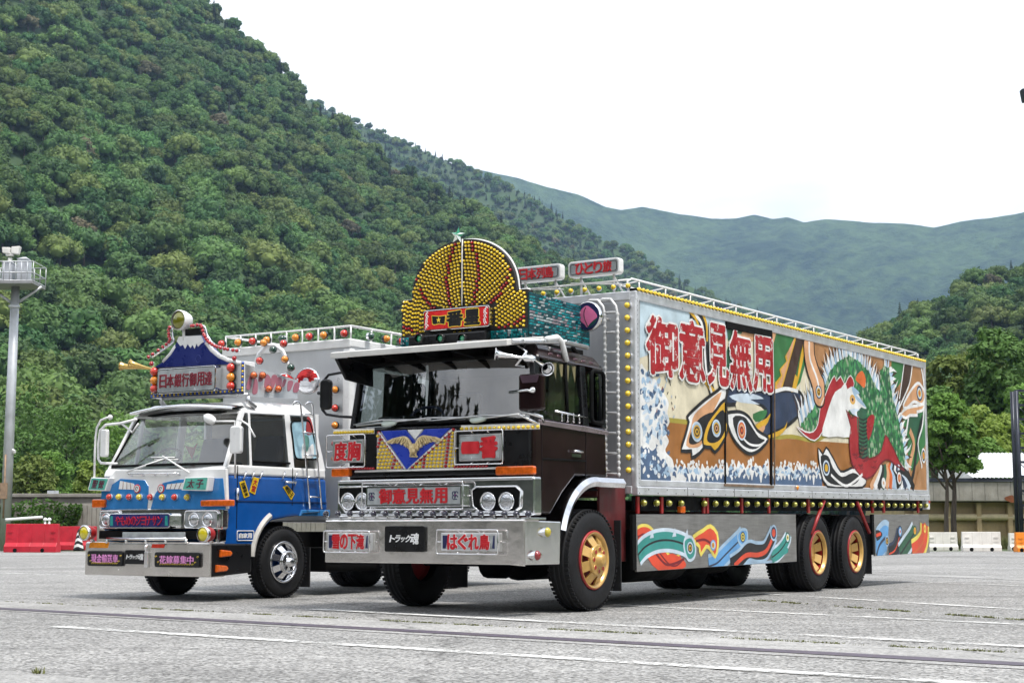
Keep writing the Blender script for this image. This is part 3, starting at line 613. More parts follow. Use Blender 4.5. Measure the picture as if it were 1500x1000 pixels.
# --- wheels
ty_a = tyre_mesh(.53, .27, .285, -.006); rim_f = rim_mesh(.285, .0, 8, gold, redp, .085, .12, 8, redp, spoke_w=.55); rim_r = rim_mesh(.285, .13, 8, gold, redp, .09, .04, 0, redp, spoke_w=.62)
wheel(A, ty_a, rim_f, 1.43, .03, .53); wheel(A, ty_a, rim_f, 1.43, 2.46, .53, True)
for u in (7.72, 9.17): wheel(A, ty_a, rim_r, u, .03, .53, inner=.31); wheel(A, ty_a, rim_r, u, 2.46, .53, True, inner=.31)
for u in (2.03, 9.86):
    for v in (.04, 2.05): mb = MB(); mb.box((u, v, .19), (u + .018, v + .4, .95)); A.part('mud_flap', mb, rubber2)
# --- front wing (chrome arch)
def arch(cu, cz, r, a0, a1, v0, v1, wdt, mat, name, tail=None, T=A, lip=.0):
    mb = MB(); n = 18; P = [(cu - r*math.cos(R(a0 + (a1-a0)*i/n)), cz + r*math.sin(R(a0 + (a1-a0)*i/n))) for i in range(n+1)]
    Q = [(cu - (r+wdt)*math.cos(R(a0 + (a1-a0)*i/n)), cz + (r+wdt)*math.sin(R(a0 + (a1-a0)*i/n))) for i in range(n+1)]
    if tail: P.append((tail, P[-1][1])); Q.append((tail, Q[-1][1]))
    k = len(P); vs = []
    for (pu, pz), (qu, qz) in zip(P, Q): vs += [(pu, v0, pz), (pu*.5+qu*.5, v0 - lip, pz*.5+qz*.5), (qu, v0 + .012, qz), (qu, v1, qz), (pu, v1, pz)]
    fs = [(i*5+j, i*5+(j+1)%5, (i+1)*5+(j+1)%5, (i+1)*5+j) for i in range(k-1) for j in range(5)] + [(4,3,2,1,0), tuple((k-1)*5+j for j in range(5))]
    mb.add(vs, fs, 0, False); return T.part(name, mb, mat)
arch(1.45, .64, .66, 16, 95, .0, .42, .1, chrome, 'wing', 2.06, lip=.02); arch(1.45, .62, .64, 10, 92, .14, .5, .03, blackm, 'wheel_arch_liner', 2.05)
# --- cab shell
L_, Rr_ = 2.42, .07
cabp = [(.3, 1.0), (.3, 1.93), (.42, 1.97), (1.78, 1.94), (1.8, 1.4), (1.12, 1.4), (.86, 1.22), (.62, 1.0)]
mb = MB(); mb.prism(cabp, lambda a, b, d: (a, d, b), L_, Rr_, 0); A.part('cab_body', mb, maroon, .03, seg=3)
mb = MB(); mb.prism([(.36, 1.9), (1.8, 1.86), (1.8, 1.9), (1.3, 1.93), (.36, 1.945)], lambda a, b, d: (a, d, b), Rr_ + .005, Rr_ - .022, 0); A.part('belt_moulding', mb, M('pink_sheen_trim', (.42, .34, .36), .15, .7), .006)
mb = MB()
for u in (.44, 1.33): mb.prism([(u, 1.24), (u, 1.9), (u+.012, 1.9), (u+.012, 1.24)], lambda a, b, d: (a, d, b), Rr_ + .001, Rr_ - .003, 0)
mb.prism([(.44, 1.55), (.44, 1.565), (1.33, 1.575), (1.33, 1.56)], lambda a, b, d: (a, d, b), Rr_ + .001, Rr_ - .006, 0); A.part('door_seams', mb, blackm)
mb = MB(); mb.tube([(1.04, .05, 1.655), (1.05, .028, 1.66), (1.2, .028, 1.655), (1.21, .05, 1.65)], .013, 6); mb.box((1.03, .06, 1.6), (1.22, .068, 1.63)); A.part('door_handle', mb, chrome)
# pillars, roof: an open greenhouse
bz, tz = 1.93, 2.60
def post(u0, u1, t0, t1, v, th):
    mb = MB(); e = .05*(1 if v < 1 else -1); mb.hexa([(u0, v, bz), (u1, v, bz), (u1, v+th, bz), (u0, v+th, bz), (t0, v+e, tz), (t1, v+e, tz), (t1, v+th+e, tz), (t0, v+th+e, tz)]); A.part('cab_pillar', mb, blackp, .012)
for v in (Rr_, L_ - .06): post(.3, .41, .385, .495, v, .06); post(1.30, 1.42, 1.31, 1.42, v, .06); post(1.70, 1.8, 1.70, 1.8, v, .06)
mb = MB(); mb.box((1.76, .13, 1.9), (1.8, 2.36, 2.62)); A.part('cab_rear_wall', mb, blackp, .012)
mb = MB(); mb.hexa([(.44, .1, 2.585), (1.84, .1, 2.56), (1.84, 2.39, 2.56), (.44, 2.39, 2.585), (.55, .22, 2.76), (1.78, .22, 2.72), (1.78, 2.27, 2.72), (.55, 2.27, 2.76)]); A.part('roof', mb, maroon, .035, seg=3)
for i in range(6): mb = MB(); u = .72 + i*.17; mb.box((u, .14, 2.6), (u + .07, .2, 2.665 - i*.004)); A.part('roof_sheen_rib', mb, M('maroon_sheen', (.22, .12, .14), .14, .8), .012)  # lighter pinkish colour stands in for highlights on the glossy maroon roof edge
mb = MB(); n = 12; vs = []
for i in range(n+1):
    t = i/n; v = .12 + t*2.25; bow = .09*math.sin(math.pi*t)
    vs += [(.335 - bow, v, 1.955), (.42 - bow, v*.96 + .05, 2.61)]
mb.add(vs, [(2*i, 2*i+1, 2*i+3, 2*i+2) for i in range(n)], 0, True); A.part('windscreen', mb, glass_w)
mb = MB(); mb.tube([vs[2*i] for i in range(n+1)], .014, 6); mb.tube([vs[2*i+1] for i in range(n+1)], .02, 6); mb.tube([vs[0], vs[1]], .02, 6); mb.tube([vs[-2], vs[-1]], .02, 6); A.part('windscreen_seal', mb, blackm)
for v in (.095, 2.395):
    mb = MB(); s = .05 if v < 1 else -.05; mb.add([(.42, v, 1.95), (1.3, v, 1.95), (1.3, v+s, 2.58), (.6, v+s, 2.58)], [(0,1,2,3)]); A.part('door_window', mb, glass_s)
    mb = MB(); mb.prism(rrect(1.44, 1.99, 1.69, 2.52, .05), lambda a, b, d: (a, d, b), v + .02, v + .01); A.part('quarter_window', mb, glass_s)
mb = MB()
for v in (.08,): mb.tube([(1.0, v+.01, 1.95), (1.02, v+.05, 2.58)], .02, 5)
A.part('quarterlight_bar', mb, blackm)
mb = MB(); mb.tube([SD(.05)(a, b, 0) for a, b in rrect(1.43, 1.98, 1.70, 2.53, .06)], .022, 6, close=True); A.part('window_rubber', mb, blackm)
mb = MB()                                                        # rail with drops below the door glass
mb.tube([(.66, .045, 2.05), (1.33, .045, 2.02)], .012, 6)
for u in (.8, .92, 1.04, 1.16): mb.tube([(u, .045, 2.045), (u + .01, .05, 1.97)], .008, 5); mb.dome((u+.01, .05, 1.965), (0,0,-1), .016, .016, 6, 2)
A.part('window_rail', mb, chrome)
# interior
mb = MB(); mb.box((.42, .15, 1.9), (.78, 2.34, 2.0)); mb.box((.5, 1.35, 2.0), (.72, 2.2, 2.06)); A.part('dashboard', mb, dash_m, .03)
for v in (.35, 1.5):
    mb = MB(); mb.hexa([(1.15, v, 1.75), (1.62, v, 1.75), (1.62, v+.6, 1.75), (1.15, v+.6, 1.75), (1.18, v, 1.92), (1.6, v, 1.9), (1.6, v+.6, 1.9), (1.18, v+.6, 1.92)]); mb.hexa([(1.5, v+.04, 1.9), (1.64, v+.04, 1.9), (1.64, v+.56, 1.9), (1.5, v+.56, 1.9), (1.6, v+.1, 2.38), (1.7, v+.1, 2.38), (1.7, v+.5, 2.38), (1.6, v+.5, 2.38)]); A.part('seat', mb, seat_m, .04)
mb = MB(); mb.tube([(.86 + .06*math.sin(t), 1.8 + .23*math.cos(t), 2.05 + .13*math.sin(t)) for t in np.linspace(0, 6.283, 25)[:-1]], .018, 6, close=True); mb.tube([(.86, 1.57, 2.05), (.86, 2.03, 2.05)], .014, 5); mb.tube([(.86, 1.8, 2.05), (.7, 1.8, 1.9)], .03, 6); A.part('steering_wheel', mb, M('steering_blue', (.05, .06, .16), .4))
mb = MB(); mb.box((1.74, .15, 2.0), (1.76, 2.34, 2.6)); A.part('rear_lining', mb, inter)
for v in (2.30, .17):
    mb = MB(); k = 14; vs = []
    for i in range(k+1): u = .72 + .5*i/k; d = .02*math.sin(i*1.7); vs += [(u, v + d, 1.96), (u, v - .03 + d, 2.56)]
    mb.add(vs, [(2*i, 2*i+2, 2*i+3, 2*i+1) for i in range(k)], 0, True); A.part('curtain', mb, olive_cur)
mb = MB(); mb.box((.52, 1.05, 2.5), (.55, 1.45, 2.57)); A.part('interior_mirror', mb, dash_m, .01)
# wipers
for (v0, v1, vb) in ((2.05, 1.35, 1.75), (.75, .2, .95), (1.45, .7, 1.25)):
    mb = MB(); mb.tube([(.27, v0 + .25, 1.955), (.3 - .07, v1, 2.0)], [.011, .008], 5); mb.tube([(.29, v0+.3, 1.97), (.25, v0 - .1, 2.005), (.25, v1 - .05, 1.985)], .009, 5); A.part('wiper', mb, alum)
for v in (1.85, .72): mb = MB(); mb.lathe([(.01, 0), (.1, .01), (.11, .03), (.09, .05)], (.3, v, 1.955), (-.4, 0, .9), 14, cap=(True, True)); A.part('wiper_cover', mb, M('pale_green_glass', (.5, .56, .5), .2))
# --- front decoration panel
uf = .26
def ap(x, y, u=uf): return A.f(x, y, u)
ptop_l, ptop_r = ap(487, 632), ap(790, 622); pbl, pbr = ap(487, 690), ap(786, 683)
mb = MB(); mb.box((uf + .002, .1, 1.40), (.34, 2.39, 1.92)); A.part('front_panel', mb, blackp, .015)
mb = MB(); a0, a1 = ap(553, 650)[0], ap(669, 650)[0]; zt_, zl_ = 1.875, 1.475
mb.prism([(a0, zl_), (a1, zl_), (a1, zt_), (a0, zt_)], FR(uf), 0, .012); A.part('bulb_board', mb, M('board_white', (.6, .6, .6), .3, .4, dirt=.2), .003)
vx = [ap(560, 632), ap(592, 684), ap(602, 684), ap(662, 628)]
tl, tr, bt = vx[0][0] + .0, vx[3][0], (vx[1][0] + vx[2][0]) / 2 + .01; mid = (tl + tr) / 2
mb = MB(); mb.prism([(tl, zt_ + .012), (bt, zl_ - .005), (tr, zt_ + .012), (mid + .12, zt_ + .012), (mid, zt_ - .11), (mid - .12, zt_ + .012)], FR(uf), .012, .03); A.part('emblem_plate', mb, bluev, .004)
mb = MB(); mb.prism([(mid - .1, zt_ + .012), (mid, zt_ - .09), (mid + .1, zt_ + .012)], FR(uf), .008, .026); A.part('emblem_notch', mb, whitep)
mb = MB()
for P in ([(tl - .03, zt_), (bt - .02, zl_)], [(tr + .03, zt_), (bt + .02, zl_)]): mb.tube([FR(uf)(a, b, .026) for a, b in P], .011, 6)
mb.tube([FR(uf)(a0 - .28, zl_ - .012, .02), FR(uf)(a1 + .62, zl_ - .012, .02)], .012, 6); A.part('trim_strips', mb, whitep)
yb, rb_ = MB(), MB()                                             # bulbs either side of the blue plate
stp = .047
for side in (0, 1):
    for i in range(11):
        z = zl_ + .022 + i*.0375
        edge = bt + (tl - bt)*(z - zl_)/(zt_ - zl_) - .035 if side == 0 else bt + (tr - bt)*(z - zl_)/(zt_ - zl_) + .035
        k = 0
        while True:
            a = edge - k*stp if side == 0 else edge + k*stp
            if (side == 0 and a < a0 + .012) or (side == 1 and a > a1 - .012): break
            ((rb_ if (k == 0 or (k + i) % 6 == 3) else yb)).dome(FR(uf)(a, z, .012), (-1,0,0), .0172, .03, 8, 3); k += 1
def edge_row(mbx, x0, y0, x1, y1, n, u, r=.016):
    p, q = ap(x0, y0, u), ap(x1, y1, u)
    for i in range(n): t = i/(n-1); mbx.dome(FR(u)(p[0] + (q[0]-p[0])*t, p[1] + (q[1]-p[1])*t, .012), (-1,0,0), r, r*1.6, 8, 3)
edge_row(yb, 492, 634, 547, 632, 15, uf, .02); edge_row(yb, 678, 628, 789, 625, 17, uf, .02); edge_row(rb_, 510, 686, 548, 686, 11, uf, .017); edge_row(rb_, 668, 684, 714, 683, 11, uf, .017)
mb = MB()
for x0, y0, x1, y1 in ((489, 633, 549, 631), (676, 627, 791, 624)):
    p, q = ap(x0, y0), ap(x1, y1); mb.prism([(p[0], p[1]-.03), (q[0], q[1]-.03), (q[0], q[1]+.03), (p[0], p[1]+.03)], FR(uf), 0, .012)
A.part('bulb_rail', mb, whitep, .003)
tag(A.part('yellow_bulbs', yb, yel), kind='stuff'); tag(A.part('red_bulbs', rb_, redb), kind='stuff')
# eagle with spread wings
mb = MB(); ec, ez = 0., 0.
for s in (-1, 1):
    lead = smooth([(ec + s*.03, ez + .04), (ec + s*.09, ez + .13), (ec + s*.16, ez + .17), (ec + s*.26, ez + .165), (ec + s*.36, ez + .15)], 5, False)
    mb.tube([FR(uf)(a, b, .055) for a, b in lead], [.022 - .015*i/len(lead) for i in range(len(lead))], 6)
    for i in range(13):
        t = i/12; k = int(t*(len(lead)-1)); p = lead[k]; ang = R(-100 + 78*t); l = .13 - .035*abs(t-.45) + (.03 if t > .8 else 0); d = (s*math.cos(ang), math.sin(ang)); n = (-d[1]*.012, d[0]*.012); dp = .05 - .012*(i % 2) - .01*t
        P = [(p[0]-n[0], p[1]-n[1]), (p[0]+d[0]*l*.75-n[0]*1.3, p[1]+d[1]*l*.75-n[1]*1.3), (p[0]+d[0]*l, p[1]+d[1]*l), (p[0]+d[0]*l*.75+n[0]*1.3, p[1]+d[1]*l*.75+n[1]*1.3), (p[0]+n[0], p[1]+n[1])]
        mb.prism(P if s > 0 else P[::-1], FR(uf), .03, dp + .012)
    for i in range(9):                                           # covert feathers
        t = i/8; k = int(t*.8*(len(lead)-1)); p = lead[k]; ang = R(-95 + 60*t); l = .065; d = (s*math.cos(ang), math.sin(ang)); n = (-d[1]*.011, d[0]*.011)
        P = [(p[0]-n[0], p[1]-n[1]), (p[0]+d[0]*l-n[0], p[1]+d[1]*l-n[1]), (p[0]+d[0]*l*1.2, p[1]+d[1]*l*1.2), (p[0]+d[0]*l+n[0], p[1]+d[1]*l+n[1]), (p[0]+n[0], p[1]+n[1])]
        mb.prism(P if s > 0 else P[::-1], FR(uf), .03, .066)
mb.tube([FR(uf)(ec + .01, ez + .07, .05), FR(uf)(ec, ez + .02, .07), FR(uf)(ec - .005, ez - .04, .065), FR(uf)(ec - .01, ez - .09, .05)], [.02, .045, .04, .012], 8)
mb.tube([FR(uf)(ec + .03, ez - .01, .08), FR(uf)(ec + .045, ez - .045, .09), FR(uf)(ec + .03, ez - .065, .095)], [.026, .022, .006], 7)
for s in (-1, 1): mb.tube([FR(uf)(ec + s*.03, ez - .04, .06), FR(uf)(ec + s*.045, ez - .085, .06), FR(uf)(ec + s*.06 - .01, ez - .11, .05)], [.018, .014, .006], 6)
mb.tube([FR(uf)(ec - .06, ez - .105, .045), FR(uf)(ec + .06, ez - .11, .045)], .014, 6); ek = .74; ey0, ez0 = -mid, 1.685; mb.v = [(uf + (x - uf)*1.0, ey0 + y*ek, ez0 + z*ek) for x, y, z in mb.v]; A.part('eagle_emblem', mb, eagle_m)
# name panels
def panel(x0, y0, x1, y1, u): return A.frect(x0, y0, x1, y1, u)
r1 = panel(492, 645, 537, 677, uf); o = sign(A, 'name_panel', uf, r1, '度胸', greenmir, red_ink, alum, r=.012, off=.03, pad=(.06, .1), outline=white_ink); o['label'] = 'mirrored name panel with red characters under the driver side windscreen'; cage(A, uf, r1, .1, grow=.05)
r2 = panel(677, 637, 739, 674, uf); o = sign(A, 'name_panel', uf, r2, '一番', silver_face, red_ink, alum, r=.012, off=.05, pad=(.07, .12)); o['label'] = 'silver name panel with two red characters beside the emblem'; cage(A, uf, r2, .09, grow=.035)
for x0, y0, x1, y1 in ((488, 686, 514, 698), (728, 683, 784, 695)):
    a, b0, c, b1 = panel(x0, y0, x1, y1, uf - .02); mb = MB(); mb.prism(rrect(a, b0, c, b1, .02), FR(uf - .02), -.03, .035); A.part('turn_signal', mb, orange, .012)
# --- chrome grille with twin headlamps
ug = .2; ga0, gb0, ga1, gb1 = A.f(494, 757, ug)[0], .985, A.f(783, 757, ug)[0], 1.375
mb = MB(); mb.prism(rrect(ga0, gb0, ga1, gb1, .03), FR(ug), -.14, 0); A.part('grille_panel', mb, M('bright_alloy', (.86, .86, .85), .1, .95, var=.05, scale=6, dirt=.04, bump=.1, bscale=5), .015)
mb = MB(); mb.box((ug - .03, -ga1 + .02, gb1 - .035), (ug + .02, -ga0 - .02, gb1 - .01)); mb.box((ug - .012, -ga1 + .02, gb0 + .012), (ug + .02, -ga0 - .02, gb0 + .03)); A.part('grille_lip', mb, alum, .005)
for x0, x1, xs in ((497, 546, (512, 533)), (692, 764, (717, 744))):
    a0, b0, a1, b1 = panel(x0, 713, x1, 749, ug); e = MB()
    P = [(a0 + .01, b1), (a1 - .04, b1), (a1, b1 - .05), (a1 - .02, b0 + .03), (a1 - .1, b0), (a0 + .1, b0), (a0 + .01, b0 + .1)] if x0 < 600 else [(a0, b1 - .03), (a0 + .06, b1), (a1 - .06, b1), (a1, b1 - .05), (a1 - .01, b0 + .05), (a1 - .07, b0), (a0 + .1, b0), (a0 + .02, b0 + .06)]
    e.prism(P, FR(ug), .0, .012, 0); hb = A.part('headlamp_bezel', e, blackm, .004)
    e = MB(); e.tube([FR(ug)(a, b, .014) for a, b in P], .012, 6, close=True); A.part('bezel_rim', e, chrome, parent=hb)
    for x in xs:
        c = A.f(x, 734, ug); e = MB(); e.lathe([(.088, .0), (.096, -.03), (.088, -.045), (.076, -.03)], (ug, -c[0], c[1]), (1,0,0), 22, 1); e.dome((ug - .03, -c[0], c[1]), (-1,0,0), .078, .018, 20, 4, 0); A.part('headlamp', e, [lensw, chrome])
r3 = panel(543, 712, 683, 741, ug); o = sign(A, 'name_panel', ug, r3, '御意見無用', silver_face, red_ink, chrome, r=.012, depth=.08, off=.03, pad=(.14, .16)); o['label'] = 'long silver name panel with five red characters across the grille'; cage(A, ug, r3, .11, spokes=3, grow=.03)
mb = MB()
for s in (0, 1):                                                 # scroll ornaments at both ends of the grille panel
    ca = r3[0] + .08 if s == 0 else r3[2] - .08; cb = (r3[1] + r3[3])/2
    for q in range(4):
        an = R(45 + 90*q); mb.tube([FR(ug)(ca + math.cos(an)*.02 + .02*math.cos(t), cb + math.sin(an)*.028 + .02*math.sin(t), .086) for t in np.linspace(0, 5.2, 9)], .005, 4)
    mb.dome(FR(ug)(ca, cb, .082), (-1,0,0), .014, .008, 8, 2, 1)
A.part('scroll_ornament', mb, [navy_ink, M('magenta_ink', (.5, .03, .2), .4)])
# --- navy marker lamps along the bumper top
nl = lamp_mesh(.033, .05, navy, chrome)
for i in range(18):
    x = 480 + i*(776 - 480)/17; p = A.f(x, 752, .04); put(nl, 'marker_lamp', A.root, (.04, -p[0], p[1] - .0)); 
mb = MB(); p, q = A.f(478, 757, .03), A.f(779, 757, .03); mb.box((.02, -q[0], .945), (.3, -p[0], .965))
for i in range(18): x = 480 + i*(776 - 480)/17; v = -A.f(x, 752, .04)[0]; mb.tube([(.045, v, .96), (.045, v, .99)], .008, 5)
A.part('bumper_shelf', mb, chrome, .003)
# --- bumper
mb = MB(); mb.prism([(0, .505), (0, .945), (.03, .955), (.28, .955), (.28, .505)], lambda a, b, d: (a, d, b), 2.49, .0); mb.hexa([(0, 0, .505), (.28, .1, .505), (.28, .2, .505), (.02, .2, .505), (0, 0, .93), (.28, .1, .93), (.28, .2, .93), (.02, .2, .93)]); A.part('bumper', mb, check_plate, .01)
mb = MB(); mb.prism([(0.012, .505), (.66, .5), (.68, .93), (.05, .94), (0.012, .94)], SD(.0), -.05, .012); A.part('bumper_end', mb, M('worn_bright_aluminium', (.78, .77, .76), .22, .95, var=.1, scale=8, dirt=.1), .012)
for x, y, mt in ((797, 779, M('lime_lens', (.5, .42, .03), .12, coat=1)), (782, 813, M('deep_red_lens', (.25, .012, .015), .12, coat=1))):
    c = A.s_(x, y, 0); mb = MB(); prof = [(.002, -.14), (.022, -.1), (.04, -.04), (.046, 0), (.04, .04), (.022, .1), (.002, .14)]
    mb.lathe(prof, (c[0], -.012, c[1]), (1,0,.02), 12, 0); mb.dome((c[0] - .01, -.045, c[1]), (0,-1,0), .05, .035, 14, 4, 1); A.part('bullet_lamp', mb, [chrome, mt])
r4 = panel(484, 780, 546, 806, 0.); o = sign(A, 'name_panel', 0., r4, '雪の下滝', silver_face, red_ink, alum_w, r=.01, off=.032, depth=.05, pad=(.12, .1), outline=white_ink); o['label'] = 'bumper name panel with red and navy lettering below the driver'; cage(A, 0., r4, .085, grow=.02)
r5 = panel(650, 780, 732, 807, 0.); o = sign(A, 'name_panel', 0., r5, 'はぐれ鳥', silver_face, red_ink, alum_w, r=.01, off=.032, depth=.05, pad=(.12, .1), outline=white_ink); o['label'] = 'bumper name panel with red lettering near the side wheel'; cage(A, 0., r5, .085, grow=.03)
for r_ in (r4, r5):
    a, b, c, d = r_
    for P in ([(a+.025, b+.025), (a+.06, b+.025), (a+.1, d-.025), (a+.025, d-.025)], [(c-.055, b+.03), (c-.025, b+.025), (c-.025, d-.025), (c-.04, d-.03)]): mb = MB(); mb.prism(P, FR(0.), .052, .0545); A.part('navy_corner', mb, navy_ink)
a, b, c, d = panel(566, 770, 624, 808, 0.); mb = MB(); mb.prism(rrect(a, b, c, d, .02), FR(0.), 0, .03); pl = A.part('number_plate', mb, blackp, .004); pl['label'] = 'black plate with white magazine lettering in the middle of the bumper'
mb = MB(); w = c - a; text(mb, 'トラック', FR(0.), a + w*.14, b + (d-b)*.38, a + w*.66, b + (d-b)*.64, .03, .034, 0, .025, .02, .22); letter(mb, '魂', FR(0.), a + w*.66, b + (d-b)*.3, a + w*.86, b + (d-b)*.72, .03, .034, 0, .025, .1); A.part('lettering', mb, white_ink, parent=pl)
# --- roof rack, sun visor, horns, mirrors
uv = -.08
vl, vr = A.f(484, 519, uv), A.f(743, 503, uv)
zv = 2.69; mb = MB(); mb.prism([(uv, zv - .035), (uv - .005, zv + .028), (uv + .05, zv + .04), (.62, zv + .13), (.62, zv + .09)], lambda a, b, d: (a, d, b), -vl[0], -vr[0]); A.part('sun_visor', mb, visor_w, .008)
mb = MB()
for i in range(5): v = -vl[0] + (-vr[0] + vl[0]) * (i + .5) / 5; mb.hexa([(uv + .03, v - .012, zv - .05), (.52, v - .012, 2.6), (.52, v + .012, 2.6), (uv + .03, v + .012, zv - .05), (uv + .03, v - .012, zv), (.52, v - .012, zv + .06), (.52, v + .012, zv + .06), (uv + .03, v + .012, zv)])
tag(A.part('visor_brackets', mb, blackm), kind='stuff')
mb = MB(); mb.hexa([(.1, -vl[0] - .05, zv - .25), (.5, -vl[0] - .1, zv - .3), (.5, -vl[0] - .14, zv - .3), (.1, -vl[0] - .08, zv - .25), (uv + .06, -vl[0], zv - .03), (.6, -vl[0], zv + .06), (.6, -vl[0] - .05, zv + .06), (uv + .06, -vl[0] - .04, zv - .03)]); A.part('visor_side', mb, blackp, .01)
mb = MB()
for y in (.14, .36): mb.tube([(.0, y, zv + .02), (1.0, y, zv + .11), (1.5, y, zv + .1)], .026, 8)
for u in (.15, .55, 1.0): mb.tube([(u, .1, zv + .03 + u*.08), (u, .9, zv + .05 + u*.08)], .02, 6)
A.part('roof_rack', mb, alum)
p0, p1, p2, p3 = A.s_(800, 497, .12), A.s_(816, 494, .12), A.s_(824, 502, .12), A.s_(830, 529, .12)
mb = MB(); mb.tube([(p0[0], .12, p0[1]), (p1[0], .12, p1[1]), (p2[0] - .02, .12, p2[1] + .01), (p2[0] + .01, .12, p2[1] - .04), (p3[0], .12, p3[1])], .032, 8); A.part('white_stay', mb, whitep)
mb = MB(); mb.box((.75, .3, 2.72), (1.7, 2.2, 2.79)); mb.tube([(1.45, .3, 2.8), (1.62, .25, 2.63)], .03, 6); A.part('roof_base', mb, blackm, .01)
def horn(p, d, r, l, mat, name, T=A):
    mb = MB(); d = Vector(d).normalized(); mb.lathe([(.012, 0), (.016, l*.35), (.03, l*.7), (r*.65, l*.92), (r, l), (r*.92, l*.99), (r*.4, l*.8)], p, d, 16); mb.lathe([(.002, -.12), (.035, -.11), (.035, -.02), (.012, 0)], p, d, 12); return T.part(name, mb, mat)
for (x, y, x2, y2, uu) in ((766, 524, 728, 519, .0), (782, 527, 806, 541, .12)):
    p, q = A.f(x, y, uu), A.f(x2, y2, uu - .12)
    P, Q = Vector((uu, -p[0], p[1])), Vector((uu - .16, -q[0], q[1])); horn(P, Q - P, .07, (Q - P).length, chrome, 'air_horn')
mb = MB(); q = A.f(768, 540, .1); P = [(.1, -q[0], q[1] + .02), (.02, -A.f(762, 536, .1)[0], A.f(762, 536, .1)[1]), (.05, -A.f(775, 516, .1)[0], A.f(775, 516, .1)[1]), (.2, .2, 2.68)]; mb.tube(P, .013, 6); A.part('mirror_arm', mb, chrome)
# near mirror: big dark rectangle; far mirror on a long loop
um = .16; a0, b0, a1, b1 = A.frect(765, 549, 800, 601, um)
mb = MB(); mb.prism(rrect(a0, b0, a1, b1, .03), FR(um), 0, .075); mi = A.part('wing_mirror', mb, maroon, .02, seg=3); mi['label'] = 'dark square wing mirror on the near side'
mb = MB(); mb.prism([(a0 + .02, b1 - .015), (a1 - .03, b1 - .015), (a1 - .06, b1 - .09), (a0 + .05, b1 - .09)], FR(um), .075, .079); A.part('painted_mirror_sheen', mb, M('maroon_sheen2', (.2, .13, .17), .15, .6), parent=mi)  # paler plate that paints a sheen onto the mirror back
c = ((a0 + a1)/2 - .01, (b0 + b1)/2 + .02); mb = MB(); mb.tube([FR(um)(a0 - .12, c[1] - .01, .05), FR(um)(c[0], c[1], .1), FR(um)(c[0] + .05, c[1] - .02, .09)], .014, 6); mb.dome(FR(um)(c[0] + .04, c[1], .075), (-1,0,0), .035, .03, 10, 3); A.part('mirror_bracket', mb, chrome, parent=mi); mb = MB(); mb.tube([FR(um)(a0 + .02, b0, .03), FR(um)(a1 - .05, b0 - .06, .0), FR(um)(a1 - .1, b0 - .1, -.12)], .016, 6); A.part('mirror_stay', mb, chrome, parent=mi); mb = MB(); mb.tube([FR(um)(a0 - .02, b0 - .03, .02), FR(um)(a0 + .12, b0 - .12, -.1)], .013, 6); A.part('mirror_stay', mb, chrome, parent=mi)
um = .35; a0, b0, a1, b1 = A.frect(473, 556, 488, 600, um)
mb = MB(); mb.prism(rrect(a0, b0, a1, b1, .05), FR(um), 0, .06); mi = A.part('wing_mirror', mb, blackp, .02, seg=3); mi['label'] = 'black wing mirror on a long arm at the far side'
P = [A.f(*q, um) for q in ((520, 545), (500, 546), (483, 549), (474, 560), (472, 585), (474, 600), (480, 607), (500, 610), (518, 611))]
mb = MB(); mb.tube([FR(um)(a, b, .02) for a, b in P], .016, 7); A.part('mirror_bracket', mb, blackp, parent=mi); mb = MB(); mb.tube([FR(um)(a0 - .04, (b0+b1)/2 + .02, .03), FR(um)(a0 + .06, (b0+b1)/2 + .02, .03)], .02, 6); A.part('mirror_clamp', mb, blackp, parent=mi)
# --- bulb crown board on the roof
ud = .75
def cp_(x, y): return A.f(x, y, ud)
bl, br = cp_(588, 492), cp_(772, 483); sh_l, sh_r = cp_(588, 438), cp_(772, 425); zbot, zsh = (bl[1] + br[1])/2, (sh_l[1] + sh_r[1])/2
ax0, ax1 = bl[0], br[0]; axm = (ax0 + ax1)/2; dl, dr = cp_(604, 437)[0], cp_(757, 424)[0]; ztop = cp_(690, 349)[1]; rw = (dr - dl)/2; rh = ztop - zsh
outl = [(ax0, zbot), (ax1, zbot), (ax1, zsh), (dr, zsh)] + [(axm + rw*math.cos(R(t)), zsh + rh*math.sin(R(t))**.92) for t in np.linspace(4, 176, 40)] + [(dl, zsh), (ax0, zsh)]
mb = MB(); mb.prism(outl, FR(ud), -.12, 0); crown = A.part('bulb_crown', mb, M('crown_black', (.012, .008, .006), .6), .004); crown['label'] = 'domed roof board covered in yellow and red bulbs'
mb = MB(); mb.tube([FR(ud)(a, b, -.06) for a, b in outl[2:]], .014, 6); mb.tube([FR(ud)(axm, zsh - .12, .012), FR(ud)(axm, ztop, .012)], .009, 5); A.part('crown_rim', mb, whitep, parent=crown)
yb, rb_ = MB(), MB(); step = .046; cz0 = zbot + .12
def inside(a, b):
    if ax0 + .012 < a < ax1 - .012 and zbot + .01 < b < zsh - .005: return True
    return b >= zsh - .02 and ((a - axm)/(rw - .014))**2 + ((b - zsh)/(rh - .014))**2 < 1
sg = [cp_(627, 486), cp_(721, 449)]; sa0, sb0, sa1, sb1 = sg[0][0], cp_(627, 487)[1], cp_(724, 479)[0], cp_(700, 450)[1]
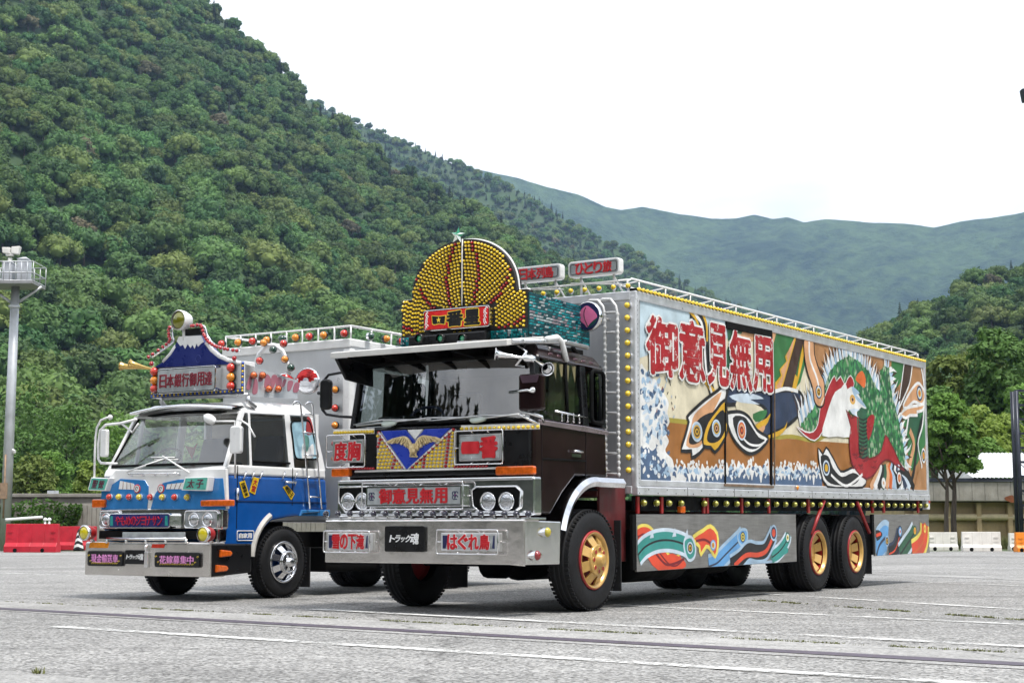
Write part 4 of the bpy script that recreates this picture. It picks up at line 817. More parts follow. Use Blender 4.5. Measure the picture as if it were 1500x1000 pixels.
for i in range(40):
    rr = .03 + i*step*.86; n = max(3, int(2*math.pi*rr/step))
    for j in range(n):
        t = 2*math.pi*(j + .5*(i % 2))/n; a, b = axm + rr*math.cos(t)*.95, cz0 + rr*math.sin(t)
        if not inside(a, b) or (sa0 - .02 < a < sa1 + .02 and sb0 - .02 < b < sb1 + .02) or abs(a - axm) < .012: continue
        ph = (abs(math.degrees(math.atan2(a - axm, b - cz0))) + i*1.6) % 40
        (rb_ if ph < step/rr*57.3*.98 and i > 3 else yb).dome(FR(ud)(a, b, 0), (-1, 0, 0), .0152, .03, 8, 3)
tag(A.part('yellow_bulbs', yb, yel, parent=crown), kind='stuff'); tag(A.part('red_bulbs', rb_, redb, parent=crown), kind='stuff')
o = sign(A, 'crown_sign', ud, (sa0, sb0, sa1, sb1), None, M('sign_red', (.6, .018, .02), .3, var=.1, coat=.5), black_ink, chrome, r=.03, depth=.09, fr=.016); o['label'] = 'red sign with three black gold-edged characters under the bulb crown'
mb = MB(); w, h = sa1 - sa0, sb1 - sb0
def two(ch, x0, x1): letter(mb, ch, FR(ud), sa0 + w*x0, sb0 + h*.16, sa0 + w*x1, sb0 + h*.84, .088, .0955, 1, .105); letter(mb, ch, FR(ud), sa0 + w*x0, sb0 + h*.16, sa0 + w*x1, sb0 + h*.84, .088, .101, 0, .045)
def quad_(k, m, e, d):
    P = [(sa0 + w*.15 - e, sb0 + h*.36 - e), (sa0 + w*.17, sb0 + h*.3 - e), (sa0 + w*.25, sb0 + h*.34 - e), (sa0 + w*.33 + e, sb0 + h*.28 - e), (sa0 + w*.34 + e, sb0 + h*.66 + e), (sa0 + w*.25, sb0 + h*.64 + e), (sa0 + w*.145 - e, sb0 + h*.7 + e)]; mb.prism(P, FR(ud), .09, d, m)
quad_(0, 1, .01, .0955); quad_(0, 0, 0, .101); two('番', .37, .6); two('星', .635, .85)
sc_ = (sa0 + w*.245, sb0 + h*.49); mb.prism([(sc_[0] + (.032 if k % 2 == 0 else .013)*math.sin(R(36*k)), sc_[1] + (.032 if k % 2 == 0 else .013)*math.cos(R(36*k))) for k in range(9, -1, -1)], FR(ud), .1, .104, 1)
A.part('lettering', mb, [black_ink, gold_ink], parent=o)
mb = MB()
for s in (0, 1):
    for k in range(9): a = (sa0 + w*(.045 + .03*random.random())) if s == 0 else (sa1 - w*(.045 + .03*random.random())); b = sb0 + h*(.15 + .7*k/8); mb.tube([FR(ud)(a + .012*math.cos(t), b + .014*math.sin(t), .095) for t in np.linspace(0, 4.5, 7)], .005, 4)
A.part('white_scrolls', mb, white_ink, parent=o)
# five-pointed star on top
sc = cp_(674, 346); mb = MB(); n = 10; ring = [(sc[0] + (.095 if k % 2 == 0 else .04)*math.sin(R(36*k + 8)), sc[1] + (.095 if k % 2 == 0 else .04)*math.cos(R(36*k + 8))) for k in range(n)]
ctr = FR(ud)(sc[0], sc[1], .09); bk = FR(ud)(sc[0], sc[1], -.0)
for k in range(n):
    p, q = FR(ud)(*ring[k], .045), FR(ud)(*ring[(k+1) % n], .045); mb.add([ctr, q, p], [(0,1,2)], k % 2); mb.add([bk, p, q], [(0,1,2)], k % 2)
A.part('roof_star', mb, [M('star_green', (.01, .22, .11), .15, .3, coat=.6), M('star_white', (.75, .8, .76), .15, .3)])
# near side of the crown: rows of teal tinsel bulbs
vs_ = -br[0] - .015; q0, q1, q2, q3 = A.s_(775, 427, vs_), A.s_(863, 462, vs_), A.s_(864, 507, vs_), A.s_(775, 489, vs_)
mb = MB(); mb.prism([(q0[0], q3[1]), (q2[0], q2[1] - .0), (q1[0], q1[1] + .08), (q0[0], q0[1])], SD(vs_), -.03, 0); tb = A.part('tinsel_board', mb, M('tinsel_back', (.01, .05, .06), .4)); tb['label'] = 'side of the roof board covered in glittering teal tinsel'
mb = MB()
for i in range(14):
    s = 0.
    while s < .985:
        e = min(.99, s + random.uniform(.018, .07)); t = (i + .5)/14; k = random.choice((0, 0, 0, 0, 1, 1, 2)) if i not in (5, 6, 7) else random.choice((2, 3, 3, 0, 1, 2)); x = random.uniform(-.005, .008); P = []
        for q, dz, d in ((s, -.009, .004), (e, -.009, .004), (e, .009, .013 + x), (s, .009, .013 - x)): u = q0[0] + (q1[0] - q0[0])*q; z0 = q3[1] + (q2[1] - q3[1])*q; z1 = q0[1] + (q1[1] + .08 - q0[1])*q; P.append(SD(vs_)(u, z0 + (z1 - z0)*t + dz, d))
        mb.add(P, [(0,1,2,3)], k); s = e + .004
for i in range(4):
    for j in range(70):
        a = ax0 + (ax1 - ax0)*(j + random.random()*.5)/70; z = zbot - .015 - i*.024
        if .26 < (a - ax0)/(ax1 - ax0) < .72: continue
        k = random.choice((0, 0, 0, 1, 1, 2)); mb.add([FR(ud)(a - .01, z - .009, .004), FR(ud)(a + .01, z - .009, .004), FR(ud)(a + .01, z + .009, .014), FR(ud)(a - .01, z + .009, .012)], [(0,1,2,3)], k)
teals = [M('teal_tinsel', (.02, .42, .46), .25, .3, var=.4, scale=40), M('dark_teal_tinsel', (.008, .13, .16), .25, .3, var=.4, scale=40), M('silver_tinsel', (.7, .8, .82), .2, .4), M('pink_tinsel', (.5, .4, .45), .25, .4)]
tag(A.part('tinsel', mb, teals, parent=tb), kind='stuff')
mb = MB(); mb.prism([(ax0, zbot - .1), (ax1, zbot - .11), (ax1, zbot), (ax0, zbot)], FR(ud), -.1, 0); A.part('crown_plinth', mb, M('tinsel_back2', (.01, .06, .07), .4))
mb = MB(); mb.box((ud - .12, -cp_(720, 480)[0], zbot - .13), (ud - .003, -cp_(607, 490)[0], zbot - .005)); mb2 = A.part('signal_box', mb, blackp, .02)
for x in (616, 647, 679): p = A.f(x, 496, ud - .12); m3 = MB(); m3.lathe([(.052, 0), (.052, .05), (.045, .05)], (ud - .12, -p[0], p[1]), (-1,0,0), 14, 1); m3.dome((ud - .125, -p[0], p[1]), (-1,0,0), .045, .03, 12, 3, 0); A.part('green_lamp', m3, [sig_green, blackp], parent=mb2)
# --- cargo box
mb = MB(); mb.box((U0, 0, 1.32), (U1, VW, 3.47)); A.part('cargo_box', shear(mb), M('box_grey', (.52, .53, .55), .4, .3, var=.06, scale=2, dirt=.25), .02)
fr_ = [((U0 - .006, -.02, 1.3), (U0 + .09, .07, 3.47)), ((U1 - .09, -.02, 1.3), (U1 + .01, .07, 3.45)), ((U0 - .01, 2.42, 1.3), (U0 + .08, 2.51, 3.47))]
for a, b in fr_: mb = MB(); mb.box(a, b); A.part('corner_post', shear(mb), alum_w, .025, seg=3)
for z0, z1, v0 in ((3.40, 3.505, -.022), (1.325, 1.40, -.012), (1.225, 1.322, -.026)): mb = MB(); mb.box((U0 - .004, v0, z0), (U1 + .004, .06, z1)); A.part('side_rail', shear(mb), alum_w, .012)
for z0, z1 in ((3.40, 3.505), (1.24, 1.33)): mb = MB(); mb.box((U0 - .012, .05, z0), (U0 + .06, 2.45, z1)); A.part('front_rail', shear(mb), alum_w, .012)
mb = MB()
for i in range(46): u = U0 + .02 + i*.225; mb.dome((u, -.0265, 1.29 if i % 2 else 1.25), (0,-1,0), .009, .005, 6, 2)
for i in range(40): mb.dome((U0 + .03, -.0205, 1.36 + i*.052), (0,-1,0), .006, .004, 5, 2)
tag(A.part('rivets', shear(mb), M('rivet_dark', (.12, .12, .12), .5, .5)), kind='stuff')
for u in (3.55, 4.85, 5.9, 7.4, 8.8, 10.3, 11.5): mb = MB(); mb.box((u, -.0275, 1.228), (u + .008, -.02, 1.32)); A.part('rail_joint', shear(mb), blackm)
# roof-edge bulbs and tube rail
yl = lamp_mesh(.032, .05, yel, chrome, n=8)
for i in range(13): put(yl, 'marker_lamp', A.root, (U0 - .012, .06 + i*.185, 3.545), (0, R(20), 0))
mb = MB()
for i in range(104): u = U0 + .05 + i*.098; mb.dome((u, -.024, 3.455 + .062), (0,-.8,.6), .026, .034, 7, 3)
tag(A.part('yellow_bulbs', shear(mb), yel), kind='stuff')
mb = MB(); mb.box((U0 + .0, -.004, 3.506), (U1, .06, 3.532)); A.part('bulb_rail', shear(mb), blackm)
mb = MB(); mb.tube([(U0 + .05, .1, 3.5), (U0 + .02, .1, 3.62), (U0 + .12, .1, 3.66), (U1 - .1, .1, 3.66), (U1, .1, 3.56)], .013, 6); mb.tube([(U0 + .1, .32, 3.62), (U1 - .1, .32, 3.64)], .011, 6); mb.tube([(U0 + .05, .1, 3.64), (U0 + .05, 2.4, 3.64)], .012, 6)
for i in range(16): u = U0 + .3 + i*.66; mb.tube([(u, .1, 3.655), (u, .1, 3.5)], .009, 5); mb.tube([(u, .1, 3.655), (u, .32, 3.63)], .009, 5)
A.part('roof_rail', shear(mb), whitep)
# front-edge lamp column
for i in range(14): put(yl, 'marker_lamp', A.root, (U0 - .0, .075, 1.50 + i*.1415), (0, 0, 0), 1.15)
# ladder with knotted rails
vlad = (.315, .155); mb = MB(); ul = U0 - .12
for v in vlad: mb.tube([(ul, v, 1.42), (ul, v, 3.24), (ul, v + .02, 3.33), (ul + .01, v + .09, 3.41), (ul + .02, v + .2, 3.42), (ul + .06, v + .3, 3.36)], .017, 8)
for i in range(9): z = 1.46 + i*.225; mb.tube([(ul, vlad[0], z), (ul, vlad[1], z)], .016, 7)
for v in vlad:
    for i in range(28): z = 1.45 + i*.066; mb.lathe([(.018, -.02), (.025, 0), (.018, .02)], (ul, v, z), (0,0,1), 8, 0)
for z in (1.5, 2.5, 3.2): mb.tube([(ul, vlad[0], z), (U0, vlad[0] + .02, z)], .012, 5)
A.part('ladder', mb, M('ladder_white', (.74, .74, .73), .35, .2, dirt=.25))
# peach roundel
UR = FA.loc(860, 463, v=.33).x + .08; pc = A.f(860, 463, UR - .08); mb = MB(); mb.lathe([(.002, .0), (.155, .0), (.165, .01), (.165, .07), (.155, .08)], (UR, -pc[0], pc[1]), (-1,0,0), 32, 1); mb.lathe([(.15, .0805), (.001, .0805)], (UR, -pc[0], pc[1]), (-1,0,0), 32, 0); rd = A.part('peach_roundel', mb, [M('roundel_navy', (.012, .015, .075), .35), chrome])
pts = smooth([(-.005, .115), (.05, .085), (.105, .03), (.125, -.02), (.07, -.06), (.025, -.1), (0, -.125), (-.03, -.09), (-.085, -.04), (-.1, .02), (-.065, .08)], 5)
mb = MB(); f = FR(UR - .08); mb.prism([(pc[0] + a, pc[1] + b) for a, b in pts][::-1], f, .0, .006, 0); pr = smooth([(-.01, .1), (-.035, .05), (-.03, -.02), (0, -.09), (.015, -.12)], 6, False)
mb.tube([f(pc[0] + a, pc[1] + b, .007) for a, b in pr], .005, 5, 1); lf = smooth([(.125, -.03), (.1, -.08), (.05, -.11), (.005, -.128), (.04, -.085)], 5); mb.prism([(pc[0] + a, pc[1] + b) for a, b in lf], f, .0, .004, 2); A.part('peach', mb, [M('peach_pink', (.72, .16, .33), .4), black_ink, M('roundel_green', (.01, .06, .05), .4)], parent=rd)
mb = MB(); mb.tube([(UR, -pc[0] + .02, pc[1] - .1), (U0 - .02, .4, 3.15)], .014, 6); A.part('roundel_bracket', mb, chrome, parent=rd)
# two signs on the roof of the box
us = U0 + .08
for (x0, y0, x1, y1, tx) in ((757, 391, 827, 410, '日本列島'), (838, 383, 913, 405, 'ひとり旅')):
    r_ = A.frect(x0, y0, x1, y1, us); r_ = (r_[0], 3.715, r_[2], 3.90); o = sign(A, 'roof_sign', us, r_, tx, silver_face, red_ink, whitep, r=.04, depth=.09, off=.022, fr=.018, pad=(.14, .16), border=black_ink); o['label'] = 'silver roof sign with red characters ' + ('next to the bulb crown' if x0 < 800 else 'nearest the corner of the cargo box')
    mb = MB(); 
    for a in (r_[0] + .12, r_[2] - .12): mb.tube([(us, -a, 3.72), (us, -a, 3.5)], .014, 6); mb.tube([(us, -a, 3.7), (us + .25, -a, 3.52)], .01, 5)
    mb.tube([(us - .03, -r_[0], 3.66), (us - .03, -r_[2], 3.6)], .01, 5); A.part('sign_bracket', mb, whitep, parent=o)
# lower side lamps
gl = lamp_mesh(.042, .07, lime, chrome, n=10)
us_ = []
for i in range(33):
    u = 2.56 + i*.31
    if abs(u - 3.78) < .1: continue
    put(gl, 'marker_lamp', A.root, (u, .06, zb(u) - .085), (0, 0, R(60)))
for x in (1002,): c = A.s_(x, 746, 0); mb = MB(); mb.prism(rrect(c[0] - .06, c[1] - .04, c[0] + .06, c[1] + .04, .01), SD(.03), -.03, .02); A.part('side_reflector', mb, orange, .006)
c = A.s_(1165, 714, 0); mb = MB(); mb.dome((c[0], -.03, c[1]), (0,-1,0), .035, .02, 10, 3); A.part('side_reflector', mb, amber)
# skirts
sk = []
for x0, x1, yb0, yb1 in ((933, 1167, 837, 822), (1282, 1362, 814, 809)):
    p, q = A.s_(x0, yb0, 0), A.s_(x1, yb1, 0); zt0, zt1 = A.s_(x0, 753, 0)[1], A.s_(x1, 753, 0)[1]
    mb = MB(); mb.prism([(p[0], p[1]), (q[0], q[1]), (q[0], zt1), (p[0], zt0)], SD(-.002), -.03, .0); k = A.part('side_skirt', mb, steel_br, .004); sk.append(k)
    k['label'] = 'long bare metal side skirt painted with feathers' if x0 < 1000 else 'short rear side skirt painted with feathers'
    mb = MB(); mb.box((p[0] - .09, .0, p[1] + .02), (p[0] - .004, .035, zt0)); A.part('skirt_edge', mb, blackm)
mb = MB(); mb.box((U1 - .1, .0, 1.08), (U1 + .06, .3, 1.22)); mb.box((U1 - .06, 2.2, 1.08), (U1 + .06, 2.48, 1.22)); A.part('rear_lamp_bar', shear(mb), whitep, .01)
mb = MB(); mb.dome((U1 + .01, -.0, 1.3), (0,-1,0), .03, .02, 8, 3); A.part('rear_marker', mb, redl)
# --- the painted side: flat sign-writer's paint on the box panel, built layer on layer
def paint(name, col, ch=None, rough=.38, var=.2): return M('paint_' + name, col, rough, var=var, scale=3.2, dirt=.2, chip=ch, bump=.05, bscale=9)
WH = (.72, .72, .68)
PT_ = {k: paint(k, *v) for k, v in dict(
    cream=((.66, .60, .44),), sky=((.50, .62, .68),), brown=((.33, .135, .035), ((.5, .4, .28), .70, 9)), olive=((.36, .30, .05),), tan=((.40, .20, .085),), white=((.74, .74, .72),), black=((.014, .014, .018), ((.4, .4, .38), .735, 14)), navy=((.03, .045, .09),),
    wave=((.075, .125, .22),), lblue=((.34, .48, .62),), pale=((.55, .64, .72),), peach=((.62, .33, .17),), yellow=((.62, .36, .03),), green=((.04, .17, .055), ((.4, .5, .35), .70, 20)), dgreen=((.03, .11, .06),), scale=((.03, .15, .05),), scale2=((.06, .26, .09),), scale3=((.3, .40, .26),), red=((.36, .02, .028), ((.6, .5, .45), .68, 16)), rdark=((.18, .012, .02),), orange=((.62, .13, .03),), dbrown=((.05, .025, .018),),
    teal=((.04, .27, .24),), coral=((.66, .07, .03),), cyan=((.12, .33, .62),), lemon=((.75, .62, .12),), letter=((.36, .012, .018), ((.62, .6, .56), .57, 9))).items()}
PK = list(PT_)
class Mural:
    def __init__(s, v, corners): s.mb = MB(); s.v = v; s.n = 0; s.cl = s.uv(corners)   # corners: clockwise limits of the painted sheet
    def clip(s, P):
        for i in range(4):
            a, b = s.cl[i], s.cl[(i+1) % 4]; f = lambda p: (b[0]-a[0])*(p[1]-a[1]) - (b[1]-a[1])*(p[0]-a[0]); Q = []
            for j in range(len(P)):
                p, q = P[j], P[(j+1) % len(P)]; fp, fq = f(p), f(q)
                if fp <= 0: Q.append(p)
                if (fp < 0 < fq) or (fq < 0 < fp): t = fp/(fp-fq); Q.append((p[0]+(q[0]-p[0])*t, p[1]+(q[1]-p[1])*t))
            P = Q
            if len(P) < 3: return []
        return P
    def uv(s, pts): return [A.s_(x, y, s.v) for x, y in pts]
    def poly(s, pts, mat, layer, sm=0, raw=False):
        P = pts if raw else s.uv(pts); P = smooth(P, sm) if sm else P
        P = s.clip(P); s.n += 1
        if P: s.mb.flat(P, SD(s.v), .0015 + layer*.0012 + (s.n % 40)*.00002, PK.index(mat))
    def line(s, pts, w, mat, layer, sm=4, closed=False, taper=False):
        P = s.uv(pts); P = smooth(P, sm, closed) if sm else P; k = len(P); s.n += 1; d = .0015 + layer*.0012 + (s.n % 40)*.00002
        L, Rr = [], []
        for i in range(k):
            a = P[(i-1) % k] if (i or closed) else P[i]; b = P[(i+1) % k] if (i < k-1 or closed) else P[i]; dx, dy = b[0]-a[0], b[1]-a[1]; l = math.hypot(dx, dy) or 1
            ww = w*(1 - abs(2*i/(k-1) - 1)**2*.85 if taper else 1); n = (-dy/l*ww/2, dx/l*ww/2); L.append((P[i][0]+n[0], P[i][1]+n[1])); Rr.append((P[i][0]-n[0], P[i][1]-n[1]))
        for i in range(k if closed else k-1):
            Q = s.clip([L[i], Rr[i], Rr[(i+1) % k], L[(i+1) % k]])
            if Q: s.mb.flat(Q, SD(s.v), d, PK.index(mat))
    def shape(s, pts, fill, layer, sm=4, ol='black', w=.05): s.poly(pts, fill, layer, sm); s.line(pts, w, ol, layer + .5, sm, True)
    def eye(s, x, y, rx, ry, layer, cols):
        c = s.uv([(x, y)])[0]; e = s.uv([(x + rx, y), (x, y - ry)]); ru, rz = abs(e[0][0] - c[0]), abs(e[1][1] - c[1]); k = len(cols)
        for i, m in enumerate(cols): q = 1 - i/k; s.poly([(c[0] + ru*q*math.cos(t), c[1] + rz*q*math.sin(t)) for t in np.linspace(0, 6.283, 19)[:-1]], m, layer + i*.35, 0, True)
    def spikes(s, path, ln, n, mats, layer, w=.6, closed=False, flip=1):
        P = smooth(s.uv(path), 12, closed); D = [0]
        for i in range(1, len(P)): D.append(D[-1] + math.dist(P[i], P[i-1]))
        for j in range(n):
            d = D[-1]*(j + .5)/n; i = max(1, next(k for k in range(len(D)) if D[k] >= d)); p = P[i]; tx, ty = P[i][0]-P[i-1][0], P[i][1]-P[i-1][1]; l = math.hypot(tx, ty) or 1; tx, ty = tx/l, ty/l; nx, ny = -ty*flip, tx*flip
            h = ln*random.uniform(.75, 1.2); g = D[-1]/n*w; sk = random.uniform(-.2, .2)*h
            s.poly([(p[0]-tx*g-nx*.03, p[1]-ty*g-ny*.03), (p[0]+nx*h*.6-tx*g*.7, p[1]+ny*h*.6-ty*g*.7), (p[0]+nx*h+tx*sk, p[1]+ny*h+ty*sk), (p[0]+nx*h*.6+tx*g*.7, p[1]+ny*h*.6+ty*g*.7), (p[0]+tx*g-nx*.03, p[1]+ty*g-ny*.03)], mats[j % len(mats)], layer, 0, True)
    def part(s, name, parent=None): return s.mb.build(name, [PT_[k] for k in PK], parent or A.root)
m = Mural(0., [(936.5, 437), (1356, 533), (1357, 719.5), (936.5, 704)])
TOPL = lambda x: 437.5 + (x - 937)*(533.5 - 437.5)/(1355 - 937)
BOTL = lambda x: 703.5 + (x - 937)*(719 - 703.5)/(1356 - 937)
# grounds
m.poly([(937, 437.5), (1356, 533.5), (1357, 719), (937, 703.5)], 'cream', 0)
m.poly([(937, 437.8), (1064, 467), (1066, 495), (1040, 500), (1010, 512), (985, 520), (960, 516), (937, 524)], 'sky', 1, 0)
m.poly([(965, 613), (1010, 619), (1060, 628), (1130, 640), (1200, 646), (1290, 652), (1356, 656), (1356.5, 718.5), (937, 703), (937, 690), (960, 660)], 'brown', 1)
m.line([(968, 614), (1010, 618.5), (1060, 628), (1130, 640), (1160, 639), (1192, 645), (1215, 636), (1243, 640)], .055, 'olive', 1.4, 3)
m.poly([(1170, 491), (1356, 533.7), (1356.5, 718), (1285, 715), (1270, 660), (1210, 560)], 'tan', 1)
m.poly([(1063, 467), (1130, 482.5), (1128, 500), (1100, 492), (1080, 488), (1066, 500)], 'dgreen', 1.5); m.poly([(1062, 520), (1075, 480), (1082, 500), (1064, 560)], 'dgreen', 1.5)
m.poly([(1131, 483), (1186, 495.5), (1180, 530), (1172, 560), (1160, 575), (1128, 574)], 'green', 1.5)
m.poly([(1306, 523), (1332, 529), (1330, 545), (1312, 570), (1304, 560)], 'green', 1.5); m.poly([(1322, 600), (1340, 606), (1355, 590), (1356, 640), (1352, 660), (1335, 690), (1328, 650)], 'green', 1.5, 2); m.poly([(1326, 610), (1345, 600), (1350, 640), (1336, 640)], 'dgreen', 1.8, 2)
m.poly([(1090, 480), (1118, 482), (1105, 500), (1080, 500)], 'peach', 1.8)
# sea
def foam(x0, x1, topf, seed, step):
    """White crests with hanging fingers over dark water, then curls of blue inside the white."""
    rng = random.Random(seed); m.poly([(x0, BOTL(x0))] + [(x0 + (x1-x0)*i/30, topf(x0 + (x1-x0)*i/30) + 8) for i in range(31)] + [(x1, BOTL(x1))], 'wave', 2)
    up, dn = [], []; x = x0; k = 0
    while x <= x1: up.append((x, topf(x) + (rng.uniform(-7, -2) if k % 2 else rng.uniform(0, 4)))); dn.append((x + step*.3, topf(x) + (rng.uniform(17, 25) if k % 2 else rng.uniform(9, 13)))); x += step*rng.uniform(.6, 1.1); k += 1
    m.poly(smooth(up, 5, False) + smooth(dn[::-1], 5, False), 'white', 3)
    for q in range(int((x1-x0)/step*1.5)):
        x = rng.uniform(x0 + 3, x1 - 3); y = topf(x) + rng.uniform(2, 13); c = rng.choice(['wave', 'wave', 'lblue', 'lblue', 'pale'])
        m.line([(x - 2.5, y + rng.uniform(-3, 3)), (x - .8, y + rng.uniform(-3, 3)), (x + 1, y + rng.uniform(-3, 3)), (x + 2.6, y + rng.uniform(-2, 4))], rng.uniform(.03, .055), c, 4 + (q % 4)*.2, 6, taper=True)
    for q in range(int((x1-x0)/step*.8)): x = rng.uniform(x0 + 2, x1 - 2); m.eye(x, topf(x) - rng.uniform(2, 9), rng.uniform(.8, 1.8), rng.uniform(1.5, 4), 4, ['white'])
foam(936, 1061, lambda x: 684 - 22*math.exp(-((x - 938)/20)**2), 4, 4.2); foam(1062, 1127, lambda x: 682 + 2*math.sin(x*.3), 8, 3.6); foam(1130, 1204, lambda x: 684 + 2*math.sin(x*.25), 9, 3.2)
rng = random.Random(12)
m.poly([(936, 546), (944, 540), (952, 552), (960, 556), (968, 570), (973, 578), (979, 590), (977, 604), (980, 618), (974, 632), (979, 646), (974, 660), (984, 672), (988, 684), (1000, 692), (1000, 706), (936, 705)], 'white', 3.2, 5)
m.poly([(936, 662), (944, 650), (954, 660), (962, 655), (966, 672), (976, 684), (980, 706), (936, 705)], 'wave', 3.4, 5)
for i in range(130):
    t = rng.random(); y = 548 + t*152; x = rng.uniform(939, 958 + min(22, t*60)); an = rng.uniform(0, 360); L = rng.uniform(6, 12); pts = [(x, y)]
    for q in range(5): an += rng.uniform(-60, 60); x = max(x + math.cos(R(an))*L/5*.7, 937); y = y + math.sin(R(an))*L/5; pts.append((x, y))
    c = rng.choice(['lblue', 'lblue', 'pale', 'wave']) if t < .62 else rng.choice(['white', 'white', 'white', 'lblue', 'wave']); m.line(pts, rng.uniform(.035, .07), c, 3.6 + (i % 7)*.2, 6, taper=True)
for i in range(26): x, y = rng.uniform(950, 992), rng.uniform(538, 610); m.line([(x, y), (x + rng.uniform(-2, 2), y + rng.uniform(3, 7))], .014, rng.choice(['rdark', 'lblue', 'black']), 4.6, 0)
# dark tail and its feathers
m.line([(1010, 456), (1022, 463), (1030, 480), (1033, 510), (1035, 540), (1040, 565), (1045, 585)], .16, 'black', 5, 5); m.line([(1014, 458), (1027, 474), (1031, 505), (1034, 545), (1043, 580)], .05, 'white', 5.4, 5); m.line([(1008, 455), (1019, 468), (1025, 490), (1028, 520)], .045, 'yellow', 5.4, 5); m.line([(1028, 459), (1034, 475), (1035, 500)], .05, 'yellow', 5.4, 5)
m.line([(1032, 556), (1040, 568), (1050, 582), (1046, 596)], .08, 'yellow', 5.2, 5)
m.shape([(1071, 562), (1098, 572), (1132, 573), (1168, 573), (1175, 588), (1170, 606), (1160, 617), (1148, 626), (1132, 634), (1118, 641), (1104, 640), (1116, 622), (1122, 600), (1100, 590), (1076, 592), (1063, 590)], 'navy', 5.5, 4)
m.poly([(1078, 588), (1100, 590), (1118, 600), (1112, 615), (1100, 622), (1090, 610), (1080, 604)], 'cream', 6, 3); m.poly([(1102, 606), (1122, 600), (1119, 612), (1106, 618)], 'green', 6.3, 2)
m.poly([(1067, 580), (1085, 576), (1104, 577), (1118, 584), (1098, 585), (1112, 592), (1090, 590), (1080, 588)], 'pale', 6.4, 2); m.line([(1100, 572), (1120, 569), (1133, 573), (1150, 569), (1168, 573)], .05, 'white', 6.5, 4)
m.poly([(1118, 641), (1132, 634), (1148, 626), (1152, 616), (1150, 628), (1140, 638), (1128, 641)], 'yellow', 6.5, 2); m.poly([(1106, 622), (1122, 612), (1128, 604), (1124, 618), (1112, 632)], 'yellow', 6.6, 2); m.poly([(1108, 630), (1120, 622), (1116, 634)], 'peach', 6.8, 2)
m.poly([(1175, 497), (1163, 492.5), (1159, 505), (1149, 522), (1151, 529), (1141, 541), (1143, 550), (1134, 561), (1131, 571), (1146, 573)], 'yellow', 5.2); m.poly([(1163, 494), (1151, 520), (1153, 528), (1143, 542), (1145, 551), (1136, 566), (1142, 572), (1160, 510)], 'peach', 5.5)
m.poly([(1178, 495), (1166, 493), (1144, 572), (1160, 574), (1166, 545), (1172, 515)], 'dbrown', 5.8); m.poly([(1177, 496.5), (1180, 497), (1175, 530), (1169, 555), (1164, 574), (1158, 574), (1164, 548), (1167, 552), (1172, 520)], 'yellow', 6)
m.line([(1130, 488), (1123, 508), (1124, 540), (1117, 574)], .04, 'black', 5.4, 3); m.poly([(1131, 486), (1137, 484.5), (1133, 500), (1128, 513)], 'peach', 5.4)
m.shape([(1177, 496), (1190, 499), (1192, 520), (1200, 545), (1206, 560), (1206, 590), (1199, 596), (1192, 588), (1189, 568), (1181, 543), (1177, 520)], 'peach', 9, 4, 'black', .03); m.line([(1184, 500), (1185, 525), (1194, 550), (1198, 565)], .05, 'white', 9.6, 4); m.eye(1198, 574, 4.6, 10, 10, ['navy', 'pale', 'yellow', 'dbrown', 'yellow'])
# three eyed feathers
m.shape([(1063, 563), (1050, 572), (1032, 585), (1015, 600), (1005, 611), (1008, 617), (1002, 640), (997, 660), (1012, 660), (1012, 670), (1024, 663), (1034, 648), (1035, 628), (1044, 612), (1060, 594)], 'white', 7, 2, 'black', .045)
m.poly([(1056, 574), (1034, 590), (1016, 607), (1011, 625), (1004, 652), (1020, 655), (1029, 646), (1032, 625), (1042, 606)], 'peach', 7.8, 3); m.poly([(1042, 604), (1024, 612), (1012, 630), (1008, 648), (1018, 650), (1030, 640), (1033, 620)], 'black', 8.2, 3); m.eye(1019.5, 632, 8, 15, 8.6, ['pale', 'lblue', 'yellow', 'dbrown', 'yellow', 'black'])
m.shape([(1060, 586), (1048, 600), (1036, 616), (1029, 636), (1029, 653), (1040, 655), (1046, 662), (1056, 650), (1064, 632), (1064, 605)], 'yellow', 8.6, 2, 'black', .045); m.poly([(1058, 600), (1044, 614), (1036, 632), (1035, 646), (1046, 648), (1056, 640), (1062, 622)], 'black', 9.4, 3); m.eye(1048, 627, 6.5, 13, 9.8, ['pale', 'lblue', 'yellow', 'dbrown', 'peach', 'black'])
m.shape([(1062, 608), (1074, 603), (1086, 604), (1097, 612), (1108, 630), (1124, 641), (1118, 652), (1108, 661), (1096, 664), (1082, 654), (1070, 636)], 'white', 8.8, 3, 'black', .045); m.poly([(1072, 612), (1088, 610), (1098, 622), (1110, 640), (1119, 645), (1106, 657), (1092, 655), (1080, 643)], 'black', 9.6, 3); m.line([(1086, 640), (1096, 650), (1110, 652), (1120, 646)], .03, 'white', 10.2, 4); m.eye(1085, 630, 6.5, 15, 10.2, ['pale', 'orange', 'peach', 'rdark', 'orange'])
